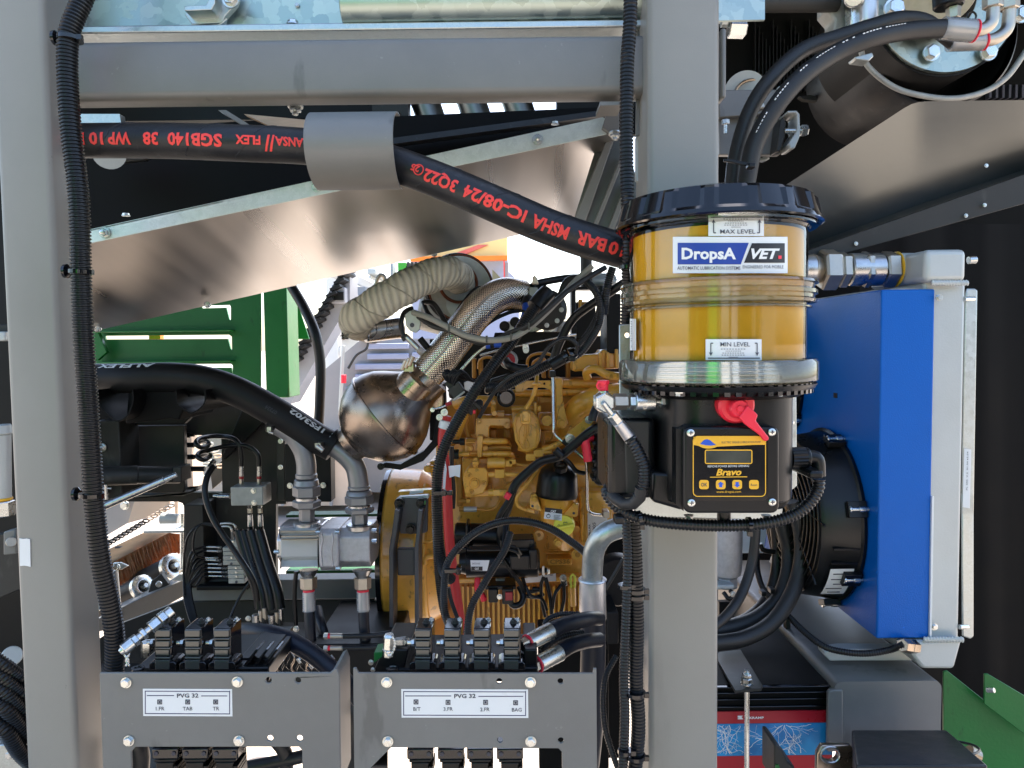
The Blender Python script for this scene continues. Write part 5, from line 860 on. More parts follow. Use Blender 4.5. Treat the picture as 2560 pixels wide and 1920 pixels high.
# fuel line along the engine, steel pipes
for lab_, pts, r in (('bright steel pipe running down the right side of the engine', [(1357, 770, 1.83), (1360, 900, 1.82), (1362, 1100, 1.8), (1372, 1150, 1.8), (1470, 1230, 1.79), (1545, 1290, 1.78), (1565, 1350, 1.78), (1568, 1560, 1.79), (1580, 1620, 1.79), (1620, 1638, 1.8), (1680, 1642, 1.82)], 9),
                     ('thin steel pipe slanting across under the dimpled heat shield', [(780, 765, 1.7), (880, 655, 1.7), (945, 605, 1.7)], 9), ('thin steel pipe running level to a clip above the yellow rocker cover', [(910, 660, 1.86), (1060, 620, 1.84), (1200, 590, 1.84), (1360, 555, 1.84), (1500, 530, 1.85)], 7)):
    t = T('steel_pipe', lab_, 'pipe', P(*pts[-1])); pip('pipe_run', 'pipe', t, pts, r, 12)
    if r == 9 and len(pts) > 5:
        bxp('pipe_nut', 'nickel', t, 1668, 1620, 1705, 1660, 1.8, 1.84, .002); bxp('pipe_nut', 'black', t, 1340, 755, 1375, 795, 1.8, 1.84, .002); plp('pipe_clip', 'galvf', t, [(1430, 1160), (1450, 1140), (1495, 1160), (1480, 1205), (1440, 1195)], 1.78, .006, .001); bolt(t, P(1462, 1172, 1.775), S(24, 1.78), 'zinc'); pip('clip_rubber', 'black', t, [(1420, 1185, 1.79), (1460, 1215, 1.785), (1480, 1230, 1.79)], 18, 8)
    elif len(pts) > 4: plp('pipe_clip', 'zinc', t, [(1170, 590), (1205, 590), (1212, 620), (1205, 645), (1180, 645), (1172, 620)], 1.83, .006, .001); bolt(t, P(1192, 628, 1.825), S(15, 1.83), 'zinc')
for lab_, pts, r in (('bright blue hose curving down beside the ribbed conduit', [(1192, 350, 1.72), (1188, 400, 1.70), (1165, 460, 1.70), (1135, 510, 1.72)], 22), ('short blue hose collar joining the thin steel pipe', [(945, 600, 1.69), (1040, 590, 1.69)], 20)):
    t = T('blue_hose', lab_, 'hose', P(*pts[-1])); mat('bluer', (.02, .09, .5), .5); pip('hose_tube', 'bluer', t, pts, r, 16); 
    if r == 22: cyp('hose_clip', 'black', t, (1186, 385, 1.7), (1180, 400, 1.7), 25); pip('hose_elbow', 'black', t, [(1192, 345, 1.72), (1195, 315, 1.73), (1225, 305, 1.76)], 24, 14)
    else: cyp('hose_clip', 'black', t, (972, 598, 1.69), (995, 595, 1.69), 23)
# ================================================================ hoses and looms in front of the engine
fr('E')
def cond(label, pts, r, pitch=.005, name='ribbed_conduit', m='conduit'):
    t = T(name, label, 'conduit', P(*pts[-1])); conduit(pts, r, pitch, m, t, name='conduit_tube'); return t
t = cond('thick ribbed conduit sweeping from the turbocharger down past the red hose', [(1260, 340, 1.64), (1200, 430, 1.62), (1110, 570, 1.6), (1020, 680, 1.58), (910, 830, 1.56), (830, 960, 1.56), (770, 1060, 1.56), (700, 1200, 1.56), (655, 1350, 1.56), (645, 1500, 1.56), (648, 1660, 1.56), (660, 1850, 1.56), (690, 1990, 1.58), (735, 2040, 1.6)], 35)
b = B(); b.tube(cat(path([(1325, 275, 1.66), (1290, 310, 1.65), (1245, 365, 1.64)]), .005), S(54, 1.65), 18); ob('rubber_boot', b, MT['black'], t, ang=60)
fr('I'); cond('ribbed conduit arching over the starter motor towards the steel elbow', [(1560, 340, 1.62), (1480, 276, 1.6), (1350, 192, 1.58), (1200, 145, 1.57), (1050, 145, 1.56), (900, 200, 1.55), (780, 300, 1.54), (710, 400, 1.53), (690, 520, 1.53), (690, 680, 1.53), (720, 800, 1.52)], 25, .0046)
cond('ribbed conduit slanting down from the harness between starter and valve bank', [(1095, 215, 1.6), (1060, 320, 1.57), (985, 440, 1.55), (920, 550, 1.53), (860, 660, 1.52), (835, 780, 1.5), (835, 880, 1.5)], 24, .0046)
cond('ribbed conduit just left of the red hose at flywheel height', [(640, 200, 1.6), (650, 400, 1.6), (665, 560, 1.6), (690, 700, 1.6), (730, 800, 1.6)], 26, .0046)
cond('thin ribbed conduit right of the red hose near the valve bank', [(715, 550, 1.62), (735, 640, 1.62), (775, 750, 1.6), (800, 830, 1.6)], 14, .004)
fr('E')
t = T('red_hose', 'red rubber hose with white band running down beside the flywheel housing', 'hose', P(720, 1990, 1.68)); hose([(705, 1030, 1.66), (690, 1090, 1.66), (680, 1180, 1.66), (690, 1300, 1.66), (705, 1450, 1.67), (712, 1620, 1.67), (722, 1800, 1.67), (745, 2000, 1.67), (775, 2200, 1.66), (800, 2380, 1.65), (815, 2540, 1.64)], 31, 'red', t, 'hose_tube')
b = B(); b.cyl(P(698, 1060, 1.655), P(685, 1110, 1.655), S(35, 1.655)); ob('white_band', b, MT['label'], t)
bolt(t, P(690, 1010, 1.64), S(18, 1.64), 'zinc', 'nut'); bolt(t, P(660, 1040, 1.64), S(16, 1.64), 'zinc', 'nut'); b = B(); b.pl([(715, 1340), (790, 1332), (785, 1410), (755, 1400), (722, 1412)], 1.64, .001); ob('paper_flag', b, MT['label'], t)
b = B(); b.pl([(695, 1300), (705, 1360), (695, 1480), (680, 1480), (685, 1380)], 1.62, .001); ob('paper_flag', b, MT['label'], t)
t = T('black_loom', 'slim black loom running just right of the red hose', 'cable', P(740, 1500, 1.7)); pip('sheath', 'black', t, [(735, 1220, 1.7), (735, 1350, 1.7), (745, 1480, 1.7), (742, 1600, 1.7)], 15)
t = T('cable_tie', 'black cable tie joining red hose and thick ribbed conduit', 'cable tie', P(690, 1505, 1.55)); bxp('tie_strap', 'blackg', t, 622, 1495, 740, 1522, 1.535, 1.545, .001); bxp('tie_head', 'blackg', t, 670, 1490, 700, 1525, 1.525, 1.54, .001)
t = T('cable_tie', 'black cable tie with block head above the lower part of the red hose', 'cable tie', P(730, 1990, 1.5)); bxp('tie_strap', 'blackg', t, 690, 1975, 770, 2000, 1.5, 1.51, .001); bxp('tie_head', 'blackg', t, 760, 1968, 790, 2010, 1.48, 1.51, .002)
# grey hose pair looping over the heat shield
t = T('grey_hose', 'light grey hose looping over the heat shield to the hose print end', 'hose', P(950, 560, 1.6)); mat('greyh', (.30, .29, .25), .6)
pip('hose_tube', 'greyh', t, [(500, 395, 1.66), (600, 430, 1.62), (720, 490, 1.6), (830, 540, 1.58), (950, 565, 1.56), (1060, 560, 1.55), (1150, 530, 1.55), (1260, 450, 1.56), (1400, 310, 1.58), (1500, 200, 1.6), (1600, 110, 1.6)], 19, 16)
t = T('dark_hose', 'dark hose strapped along the light grey hose', 'hose', P(950, 590, 1.62)); pip('hose_tube', 'rubberm', t, [(530, 420, 1.68), (620, 480, 1.66), (730, 510, 1.64), (850, 565, 1.62), (960, 580, 1.6), (1100, 520, 1.58), (1200, 480, 1.54), (1330, 370, 1.54), (1440, 270, 1.56), (1560, 190, 1.58), (1680, 120, 1.6)], 17, 14)
for x, y in ((718, 490), (950, 560), (1100, 548), (1210, 480)):
    b = B(); b.bx(x - 6, y - 22, x + 6, y + 22, 1.52, 1.535); ob('cable_tie', b, MT['blackg'], t)
t = T('black_hose', 'black hose curving down from the pale plate to the grey hose tie', 'hose', P(710, 480, 1.68)); pip('hose_tube', 'black', t, [(570, 330, 1.7), (620, 340, 1.69), (665, 400, 1.68), (700, 470, 1.66), (715, 490, 1.64)], 16, 12)
# upper right harness
for lab_, pts, r in (('long smooth black hose slanting up to the pump at upper right', [(1360, 690, 1.66), (1400, 580, 1.65), (1470, 450, 1.64), (1560, 370, 1.62), (1680, 290, 1.6), (1800, 210, 1.58)], 27),
                     ('black hose hooked over beside the vertical duct frame', [(1395, 320, 1.7), (1430, 220, 1.7), (1480, 185, 1.7), (1560, 190, 1.68)], 20)):
    t = T('black_hose', lab_, 'hose', P(*pts[0])); pip('hose_tube', 'black', t, pts, r, 16)
for lab_, pts, r in (('ribbed conduit dropping from under the printed hose', [(1725, 120, 1.58), (1700, 200, 1.58), (1680, 300, 1.58), (1670, 400, 1.6)], 27),
                     ('outer ribbed conduit bowing through the harness on the right', [(1560, 200, 1.6), (1620, 270, 1.58), (1650, 370, 1.57), (1640, 470, 1.57), (1590, 560, 1.56), (1530, 640, 1.55), (1470, 680, 1.55)], 24),
                     ('inner ribbed conduit bowing through the harness on the right', [(1650, 240, 1.62), (1640, 380, 1.6), (1600, 480, 1.6), (1560, 540, 1.6), (1510, 600, 1.6)], 19),
                     ('thin ribbed conduit looping over the harness connector', [(905, 1040, 1.6), (950, 960, 1.58), (1010, 870, 1.56), (1100, 790, 1.54), (1210, 745, 1.53), (1270, 700, 1.53), (1340, 600, 1.52), (1430, 555, 1.52), (1500, 590, 1.52), (1500, 650, 1.53)], 13),
                     ('thick ribbed conduit crossing the valve cover up to the connector sleeve', [(960, 860, 1.6), (1060, 850, 1.58), (1160, 800, 1.57), (1260, 750, 1.56), (1350, 705, 1.55), (1390, 690, 1.55)], 31)):
    cond(lab_, pts, r, .0038 if r < 16 else .0046)
t = T('connector_sleeve', 'smooth black harness sleeve above the steel pipe at the centre right', 'connector', P(1430, 690, 1.55)); fr('M')
cyp('sleeve_body', 'black', t, (1640, 190, 1.54), (1830, 80, 1.54), 78); cyp('sleeve_collar', 'blackg', t, (1810, 90, 1.54), (1880, 50, 1.54), 90); cyp('sleeve_collar', 'blackg', t, (1900, 40, 1.54), (1990, 0, 1.54), 95, 70); bxp('sleeve_clip', 'black', t, 1900, 60, 1990, 130, 1.5, 1.53, .002)
t = T('breather_hose', 'black breather hose with round grey disc behind it over the valve cover', 'breather', P(1060, 200, 1.7)); disc('breather_disc', 'silverg', t, 1060, 110, 1.8, 130, .02); disc('breather_face', 'redband', t, 1050, 110, 1.795, 100, .008)
b = B(); b.tube(cat(path([(1020, 120, 1.72), (1080, 190, 1.7), (1200, 230, 1.7), (1320, 240, 1.7)]), .005), S(62, 1.7), 18); ob('hose_tube', b, MT['black'], t, ang=60); b = B(); b.cyl(P(760, 480, 1.66), P(900, 490, 1.66), S(50, 1.66)); ob('hose_end', b, MT['black'], t)
plp('wide_loom', 'black', t, [(800, 380), (1080, 290), (1100, 330), (1020, 380), (800, 450)], 1.66, .02, .004)
for k, (x, y) in enumerate(((590, 480), (610, 560))): plp('silver_bracket', 'alu', t, [(440, 420), (520, 390), (720, 420), (600, 590), (450, 520)], 1.74 + k * .01, .008)
t = T('plug_cluster', 'cluster of black electrical plugs with red lock left of the thick conduit', 'connector', P(400, 640, 1.6))
def rbox(name, m, x, y, w_, h, ang, d0, th): u = math.radians(ang); c, s_ = math.cos(u), math.sin(u); return plp(name, m, t, [(x + a * w_ / 2 * c - e * h / 2 * s_, y + a * w_ / 2 * s_ + e * h / 2 * c) for a, e in ((-1, -1), (1, -1), (1, 1), (-1, 1))], d0, th, .0015)
rbox('plug_body', 'greyd', 330, 530, 190, 150, -38, 1.6, .03); rbox('plug_body', 'black', 250, 440, 120, 110, -38, 1.61, .03); rbox('plug_body', 'black', 540, 780, 130, 150, 40, 1.6, .03); rbox('plug_rail', 'silverg', 370, 610, 200, 30, -38, 1.59, .01); rbox('plug_body', 'black', 620, 740, 150, 60, 40, 1.59, .03)
bxp('red_lock', 'redcap', t, 565, 805, 600, 855, 1.585, 1.6, .001); b = B(); b.cyl(P(190, 730, 1.6), P(270, 700, 1.6), S(26, 1.6)); ob('red_seal', b, MT['redband'], t); b = B(); b.tube(cat(path([(0, 790, 1.6), (110, 770, 1.6), (210, 730, 1.6)]), .004), S(12, 1.6), 10); ob('steel_stub', b, MT['zinc'], t); bolt(t, P(5, 800, 1.6), S(26, 1.6), 'zinc')
random.seed(5)
for k in range(11):
    x0, y0 = 170 + 25 * k, 330 + 12 * (k % 4); pip('wire', 'black', t, [(200 + 10 * k, 400 + 6 * k, 1.6), (150 + 22 * k, 300 + 10 * (k % 3), 1.59), (220 + 24 * k, 250 + 18 * (k % 4), 1.6), (300 + 26 * k, 320 + 9 * k, 1.61), (360 + 26 * k, 380, 1.62)], 14, 7)
for k in range(6): pip('wire', 'black', t, [(600, 690 + 14 * k, 1.6), (650, 660 + 16 * k, 1.6), (700, 690 + 12 * k, 1.61), (690, 740 + 8 * k, 1.62)], 11, 7)
fr('M'); b = B(); t = T('loose_wire_hook', 'pale hooked wire beside the plug cluster', 'wire', P(760, 570, 1.62)); pip('wire_hook', 'wood', t, [(760, 470, 1.64), (730, 520, 1.63), (740, 570, 1.62), (775, 575, 1.62), (790, 550, 1.62)], 8, 7)
# harness below, taped
fr('E')
t = T('taped_harness', 'black taped harness with red tape running behind the oil filter', 'wiring', P(1100, 1600, 1.72))
for pts, r in (([(1700, 1080, 1.72), (1600, 1120, 1.72), (1500, 1200, 1.73), (1400, 1280, 1.74), (1290, 1310, 1.76), (1200, 1380, 1.77), (1130, 1450, 1.77), (1100, 1520, 1.77), (1080, 1600, 1.77), (1040, 1680, 1.77)], 28), ([(1110, 1500, 1.76), (1080, 1560, 1.76), (1030, 1640, 1.76), (1010, 1700, 1.77)], 18), ([(1410, 1280, 1.75), (1460, 1320, 1.75), (1500, 1370, 1.76), (1550, 1385, 1.77)], 14), ([(1070, 1690, 1.74), (1065, 1770, 1.72), (1060, 1850, 1.7)], 20), ([(1090, 1830, 1.72), (1130, 1840, 1.72), (1160, 1880, 1.74)], 10), ([(1090, 1850, 1.72), (1140, 1870, 1.72), (1150, 1900, 1.74)], 10)): pip('taped_strand', 'black', t, pts, r, 12)
b = B(); b.cyl(P(1090, 1505, 1.74), P(1070, 1540, 1.74), S(20, 1.74)); ob('red_tape', b, MT['redcap'], t); b = B(); b.cyl(P(1415, 1280, 1.72), P(1370, 1240, 1.72), S(26, 1.72)); ob('tape_knot', b, MT['black'], t)
fr('L'); b = B()
t = T('red_terminal_cover', 'bright red rubber terminal cover left of the black pump box', 'terminal cover', P(1000, 1000, 1.7)); fr('E'); pip('cover_tube', 'redcap', t, [(1600, 1160, 1.76), (1555, 1175, 1.73), (1560, 1220, 1.73), (1575, 1310, 1.73)], 28, 18)
t = T('alternator', 'black ribbed alternator casing behind the left side of the pump', 'alternator', P(1650, 1460, 1.75)); plp('casing', 'black', t, [(1610, 1150), (1640, 1105), (1720, 1105), (1740, 1460), (1640, 1465), (1605, 1440)], 1.74, .15, .008)
for k in range(5): bxp('casing_lug', 'black', t, 1598, 1190 + k * 55, 1625, 1215 + k * 55, 1.72, 1.78, .003)
s = lab(t, [(1632, 1116), (1695, 1116), (1697, 1190), (1638, 1188)], 1.738, 'casing_label'); lab(s, [(1665, 1140), (1694, 1142), (1694, 1170), (1668, 1168)], 1.737, 'label_block', 'lblack')
t = T('rubber_elbow', 'grey rubber sleeve angled down beside the yellow strap', 'hose', P(1600, 1060, 1.75)); pip('sleeve_tube', 'rubberm', t, [(1625, 980, 1.75), (1605, 1030, 1.74), (1600, 1060, 1.74)], 27, 16)
# big steel elbow into black hose
fr('I')
t = T('steel_elbow_pipe', 'bare steel elbow pipe with crimped ferrule right of the engine', 'coolant pipe', P(1600, 740, 1.25)); pip('elbow_tube', 'galvf', t, [(1860, 170, 1.22), (1760, 185, 1.22), (1670, 225, 1.22), (1615, 310, 1.23), (1600, 420, 1.24), (1600, 520, 1.25)], 66, 32)
b = B(); b.lathe(P(1600, 495, 1.25), P(1602, 745, 1.25), [(0, S(86, 1.25)), (.03, S(90, 1.25)), (.06, S(82, 1.25)), (.97, S(84, 1.25)), (1, S(80, 1.25))], 36); ob('crimp_ferrule', b, MT['alu'], t)
t2 = T('rubber_hose', 'thick black hose hanging from the steel elbow pipe behind the right bracket', 'hose', P(1600, 1200, 1.25)); hose([(1602, 735, 1.25), (1605, 900, 1.25), (1600, 1100, 1.25), (1590, 1400, 1.25), (1560, 1700, 1.25)], 78, 'rubberb', t2, 'hose_tube')
t = T('large_pulley', 'dark round pulley guard behind the steel elbow pipe', 'pulley', P(1750, 640, 1.7)); disc('guard_disc', 'dark', t, 1760, 520, 1.6, 160, .04); pip('guard_tube', 'greyd', t, [(1680, 560, 1.5), (1740, 460, 1.5), (1790, 370, 1.5)], 12, 8); bxp('guard_block', 'dark', t, 1690, 700, 1760, 900, 1.5, 1.7)
bxp('guard_panel', 'void', t, 1270, 780, 1700, 1700, 1.62, 1.66); bxp('guard_panel', 'void', t, 1690, 250, 1800, 1600, 1.9, 1.95)  # black sheets added to put shade into bright gaps behind the hoses
# ================================================================ the grease pump on the wide post
fr('S'); cx_, cyd = P(1790, 900, .885).x, .885
def zz(y, d): return P(1790, y, d).z
t = T('mounting_plate', 'pale galvanised back plate between the wide post and the grease pump', 'mounting plate', V((cx_, .99, zz(1300, .99))))
b = B(); b.pl([(1548, 812), (1600, 808), (1990, 808), (1993, 1215), (1960, 1240), (1955, 1292), (1905, 1300), (1600, 1292), (1550, 1240)], .992, .005, [[(1568 + 7 * math.cos(a), 838 + 7 * math.sin(a)) for a in [k * .785 for k in range(8)]]]); ob('back_plate', b, MT['galvf'], t, bev=.001)
t = T('grease_pump', 'grease pump with amber reservoir, black lid and yellow button panel', 'lubrication pump', V((cx_, cyd, zz(1290, .85))))
def ring(name, prof, m, par=t, seg=72, ang=35, lipseg=None):     # prof: (picture y on the front, radius in picture units)
    b = B(); z0 = zz(prof[0][0], cyd - S(prof[0][1], .8)); 
    vs, uv = [], []
    for y, r in prof:
        R2 = S(r, .885) * .985; z = P(1790, y, cyd - R2).z
        for k in range(seg): a = 2 * math.pi * k / seg; vs.append((cx_ + R2 * math.sin(a), cyd - R2 * math.cos(a), z)); uv.append((0, 0))
    m_ = len(prof); fs = [(i * seg + k, i * seg + (k + 1) % seg, (i + 1) * seg + (k + 1) % seg, (i + 1) * seg + k) for i in range(m_ - 1) for k in range(seg)] + [tuple(range(seg)), tuple((m_ - 1) * seg + k for k in reversed(range(seg)))]
    b.add(vs, fs); return ob(name, b, MT[m], par, ang=ang)
mat('grease', (.88, .44, .005), .3, coat=.7, var=.12, vs=9, spec=.4); MT['grease'].node_tree.nodes['Principled BSDF'].inputs['Subsurface Weight'].default_value = .0
ring('grease_fill', [(560, 202), (560, 206), (905, 206), (905, 202)], 'grease')
sh = ring('reservoir_shell', [(522, 214), (560, 216), (686, 216), (688, 218), (770, 216), (780, 216), (900, 216)], 'shell')
mat('seamp', (.55, .42, .2), .15, coat=1, var=.1)
ring('middle_seam', [(688, 219), (690, 238), (697, 240), (700, 233), (712, 231), (716, 239), (726, 239), (729, 232), (738, 232), (742, 238), (750, 235), (754, 219)], 'rim')
ring('seam_lip', [(758, 218), (760, 226), (764, 226), (766, 218)], 'rim')
ring('base_band', [(901, 210), (903, 238), (912, 243), (960, 243), (966, 236), (967, 200)], 'rim')
b2 = ring('band_core', [(903, 212), (905, 228), (962, 228), (964, 212)], 'bandm')
for y in (915, 925, 935, 946, 956): ring('band_groove', [(y, 229), (y + 1, 233), (y + 4, 233), (y + 5, 229)], 'bandm', b2)
# scalloped lid
seg = 144; prof = [(456, 150), (458, 226), (464, 236), (508, 246), (516, 250), (526, 252), (531, 246), (533, 222)]
b = B(); vs = []
for i, (y, r) in enumerate(prof):
    for k in range(seg):
        a = 2 * math.pi * k / seg; s_ = 1.0
        if i in (2, 3): s_ = 1 - (.032 if i == 2 else .016) * (0, 0, 1, 1, 1, 1, 1, 1, 0)[k % 9]
        R2 = S(r, .885) * .985; z = P(1790, y, cyd - R2).z; R3 = R2 * s_; vs.append((cx_ + R3 * math.sin(a + .06), cyd - R3 * math.cos(a + .06), z))
m_ = len(prof); b.add(vs, [(i * seg + k, i * seg + (k + 1) % seg, (i + 1) * seg + (k + 1) % seg, (i + 1) * seg + k) for i in range(m_ - 1) for k in range(seg)] + [tuple(range(seg)), tuple((m_ - 1) * seg + k for k in reversed(range(seg)))])
ob('lid', b, MT['blackg'], t, ang=20); ring('neck_rim', [(532, 216), (534, 238), (541, 238), (545, 222), (552, 218)], 'shell')
# stickers wrapped on the reservoir
Rr = S(216, .885) * .985 + .0006
def wrapq(x, y, off=0):                                # picture point -> point on the cylinder
    X = P(x, y, cyd - Rr * .8).x
    for _ in range(6):
        dx = X - cx_; dx = max(-Rr * .999, min(Rr * .999, dx)); dd = cyd - math.sqrt(max(0, (Rr + off) ** 2 - dx * dx)); X = P(x, y, dd).x
    return P(x, y, dd)
def sticker(name, x0, y0, x1, y1, m, par, off=0, curve=7, n=24):
    b = B(); vs = []
    for i in range(n + 1):
        x = x0 + (x1 - x0) * i / n
        for y in (y0, y1): vs.append(wrapq(x, y, off))
    b.add(vs, [(2 * i, 2 * i + 2, 2 * i + 3, 2 * i + 1) for i in range(n)]); return ob(name, b, MT[m], par, ang=80)
def wraptext(b, s, x, y, h, wd, bold=0, shear=0, off=.0009):
    vs, fs = text(s, bold, shear); xs = [v.x for v in vs]; x0, x1 = min(xs), max(xs); 
    b.add([wrapq(x - wd / 2 + (v.x - x0) / (x1 - x0) * wd, y - v.y / .7 * h, off) for v in vs], fs)
def wrappoly(b, pts, off=.0006):
    flat = [wrapq(x, y, off) for x, y in pts]; tr = tessellate_polygon([[V((x, y, 0)) for x, y in pts]]); b.add(flat, [tuple(q) for q in tr])
def strip(b, x0, y0, x1, y1, off=.0006, n=8, sl=0):
    vs = []
    for i in range(n + 1):
        x = x0 + (x1 - x0) * i / n
        vs += [wrapq(x + sl, y0, off), wrapq(x, y1, off)]
    b.add(vs, [(2 * i, 2 * i + 2, 2 * i + 3, 2 * i + 1) for i in range(n)])
s = sticker('brand_sticker', 1682, 592, 1969, 683, 'label', t)
b = B(); strip(b, 1694, 607, 1845, 661, n=14, sl=0); wrappoly(b, [(1845, 607), (1872, 607), (1852, 661), (1845, 661)]); ob('blue_field', b, MT['bluem'], s, ang=80)
b = B(); wrappoly(b, [(1880, 608), (1900, 608), (1900, 657), (1860, 657)]); strip(b, 1900, 608, 1962, 657, n=10); ob('black_field', b, MT['lblack'], s, ang=80)
b = B(); wraptext(b, 'DropsA', 1772, 647, 27, 136, .035); wraptext(b, 'VET', 1914, 646, 24, 72, .04, .3); ob('white_lettering', b, MT['white'], s, kind='stuff')
b = B(); strip(b, 1946, 639, 1954, 647, .0012, 2); ob('red_dot', b, MT['redcap'], s)
b = B(); wraptext(b, 'AUTOMATIC LUBRICATION SYSTEMS', 1772, 674, 8, 158, .012); wraptext(b, 'ENGINEERED FOR MOBILE', 1908, 671, 8, 102, 0); ob('small_lettering', b, MT['ink'], s, kind='stuff')
def lvl(y0, y1, xa, xb, word, ty, ay, dirn):
    s = sticker('level_sticker', xa, y0, xb, y1, 'label', t); b = B(); wraptext(b, word, (xa + xb) / 2 + 4, ty, 10.5, 88 if 'MAX' in word else 74, .004)
    for xx, hx in ((xa + 13, 6), (xb - 11, -6)):
        yt, yb = ay; strip(b, xx - 1.2, yt, xx + 1.2, yb, .0009, 1)
        tip = yt if dirn > 0 else yb; wrappoly(b, [(xx - 5, tip + 8 * dirn), (xx, tip - 2 * dirn), (xx + 5, tip + 8 * dirn), (xx, tip + 5 * dirn)], .0009)
        e = yb if dirn > 0 else yt; strip(b, min(xx, xx + hx), e - 1.2, max(xx, xx + hx), e + 1.2, .0009, 2)
    for k in range(5):
        yy = y0 + 8 + k * 5 if dirn > 0 else ty + 6 + k * 5; w2 = (32, 20, 28, 30, 12)[k]; n_ = 9
        for j in range(n_): xx = (xa + xb) / 2 - w2 + j * 2 * w2 / n_; strip(b, xx, yy, xx + w2 * .14, yy + 1.4, .0009, 1)
    yl = y0 + 3 if dirn > 0 else y1 - 6; strip(b, xa + 6, yl, xb - 4, yl + 2.5, .0009, 8); ob('sticker_print', b, MT['ink'], s)
lvl(539, 590, 1771, 1910, 'MAX LEVEL', 584, (550, 582), 1); lvl(848, 900, 1764, 1904, 'MIN LEVEL', 866, (858, 888), -1)
s = sticker('rating_sticker', 1575, 797, 1590, 876, 'label', t, n=6); b = B()
for k in range(9): strip(b, 1577, 803 + k * 6, 1584 + (k % 3), 805 + k * 6, .0009, 2)
wraptext(b, 'CE', 1583, 872, 12, 9, .01); ob('sticker_print', b, MT['ink'], s)
# black body below
b = B(); b.lathe(V((cx_, cyd, zz(966, .8))), V((cx_, cyd, zz(1000, .8))), [(0, S(236, .885)), (.35, S(230, .885)), (1, S(196, .885))], 48); ob('pump_collar', b, MT['black'], t)
cl = b; b = B()
for k in range(26):
    a = -1.35 + k * .108; c = V((cx_ + math.sin(a) * S(216, .885), cyd - math.cos(a) * S(216, .885), zz(975, .8))); b.box(c, (.006, .012, .012), Matrix.Rotation(a, 3, 'Z'))
ob('collar_rib', b, MT['blackg'], t, kind='stuff')
q = [(cx_ + (x - 0) * 1, y) for x, y in roundrect(-S(168, .8), S(184, .8), cyd - .07, .992, .045, 8)]
b = B(); b.prism([(x, y, zz(992, .82)) for x, y in q], (0, 0, zz(1262, .82) - zz(992, .82))); body = ob('pump_body', b, MT['black'], t, bev=.003, ang=40)
b = B(); b.pl([(1630, 1255), (1700, 1275), (1960, 1275), (1980, 1250), (1980, 1200), (1630, 1180)], .84, .12); ob('lower_housing', b, MT['black'], t, bev=.004)
b = B(); b.bx(1521, 1046, 1640, 1248, .86, .975); mo = ob('motor_box', b, MT['black'], t, bev=.008, bseg=4)
b = B(); b.pl([(1560, 1052), (1625, 1052), (1625, 1215), (1600, 1235), (1565, 1235)], .8585, .004); ob('motor_cover', b, MT['greyd'], mo, bev=.002)
b = B(); b.bx(1948, 1045, 1982, 1225, .84, .95); ob('side_box', b, MT['black'], t, bev=.003)
b = B(); b.cyl(V((P(1810, 1290, .87).x, .87, zz(1270, .87))), V((P(1810, 1290, .87).x, .87, zz(1310, .87))), S(17, .87)); ob('drain_boss', b, MT['black'], t)
for x in (1722, 1915): bolt(t, P(x, 1287, .87), S(10, .87), 'steel', 'hex', (0, 0, -1))
for x in (1700, 1946): bolt(t, P(x, 980, .80), S(12, .8), 'zinc', 'hex', (0, 0, -1))
# control panel
def rr(x0, y0, x1, y1, r, n=5): return [(x, y) for x, y in roundrect(x0, x1, y0, y1, r, n)]
PD = .795
b = B(); b.pl(rr(1709, 1066, 1949, 1284, 20), PD, .03); pan = ob('control_panel', b, MT['black'], t, bev=.003, bseg=3)
b = B(); b.pl([(1690, 1072), (1709, 1072), (1709, 1278), (1690, 1262)], PD + .01, .02); ob('panel_flange', b, MT['black'], pan)
b = B(); b.pl(rr(1732, 1088, 1920, 1252, 14), PD - .0008, .002); lb = ob('membrane_label', b, MT['blackg'], pan)
def frame(b, x0, y0, x1, y1, w_, d, r):
    o = rr(x0, y0, x1, y1, r); i = rr(x0 + w_, y0 + w_, x1 - w_, y1 - w_, max(1, r - w_)); n = len(o)
    vs = [P(*p, d) for p in o + i]; vs += [v + V((0, .0003, 0)) for v in vs]
    b.add(vs, [(k, (k + 1) % n, n + (k + 1) % n, n + k) for k in range(n)])
D1 = PD - .0012; b = B(); frame(b, 1732, 1090, 1915, 1242, 2.2, D1, 12); frame(b, 1762, 1124, 1881, 1160, 2.6, D1, 5); b.pl([(1734, 1092), (1913, 1092), (1913, 1112), (1890, 1112), (1760, 1118), (1734, 1112)], D1, .0003)
for x in (1748, 1790, 1831, 1873): b.pl(rr(x, 1200, x + 24, 1223, 6), D1, .0003)
flattext(b, 'Bravo', 1821, 1188, D1, 16, 64, .035, .25); b.pl([(1775, 1192), (1868, 1191), (1868, 1193), (1775, 1194)], D1, .0003); flattext(b, 'www.dropsa.com', 1822, 1232, D1, 6, 62); ob('amber_print', b, MT['amber'], lb, kind='stuff')
b = B(); b.pl([(1771 + 28 * math.cos(k * .2618), 1107 + 14.5 * math.sin(k * .2618)) for k in range(24)], D1 - .0004, .0003); oo = ob('emblem_oval', b, MT['amber'], lb); oo.scale = (1, 1, 1)
b = B(); b.pl([(1750, 1110), (1760, 1100), (1768, 1098), (1776, 1101), (1784, 1108), (1790, 1112), (1778, 1114), (1764, 1113)], D1 - .0007, .0002); b.pl([(1764, 1105), (1772, 1103), (1775, 1108), (1766, 1110)], D1 - .0009, .0002); ob('emblem_figure', b, MT['bluep'], lb)
b = B(); b.pl(rr(1765, 1127, 1878, 1157, 4), D1, .0003); ob('display_window', b, MT['screen'], lb)
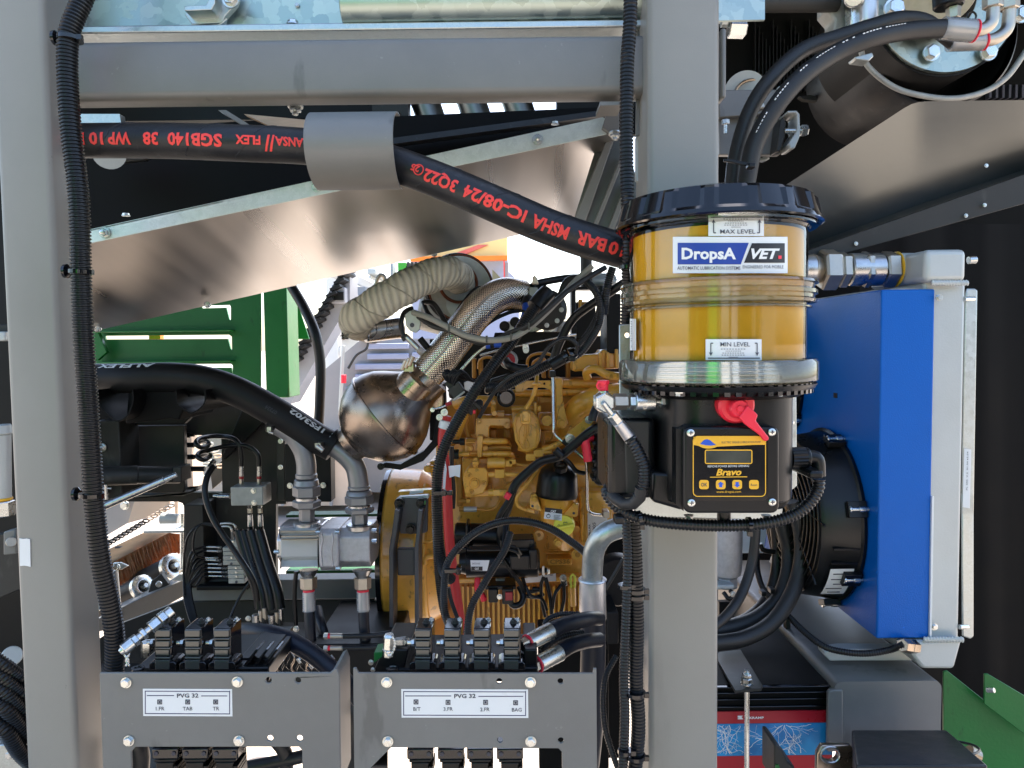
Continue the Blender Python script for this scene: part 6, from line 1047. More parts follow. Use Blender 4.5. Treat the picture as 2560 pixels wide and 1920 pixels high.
b = B(); flattext(b, 'ELECTRIC GREASE LUBRICATION PUMP', 1853, 1108, D1 - .0003, 5, 98); flattext(b, 'OK', 1760, 1216, D1 - .0003, 9, 16, .02); flattext(b, 'Reset', 1885, 1215, D1 - .0003, 6, 16); ob('dark_print', b, MT['ink'], lb, kind='stuff')
b = B(); flattext(b, 'REMOVE POWER BEFORE OPENING', 1821, 1168, D1, 5.5, 104); ob('white_print', b, MT['white'], lb, kind='stuff')
b = B(); b.pl([(1802, 1204), (1810, 1211), (1806, 1211), (1806, 1218), (1798, 1218), (1798, 1211), (1794, 1211)], D1 - .0003, .0002); b.pl([(1843, 1219), (1835, 1212), (1839, 1212), (1839, 1205), (1847, 1205), (1847, 1212), (1851, 1212)], D1 - .0003, .0002); ob('arrow_mark', b, MT['bluep'], lb)
for x, y in ((1726, 1082), (1929, 1080), (1728, 1257), (1930, 1255)):
    b = B(); c = P(x, y, PD - .0005); b.lathe(c, c + V((0, -.002, 0)), [(0, S(10, PD)), (.7, S(9.5, PD)), (1, S(7, PD))], 20); s = ob('panel_screw', b, MT['zinc'], pan)
    b = B(); c += V((0, -.0022, 0)); u = S(10, PD); b.box(c, (u, .0004, u * .22)); b.box(c, (u * .22, .0006, u)); ob('screw_slot', b, MT['ink'], s)
# red cap with tail
b = B(); c = P(1843, 1015, .80); b.lathe(c + V((0, .04, .004)), c, [(0, S(47, .8)), (.5, S(48, .8)), (.93, S(46, .8)), (1, S(40, .8))], 36); rc = ob('filler_cap', b, MT['redcap'], t)
b = B(); c2 = P(1850, 1022, .79); b.lathe(c2 + V((0, .01, 0)), c2, [(0, S(26, .8)), (.7, S(25, .8)), (1, S(20, .8)), (1, S(9, .8)), (1.2, S(8, .8))], 28); ob('cap_boss', b, MT['redcap'], rc)
b = B(); b.pl([(1836, 1040), (1880, 1018), (1897, 1042), (1890, 1050), (1922, 1096), (1912, 1104), (1906, 1094)][:0] + [(1848, 1044), (1870, 1012), (1896, 1038), (1890, 1052), (1924, 1095), (1920, 1103), (1910, 1103), (1900, 1088), (1862, 1060)], .786, .005); ob('cap_tail', b, MT['redcap'], rc, bev=.0015)
# grease outlet on the right: small nipple, black angled plug with conduit
fr('G'); b = B(); b.bx(684, 890, 745, 950, .86, .9); ob('nipple_block', b, MT['silverg'], t, bev=.001); b = B(); b.cyl(P(745, 922, .87), P(795, 918, .87), S(17, .87), S(11, .87)); ob('grease_nipple', b, MT['zinc'], t)
bolt(t, P(785, 1073, .86), S(14, .86), 'zinc', 'hex', (.6, -.6, 0)); b = B(); b.pl([(720, 940), (738, 960), (735, 990), (720, 990)], .9, .02); ob('red_plug', b, MT['redcap'], t)
t2 = T('cable_plug', 'black knurled round plug with right-angle outlet on the right of the pump', 'connector', P(880, 1290, .86))
A_, Z_ = P(776, 1292, .86), P(960, 1285, .86)
b = B(); vs = []; a, z = A_, Z_; sg = 40; r = S(68, .86)
for f_ in (0, .48):
    for k in range(sg):
        g_ = 2 * math.pi * k / sg; rr_ = r * (1 if k % 2 else .93); p_ = a.lerp(z, f_); vs.append(p_ + V((0, math.cos(g_) * rr_, math.sin(g_) * rr_)))
b.add(vs, [(k, (k + 1) % sg, sg + (k + 1) % sg, sg + k) for k in range(sg)] + [tuple(range(sg)), tuple(sg + k for k in reversed(range(sg)))]); ob('knurled_nut', b, MT['black'], t2, ang=20)
b = B(); b.tube(cat(path([(850, 1288, .86), (920, 1285, .86), (945, 1310, .86), (950, 1400, .86)]), .003), S(42, .86), 20); b.cyl(a.lerp(z, .45), a.lerp(z, .62), r * .93); ob('angled_shell', b, MT['black'], t2, ang=50)
b = B(); b.bx(895, 1370, 985, 1420, .83, .89); ob('shell_clamp', b, MT['black'], t2, bev=.003)
fr('S'); t3 = T('ribbed_conduit', 'ribbed black conduit looping under the pump from left fitting to right plug', 'conduit', P(1800, 1316, .86))
conduit([(2047, 1198, .86), (2044, 1225, .86), (2020, 1262, .86), (1975, 1292, .86), (1900, 1310, .86), (1800, 1314, .86), (1700, 1310, .86), (1620, 1300, .87), (1560, 1280, .875), (1528, 1252, .88), (1518, 1225, .89), (1550, 1208, .9), (1600, 1216, .93)], 15.5, .0042, par=t3)
tie(t3, 1872, 1312, .86, 18, (1, 0, 0)); tie(t3, 1600, 1296, .868, 18, (1, 0, .2)); b = B(); b.bx(1538, 1292, 1562, 1312, .84, .86); ob('clamp_block', b, MT['black'], t3, bev=.002)
# left: cross fitting, swivel, hose
fr('E'); t4 = T('grease_outlet', 'zinc cross fitting with red cap feeding the ribbed grease line left of the pump', 'hydraulic fitting', P(1670, 940, .84)); c = P(1668, 945, .84)
b = B(); b.cyl(c + V((0, .018, 0)), c + V((0, -.018, 0)), S(62, .84), seg=6); b.ball(c, S(66, .84)); ob('cross_body', b, MT['zinc'], t4, ang=40)
segs(t4, c, P(1668, 820, .84), [('hex_nut', .35, .55, S(33, .84), S(33, .84), 'h', 'zinc'), ('red_cap', .55, .9, S(30, .84), S(30, .84), 'c', 'redcap'), ('red_cap', .85, 1.06, S(36, .84), S(36, .84), 'h', 'redcap')])
b = B(); u = P(1652, 845, .835); b.tube([u + V((math.cos(k / 8 * 6.28), 0, math.sin(k / 8 * 6.28))) * S(24, .84) for k in range(8)], S(7, .84), 8, closed=True); ob('cap_ring', b, MT['redcap'], t4)
segs(t4, c, P(2090, 945, .85), [('pipe_neck', .1, .15, S(25, .84), S(25, .84), 'c', 'zinc'), ('swivel_nut', .14, .34, S(52, .84), S(52, .84), 'h', 'nickel'), ('hex_nut', .37, .45, S(50, .84), S(50, .84), 'h', 'zinc'), ('coupling_body', .45, .73, S(60, .84), S(60, .84), 'c', 'zinc'), ('neck', .73, .82, S(22, .84), S(20, .84), 'c', 'zinc'), ('hex_nut', .82, .91, S(38, .84), S(38, .84), 'h', 'zinc'), ('stub', .9, 1.0, S(24, .84), S(24, .84), 'c', 'greyd')])
b = B(); flattext(b, 'D', 1925, 990, .84 - S(62, .84), 26, 24, .02); ob('stamped_letter', b, MT['nickel'], t4)
segs(t4, P(1665, 950, .815), P(1840, 1180, .83), [('bent_pipe', 0, .35, S(17, .84), S(20, .84), 'c', 'zinc'), ('hex_nut', .3, .52, S(34, .84), S(36, .84), 'h', 'zinc'), ('crimp_ferrule', .52, 1, S(34, .84), S(40, .84), 'c', 'alu')])
conduit([(1830, 1168, .828), (1875, 1240, .825), (1915, 1340, .825), (1915, 1450, .83), (1880, 1530, .835)], 40, .0038, par=t4, name='spiral_guard')
hose([(1900, 1470, .83), (1885, 1545, .835), (1820, 1580, .845), (1760, 1555, .855), (1720, 1515, .87)], 38, 'rubberm', t4, 'hose_tube')
# ================================================================ oil cooler, guards and battery on the right
fr('S')
X0 = P(2200, 1000, 1.30).x; ztop = P(2200, 724, 1.30).z; zbot = P(2200, 1597, 1.30).z; xr = P(2333, 1000, 1.30).x
K = T('oil_cooler_shroud', 'tall bright blue sheet metal fan shroud of the oil cooler', 'fan shroud', V((X0, 1.3, zbot)))
b = B(); b.box(((X0 + xr) / 2, 1.3 + .35, (ztop + zbot) / 2), (xr - X0, .70, ztop - zbot)); ob('shroud_box', b, MT['blue'], K, bev=.003, bseg=3)
def fan(label, yc, zc, R_):
    t = T('cooling_fan', label, 'cooling fan', V((X0, yc, zc - R_)), 'black axial fans on the blue shroud'); th = .078; c = V((X0, yc, zc)); ax = V((-1, 0, 0))
    b = B(); n = 72; b.lathe(c, c + ax * th, [(0, R_), (.1, R_ + .004), (.14, R_ - .002), (.9, R_ - .012), (1, R_ - .016), (1, R_ - .026), (.1, R_ - .022)], n, cap=False); ob('fan_housing', b, MT['black'], t, ang=30)
    b = B(); b.lathe(c + ax * (th * .1), c + ax * th * .12, [(0, R_ - .02), (1, R_ - .02)], 48); ob('fan_back', b, MT['dark'], t)
    for k in range(9):
        r = .035 + (R_ - .06) * k / 8
        b = B(); b.tube([c + ax * (th - .002 + .012 * (1 - (r / R_) ** 2)) + V((0, math.cos(a / 24 * math.pi) * r, math.sin(a / 24 * math.pi) * r)) for a in range(48)], .0022, 6, closed=True); ob('grille_ring', b, MT['black'], t, ang=60)
    for k in range(8):
        a = k * math.pi / 4 + .3; b = B(); pts = [c + ax * (th + .012 * (1 - (q / 8) ** 2) - .002) + V((0, math.cos(a + q * .05) * R_ * q / 8 * .97, math.sin(a + q * .05) * R_ * q / 8 * .97)) for q in range(1, 9)]; b.tube(pts, .0026, 6); ob('grille_spoke', b, MT['black'], t, ang=60)
    for k in range(7):
        a = k * 2 * math.pi / 7; e = V((0, math.cos(a), math.sin(a))); f = V((0, -math.sin(a), math.cos(a))); b = B()
        b.add([c + ax * .03 + e * .04 - f * .02, c + ax * .05 + e * .04 + f * .02, c + ax * .055 + e * (R_ - .03) + f * .05, c + ax * .03 + e * (R_ - .03) - f * .02] + [c + ax * .032 + e * .04 - f * .02, c + ax * .053 + e * .04 + f * .02, c + ax * .058 + e * (R_ - .03) + f * .05, c + ax * .033 + e * (R_ - .03) - f * .02], [(0, 1, 2, 3), (7, 6, 5, 4), (0, 4, 5, 1), (1, 5, 6, 2), (2, 6, 7, 3), (3, 7, 4, 0)]); ob('fan_blade', b, MT['dark'], t)
    b = B(); b.cyl(c + ax * .02, c + ax * (th + .01), .045, .042, 32); ob('fan_hub', b, MT['black'], t)
    for a in (165, 115, 210, 250): 
        e = V((0, math.cos(math.radians(a)), math.sin(math.radians(a)))); q = Matrix.Rotation(math.radians(a), 3, 'X'); b = B(); b.box(c + ax * .02 + e * (R_ + .004), (.034, .012, .03), q); s = ob('fan_lug', b, MT['black'], t, bev=.001); b = B(); p_ = c + ax * .032 + e * (R_ + .008); b.cyl(p_, p_ - ax * .032, .0042, seg=12); b.cyl(p_ - ax * .014, p_ - ax * .026, .006, seg=12); b.cyl(p_ + ax * .004, p_, .007, seg=12); ob('lug_bolt', b, MT['zinc'], s)
    for a in (190, 200, 225): 
        e = V((0, math.cos(math.radians(a)), math.sin(math.radians(a)))); b = B(); b.box(c + ax * .035 + e * (R_ - .004), (.05, .004, .004), Matrix.Rotation(math.radians(a), 3, 'X')); ob('housing_rib', b, MT['black'], t)
    return t, c, R_
t, c, R_ = fan('lower black fan with a white sticker on its rim', 1.51, P(2100, 1282, 1.51).z, .172)
fan('upper black fan mostly hidden behind the grease pump', 1.82, P(2020, 935, 1.82).z, .185)
b = B(); vs = []
for k in range(9):
    a = math.radians(203 + k * 3.2); e = V((0, math.cos(a), math.sin(a)))
    for x in (-.062, -.018): vs.append(c + V((x, 0, 0)) + e * (R_ + .0015 - (-x) * .14 * 0))
b.add(vs, [(2 * i, 2 * i + 1, 2 * i + 3, 2 * i + 2) for i in range(8)]); s = ob('rim_sticker', b, MT['label'], t)
b = B()
for k in range(5):
    a = math.radians(207 + k * 4.6); e = V((0, math.cos(a), math.sin(a))); b.box(c + V((-.04 - .004 * (k % 2), 0, 0)) + e * (R_ + .0022), (.03 - .006 * (k % 3), .0015, .001), Matrix.Rotation(a + math.pi / 2, 3, 'X'))
ob('sticker_print', b, MT['ink'], s, kind='stuff')
b = B(); mk = V((X0 - .0008, 1.478, P(2057, 987, 1.5).z)); b.box(mk, (.001, .016, .01)); o = ob('direction_mark', b, MT['lblack'], K)
# aluminium cooler tank
fr('G'); A_ = T('oil_cooler', 'pale aluminium oil cooler with welded end tanks right of the blue shroud', 'oil cooler', P(1750, 1660, 1.31))
xt0, xt1 = P(1662, 500, 1.31).x, P(1850, 500, 1.31).x; zt = P(1700, 205, 1.31).z; fr('J'); zb = P(1700, 880, 1.31).z
b = B(); b.box(((xt0 + xt1) / 2 - .01, 1.31 + .4, (zt + zb) / 2), (xt1 - xt0 + .02, .8, zt - zb)); ob('core_side', b, MT['alup'], A_, bev=.006, bseg=3)
b = B(); b.bx(1640, -10, 1652, 870, 1.296, 1.31); fr('G'); ob('gasket_strip', b, MT['white'], A_)
b = B(); x0, x1 = P(1605, 100, 1.29).x, P(1862, 100, 1.29).x; z1 = P(1700, 14, 1.29).z; b.box(((x0 + x1) / 2, 1.29 + .1, (z1 + zt) / 2), (x1 - x0, .2, z1 - zt + .004)); ob('top_tank', b, MT['alup'], A_, bev=.01, bseg=4)
b = B()
for k in range(26): b.ball(P(1650 + k * 8.6, 212 + (k % 2) * 4, 1.292), S(15, 1.29), 8, (.55, .6, 1.2))
ob('weld_bead', b, MT['alup'], A_, kind='stuff', ang=80)
fr('J'); b = B(); b.pl([(1490, 925), (1560, 880), (1835, 868), (1785, 1052), (1590, 1052)], 1.295, .2); ob('bottom_tank', b, MT['alup'], A_, bev=.006, bseg=3)
b = B()
for k in range(26): b.ball(P(1600 + k * 9.4, 868 + (k % 2) * 4, 1.292), S(16, 1.29), 8, (.55, .6, 1.2))
ob('weld_bead', b, MT['alup'], A_, kind='stuff', ang=80)
plp('foot_plate', 'alup', A_, [(985, 945), (1110, 930), (1480, 930), (1560, 1000), (1020, 1002), (985, 965)], 1.36, .03, .002)
plp('mount_strip', 'galvf', A_, [(1830, -30), (1905, -30), (1905, 850), (1885, 868), (1835, 850)], 1.33, .004)
fr('G'); plp('mount_strip', 'galvf', A_, [(1862, 248), (1915, 248), (1928, 262), (1905, 1640), (1830, 1640), (1850, 300)], 1.33, .004)
bolt(A_, P(1690, 305, 1.295), S(18, 1.3), 'zinc'); cyp('strip_bolt', 'zinc', A_, (1845, 312, 1.31), (1905, 312, 1.32), 14); cyp('strip_bolt', 'zinc', A_, (1870, 75, 1.36), (1915, 72, 1.36), 24)
s = plp('data_sticker', 'label', A_, [(1845, 1233), (1888, 1238), (1880, 1600), (1835, 1592)], 1.328, .001, 0); b = B(); flattext(b, 'PL 400  V.2  01.04 65.04', 1868, 1370, 1.3275, 9, 240, 0, 0, math.pi / 2); ob('sticker_print', b, MT['ink'], s, kind='stuff')
fr('J'); cyp('strip_bolt', 'zinc', A_, (1815, 792, 1.31), (1865, 792, 1.32), 14); bolt(A_, P(1660, 790, 1.3), S(18, 1.3), 'zinc')
t = T('rubber_mount', 'dark grey rubber foot under the pale cooler foot plate', 'rubber mount', P(1100, 1045, 1.4)); b = B(); b.cyl(P(1105, 1045, 1.46), P(1105, 1002, 1.46), S(95, 1.46), seg=36); ob('foot_pad', b, MT['rubberm'], t); bolt(t, P(1095, 925, 1.42), S(24, 1.42), 'zinc', 'hex', (0, 0, 1))
t = T('brass_gland', 'brassy hex gland at the foot of the cooler', 'cable gland', P(1500, 940, 1.3)); segs(t, P(1462, 905, 1.28), P(1545, 915, 1.3), [('gland_nut', 0, .5, S(42, 1.3), S(44, 1.3), 'h', 'exh'), ('gland_base', .5, 1, S(44, 1.3), S(44, 1.3), 'h', 'exh')])
t = T('ribbed_conduit', 'ribbed conduit sagging from the brass gland to the left under the fan', 'conduit', P(1200, 950, 1.3)); conduit([(1470, 900, 1.28), (1380, 935, 1.3), (1240, 955, 1.31), (1100, 945, 1.32), (980, 910, 1.34), (860, 820, 1.38), (760, 720, 1.42), (680, 640, 1.45), (610, 560, 1.5), (575, 450, 1.55), (570, 330, 1.6)], 20, .0042, par=t)
for x, y, d in ((615, 590, 1.47), (670, 575, 1.47)): bxp('cable_clip', 'black', t, x - 14, y - 14, x + 14, y + 14, d - .02, d, .001)
# coupling pipe
fr('G'); t = T('coupling_pipe', 'row of large nickel hex couplings on the pipe into the cooler top', 'pipe coupling', P(1300, 240, 1.38)); a, z = P(780, 135, 1.38), P(1630, 130, 1.38); r = S(100, 1.38)
segs(t, a, z, [('pipe_stub', 0, .16, r * .95, r * .95, 'c', 'steel'), ('neck', .15, .22, r * .98, r * .75, 'c', 'nickel'), ('hex_nut', .21, .33, r * 1.28, r * 1.28, 'h', 'nickel'), ('thin_hex', .335, .405, r * 1.12, r * 1.12, 'h', 'nickel'), ('coupling_body', .41, .65, r * 1.0, r * 1.0, 'c', 'steel'), ('thin_hex', .51, .565, r * 1.14, r * 1.14, 'h', 'nickel'), ('hex_nut', .655, .75, r * 1.14, r * 1.14, 'h', 'nickel'), ('brass_ring', .75, .765, r * 1.08, r * 1.08, 'c', 'amber'), ('weld_pipe', .765, 1, r * .98, r * .98, 'c', 'alup')])
# guard sheet, rail
fr('C'); t = T('guard_sheet', 'large dull steel guard sheet with a cut corner rising to the right', 'guard sheet', P(1500, 1400, 1.5))
b = B(); nn = 40; top = [(640, 1205), (755, 1133), (1490, 655), (1540, 630), (1620, 622), (2400, 612)]; vs = []
def topy(x):
    for (xa, ya), (xb, yb) in zip(top, top[1:]):
        if xa <= x <= xb: return ya + (yb - ya) * (x - xa) / (xb - xa)
    return top[-1][1]
for i in range(nn + 1):
    x = 640 + (2400 - 640) * i / nn; yb_ = 1545 - (x - 860) * .352; yt_ = min(topy(x), yb_ - 30)
    for j, f in enumerate((0, .25, .5, .72, .86, .94, 1)): vs.append(P(x, yt_ + (yb_ - yt_) * f, 1.30 + .10 * f - (.05 if f >= 1 else .0) + .05 * f))
m = 7; fs = [(i * m + j, i * m + j + 1, (i + 1) * m + j + 1, (i + 1) * m + j) for i in range(nn) for j in range(m - 1)]; k = len(vs)
b.add(vs + [v + V((0, .004, 0)) for v in vs], fs + [tuple(reversed([q + k for q in f])) for f in fs] + [(i * m, (i + 1) * m, (i + 1) * m + k, i * m + k) for i in range(nn)]); ob('guard_panel', b, MT['inoxd'], t, ang=60)
pip('bright_edge', 'zinc', t, [(640, 1205, 1.299), (755, 1133, 1.299), (1490, 655, 1.299), (1540, 630, 1.299), (1620, 622, 1.299), (2400, 612, 1.299)], 3.5, 6) if False else None
plp('lower_rail', 'greyd', t, [(800, 1590), (860, 1548), (2400, 1006), (2400, 1200), (1090, 1562), (900, 1600)], 1.395, .003, .0008)
for x, y in ((1970, 1260), (1180, 1497), (1855, 1325)): bolt(t, P(x, y, 1.39), S(10, 1.39), 'zinc')
for x, y in ((1980, 1018),): bolt(t, P(x, y, 1.37), S(10, 1.37), 'zinc')
# dark behind
t = T('black_side_curtain', 'black rubber side curtain hanging behind the cooler at the far right', 'rubber curtain', P(2200, 1700, 1.9)); fr('S'); b = B(); nn = 24; vs = []
for i in range(nn + 1):
    x = 2150 + 600 * i / nn
    for y in (560, 1100, 1960): vs.append(P(x, y, 1.85 + .006 * math.sin(i * .9) + .003 * math.sin(i * 2.3 + y)))
b.add(vs, [(i * 3 + j, i * 3 + j + 1, i * 3 + 4 + j, i * 3 + 3 + j) for i in range(nn) for j in (0, 1)]); ob('curtain_sheet', b, MT['void'], t, ang=60)
t = T('drum_backing', 'black backing added for the dark interior behind the drum, upper right', 'inner wall', P(2200, 500, 2.5)); bxp('backing_sheet', 'void', t, 1700, -300, 2900, 620, 2.35, 2.4, 0); bxp('backing_sheet', 'void', t, 1900, 600, 2900, 1000, 2.3, 2.34, 0)  # black sheets added to stand for the shaded depth behind the drum
fr('C'); plp('light_bar', 'greyd', t, [(830, 590), (900, 583), (1500, 662), (1500, 690), (860, 612)], 2.0, .02)
for k in range(18): b = B(); x = 560 + k * 22; b.bx(x, 120 + (k % 5) * 40, x + 4, 560, 2.335, 2.35); ob('belt_rib', b, MT['rubber'], t)
for k in range(7): bxp('vent_slot', 'ink', t, 2000 + 40 * k, 520, 2014 + 40 * k, 600, 2.33, 2.35, 0)
# drum with flange
D_ = T('belt_drum', 'large belt drum with bolted galvanised hub plate in the upper right corner', 'drum', P(1750, 600, 1.7)); c = P(1740, -10, 1.62)
b = B(); b.lathe(c + V((0, .012, 0)), c, [(0, S(432, 1.62)), (1, S(432, 1.62))], 64); hp = ob('hub_plate', b, MT['galv'], D_)
b = B(); b.lathe(c + V((0, .3, 0)), c + V((0, .012, 0)), [(0, S(450, 1.62)), (1, S(448, 1.62))], 64); ob('drum_shell', b, MT['dark'], D_)
b = B(); pts = [P(1200, 250, 1.66), P(1235, 380, 1.66), P(1350, 495, 1.66), (P(1500, 568, 1.66)), P(1750, 606, 1.66), P(1950, 570, 1.66), P(2100, 480, 1.66), P(2212, 330, 1.66), P(2300, 200, 1.66)]
cc = cat(pts, .01); b.tube(cc, S(17, 1.66), 10); ob('belt_edge', b, MT['silverg'], D_, ang=60)
cb_ = P(1720, 190, 1.7); b = B(); b.lathe(cb_, cb_ + V((0, .35, 0)), [(0, S(440, 1.7)), (.02, S(455, 1.7)), (1, S(455, 1.7))], 72, cap=False); b.lathe(cb_ + V((0, .01, 0)), cb_ + V((0, .35, 0)), [(0, S(420, 1.7)), (1, S(420, 1.7))], 72, cap=False); ob('belt_band', b, MT['rubber'], D_, ang=50)
bolts(D_, [(1640, 325), (1990, 322), (2190, 90), (1310, 180)], 1.61, 42, 'zinc')
b = B(); b.lathe(P(1690, 20, 1.56), P(1690, 20, 1.61), [(0, S(190, 1.58)), (1, S(200, 1.58))], 48); ob('hub_boss', b, MT['black'], D_); b = B(); b.lathe(P(1700, -60, 1.52), P(1700, -60, 1.57), [(0, S(190, 1.58)), (1, S(200, 1.58))], 48); ob('hub_ring', b, MT['nickel'], D_)
# shaft and bearing at the top
t = T('shaft_support', 'galvanised shaft support arm at the top between post and drum', 'support arm', P(1100, 100, 1.35)); plp('arm_web', 'galvf', t, [(330, -80), (520, -80), (515, 30), (440, 110), (330, 120)], 1.2, .02); cyp('cross_tube', 'greyd', t, (480, 20, 1.45), (1060, 20, 1.5), 52, seg=36); plp('arm_casting', 'silverg', t, [(1000, -60), (1230, -60), (1240, 120), (1180, 190), (1080, 210), (1040, 200), (1050, 120), (1000, 60)], 1.5, .05, .004)
b = B(); b.lathe(P(1170, -20, 1.44), P(1170, -20, 1.5), [(0, S(60, 1.45)), (1, S(60, 1.45))], 30); b.bx(1150, -60, 1215, 180, 1.46, 1.49); ob('arm_ring', b, MT['zinc'], t, bev=.003)
b = B(); b.bx(1218, -60, 1332, 150, 1.44, 1.5); ob('arm_block', b, MT['alu'], t, bev=.012, bseg=4); bolt(t, P(1410, 55, 1.42), S(50, 1.42), 'zinc')
plp('arm_tip', 'galvf', t, [(1170, 350), (1280, 320), (1290, 345), (1260, 375), (1180, 365)], 1.5, .03)
t = T('large_hex_bolt', 'large pale hex bolt protruding right of the wide post top', 'bolt', P(440, 230, 1.2)); cyp('bolt_head', 'zinc', t, (395, 172, 1.18), (500, 175, 1.18), 58, seg=6); cyp('bolt_washer', 'galvf', t, (350, 135, 1.18), (392, 135, 1.18), 34, seg=8)
b = B(); b.bx(350, 170, 384, 600, 1.06, 1.1); fr('C'); tag(ob('post_strip', b, MT['grey'], None, bev=.003), 'narrow grey strip along the upper right edge of the wide post', 'bracket')
t = T('bearing_bracket', 'grey bearing bracket with pale disc and adjusting bolt behind the twin hoses', 'bearing bracket', P(600, 950, 1.5))
b = B(); b.lathe(P(500, 570, 1.6), P(500, 570, 1.63), [(0, S(125, 1.6)), (1, S(125, 1.6))], 40); ob('pale_disc', b, MT['alup'], t); b = B(); b.tube([P(545 + 110 * math.cos(k / 20 * math.pi), 590 - 100 * math.sin(k / 20 * math.pi), 1.59) for k in range(21)], S(9, 1.6), 8); ob('disc_arc', b, MT['exh'], t)
plp('top_shelf', 'grey', t, [(340, 552), (740, 548), (745, 600), (740, 690), (340, 722)], 1.5, .05); plp('lower_plate', 'grey', t, [(340, 722), (730, 712), (750, 760), (750, 800), (715, 950), (340, 950)], 1.52, .02); plp('wedge_lug', 'greyd', t, [(735, 715), (752, 755), (745, 840), (715, 930), (690, 930), (715, 740)], 1.48, .04)
plp('u_bracket', 'alup', t, [(760, 680), (815, 678), (835, 700), (838, 830), (805, 910), (775, 915), (768, 880), (820, 800), (818, 705), (808, 694), (762, 696)], 1.47, .05); cyp('adjust_bolt', 'zinc', t, (740, 805, 1.48), (850, 805, 1.48), 16); cyp('adjust_head', 'zinc', t, (838, 802, 1.48), (880, 802, 1.48), 34, seg=6); pip('disc_below', 'alup', t, [(560, 975, 1.55), (600, 985, 1.55), (640, 965, 1.55)], 14, 8)
for x in (378, 585): cyp('stud', 'zinc', t, (x, 740, 1.49), (x, 820, 1.49), 11); cyp('stud_nut', 'steel', t, (x, 735, 1.49), (x, 765, 1.49), 24, seg=6)
for x, y in ((600, 655), (715, 545)): plp('pale_chip', 'alup', t, [(x - 18, y - 10), (x + 15, y - 25), (x + 25, y + 5), (x - 10, y + 8)], 1.49, .01)
# twin hoses
for lab_, pts, r, fe, el in (('rear of the two smooth black hoses arching from pump lid to drum', [(420, 1220, 1.2), (425, 1100, 1.2), (450, 930, 1.2), (530, 680, 1.2), (660, 480, 1.2), (850, 310, 1.22), (1080, 225, 1.24), (1280, 160, 1.26), (1450, 115, 1.28), (1600, 130, 1.3), (1700, 200, 1.32), (1780, 262, 1.33)], 46, ((1770, 262, 1.33), (1960, 255, 1.33)), [(1950, 255, 1.33), (2040, 235, 1.33), (2105, 180, 1.33), (2120, 100, 1.33), (2120, 20, 1.33)]),
                             ('front of the two smooth black hoses arching from pump lid to drum', [(495, 1220, 1.16), (510, 1100, 1.16), (560, 880, 1.16), (690, 650, 1.16), (860, 460, 1.17), (1070, 320, 1.19), (1280, 235, 1.2), (1500, 190, 1.22), (1740, 172, 1.24)], 54, ((1725, 175, 1.24), (1900, 190, 1.24)), [(1890, 190, 1.24), (1960, 180, 1.24), (2010, 140, 1.24), (2022, 80, 1.24), (2020, 10, 1.24)])):
    t = T('hydraulic_hose', lab_, 'hose', P(*pts[0]), 'twin hoses between pump and drum'); hose(pts, r, 'rubberm', t, 'hose_tube', 24); a, z = P(*fe[0]), P(*fe[1]); rr_ = S(r * 1.12, 1.25)
    b = B(); b.lathe(a, z, [(0, rr_ * .9), (.05, rr_), (.1, rr_ * .9), (.14, rr_), (.8, rr_), (.84, rr_ * .92), (.9, rr_ * .98), (1, rr_ * .9)], 32); ob('crimp_ferrule', b, MT['nickel'], t); b = B(); b.cyl(a.lerp(z, -.1), a.lerp(z, .98), rr_ * 1.07, rr_ * 1.1, 32, .03); ob('clear_sleeve', b, MT['sleeve'], t)
    b = B(); b.cyl(a.lerp(z, 1.0), a.lerp(z, 1.09), rr_ * 1.1, rr_ * 1.08, 32); ob('red_collar', b, MT['redcap'], t); pip('elbow_tube', 'nickel', t, el, 36, 24, .004); e = el[-1]; cyp('elbow_nut', 'nickel', t, (e[0], e[1] + 40, e[2]), (e[0], e[1] - 60, e[2]), 56, seg=6)
b = B(); fr('S'); 
tp = T('cable_tie', 'cable tie strapping the two smooth hoses together above the pump lid', 'cable tie', P(1850, 405, 1.13)); fr('C'); plp('tie_strap', 'black', tp, [(368, 975), (410, 975), (560, 1008), (566, 1028), (530, 1025), (405, 995), (368, 992)], 1.125, .004, .001); bxp('tie_head', 'black', tp, 520, 998, 566, 1030, 1.11, 1.125, .002)
b = B(); tb_ = [P(1220, 235, 1.15)]
hp_ = cat(path([(560, 880, 1.16), (690, 650, 1.16), (860, 460, 1.17), (1070, 320, 1.19), (1280, 235, 1.2), (1500, 190, 1.22)]), .006); random.seed(4)
for i in range(2, len(hp_) - 2):
    if random.random() < .72:
        t_ = (hp_[i + 1] - hp_[i - 1]).normalized(); fw = V((0, -1, 0)); up = t_.cross(fw).normalized(); up = up if up.z > 0 else -up; a_ = .62; q = hp_[i] + (fw * math.cos(a_) + up * math.sin(a_)) * (S(54, 1.18) + .0003); b.box(q, (.0038, .001, .0016), t_.to_track_quat('X', 'Z').to_matrix())
ht = ob('printed_dashes', b, MT['white'], None, kind='stuff'); ht.parent = bpy.data.objects.get('hydraulic_hose.%03d' % (len([o for o in bpy.data.objects if o.name.startswith('hydraulic_hose')]) - 1)) or None
if ht.parent: ht.location = -V(BASE[ht.parent.name])
t = T('drum_fitting', 'black rotary fitting with nut above the front hose ferrule', 'hydraulic fitting', P(1780, 100, 1.35)); cyp('fitting_body', 'black', t, (1745, -60, 1.35), (1750, 45, 1.35), 85); cyp('fitting_nut', 'nickel', t, (1778, 45, 1.35), (1780, 115, 1.35), 42, 38, seg=6); b = B(); b.tube([P(1890 + 28 * math.cos(k * .52), 100 + 28 * math.sin(k * .52), 1.4) for k in range(12)], S(6, 1.4), 6, closed=True); ob('fitting_ring', b, MT['black'], t)
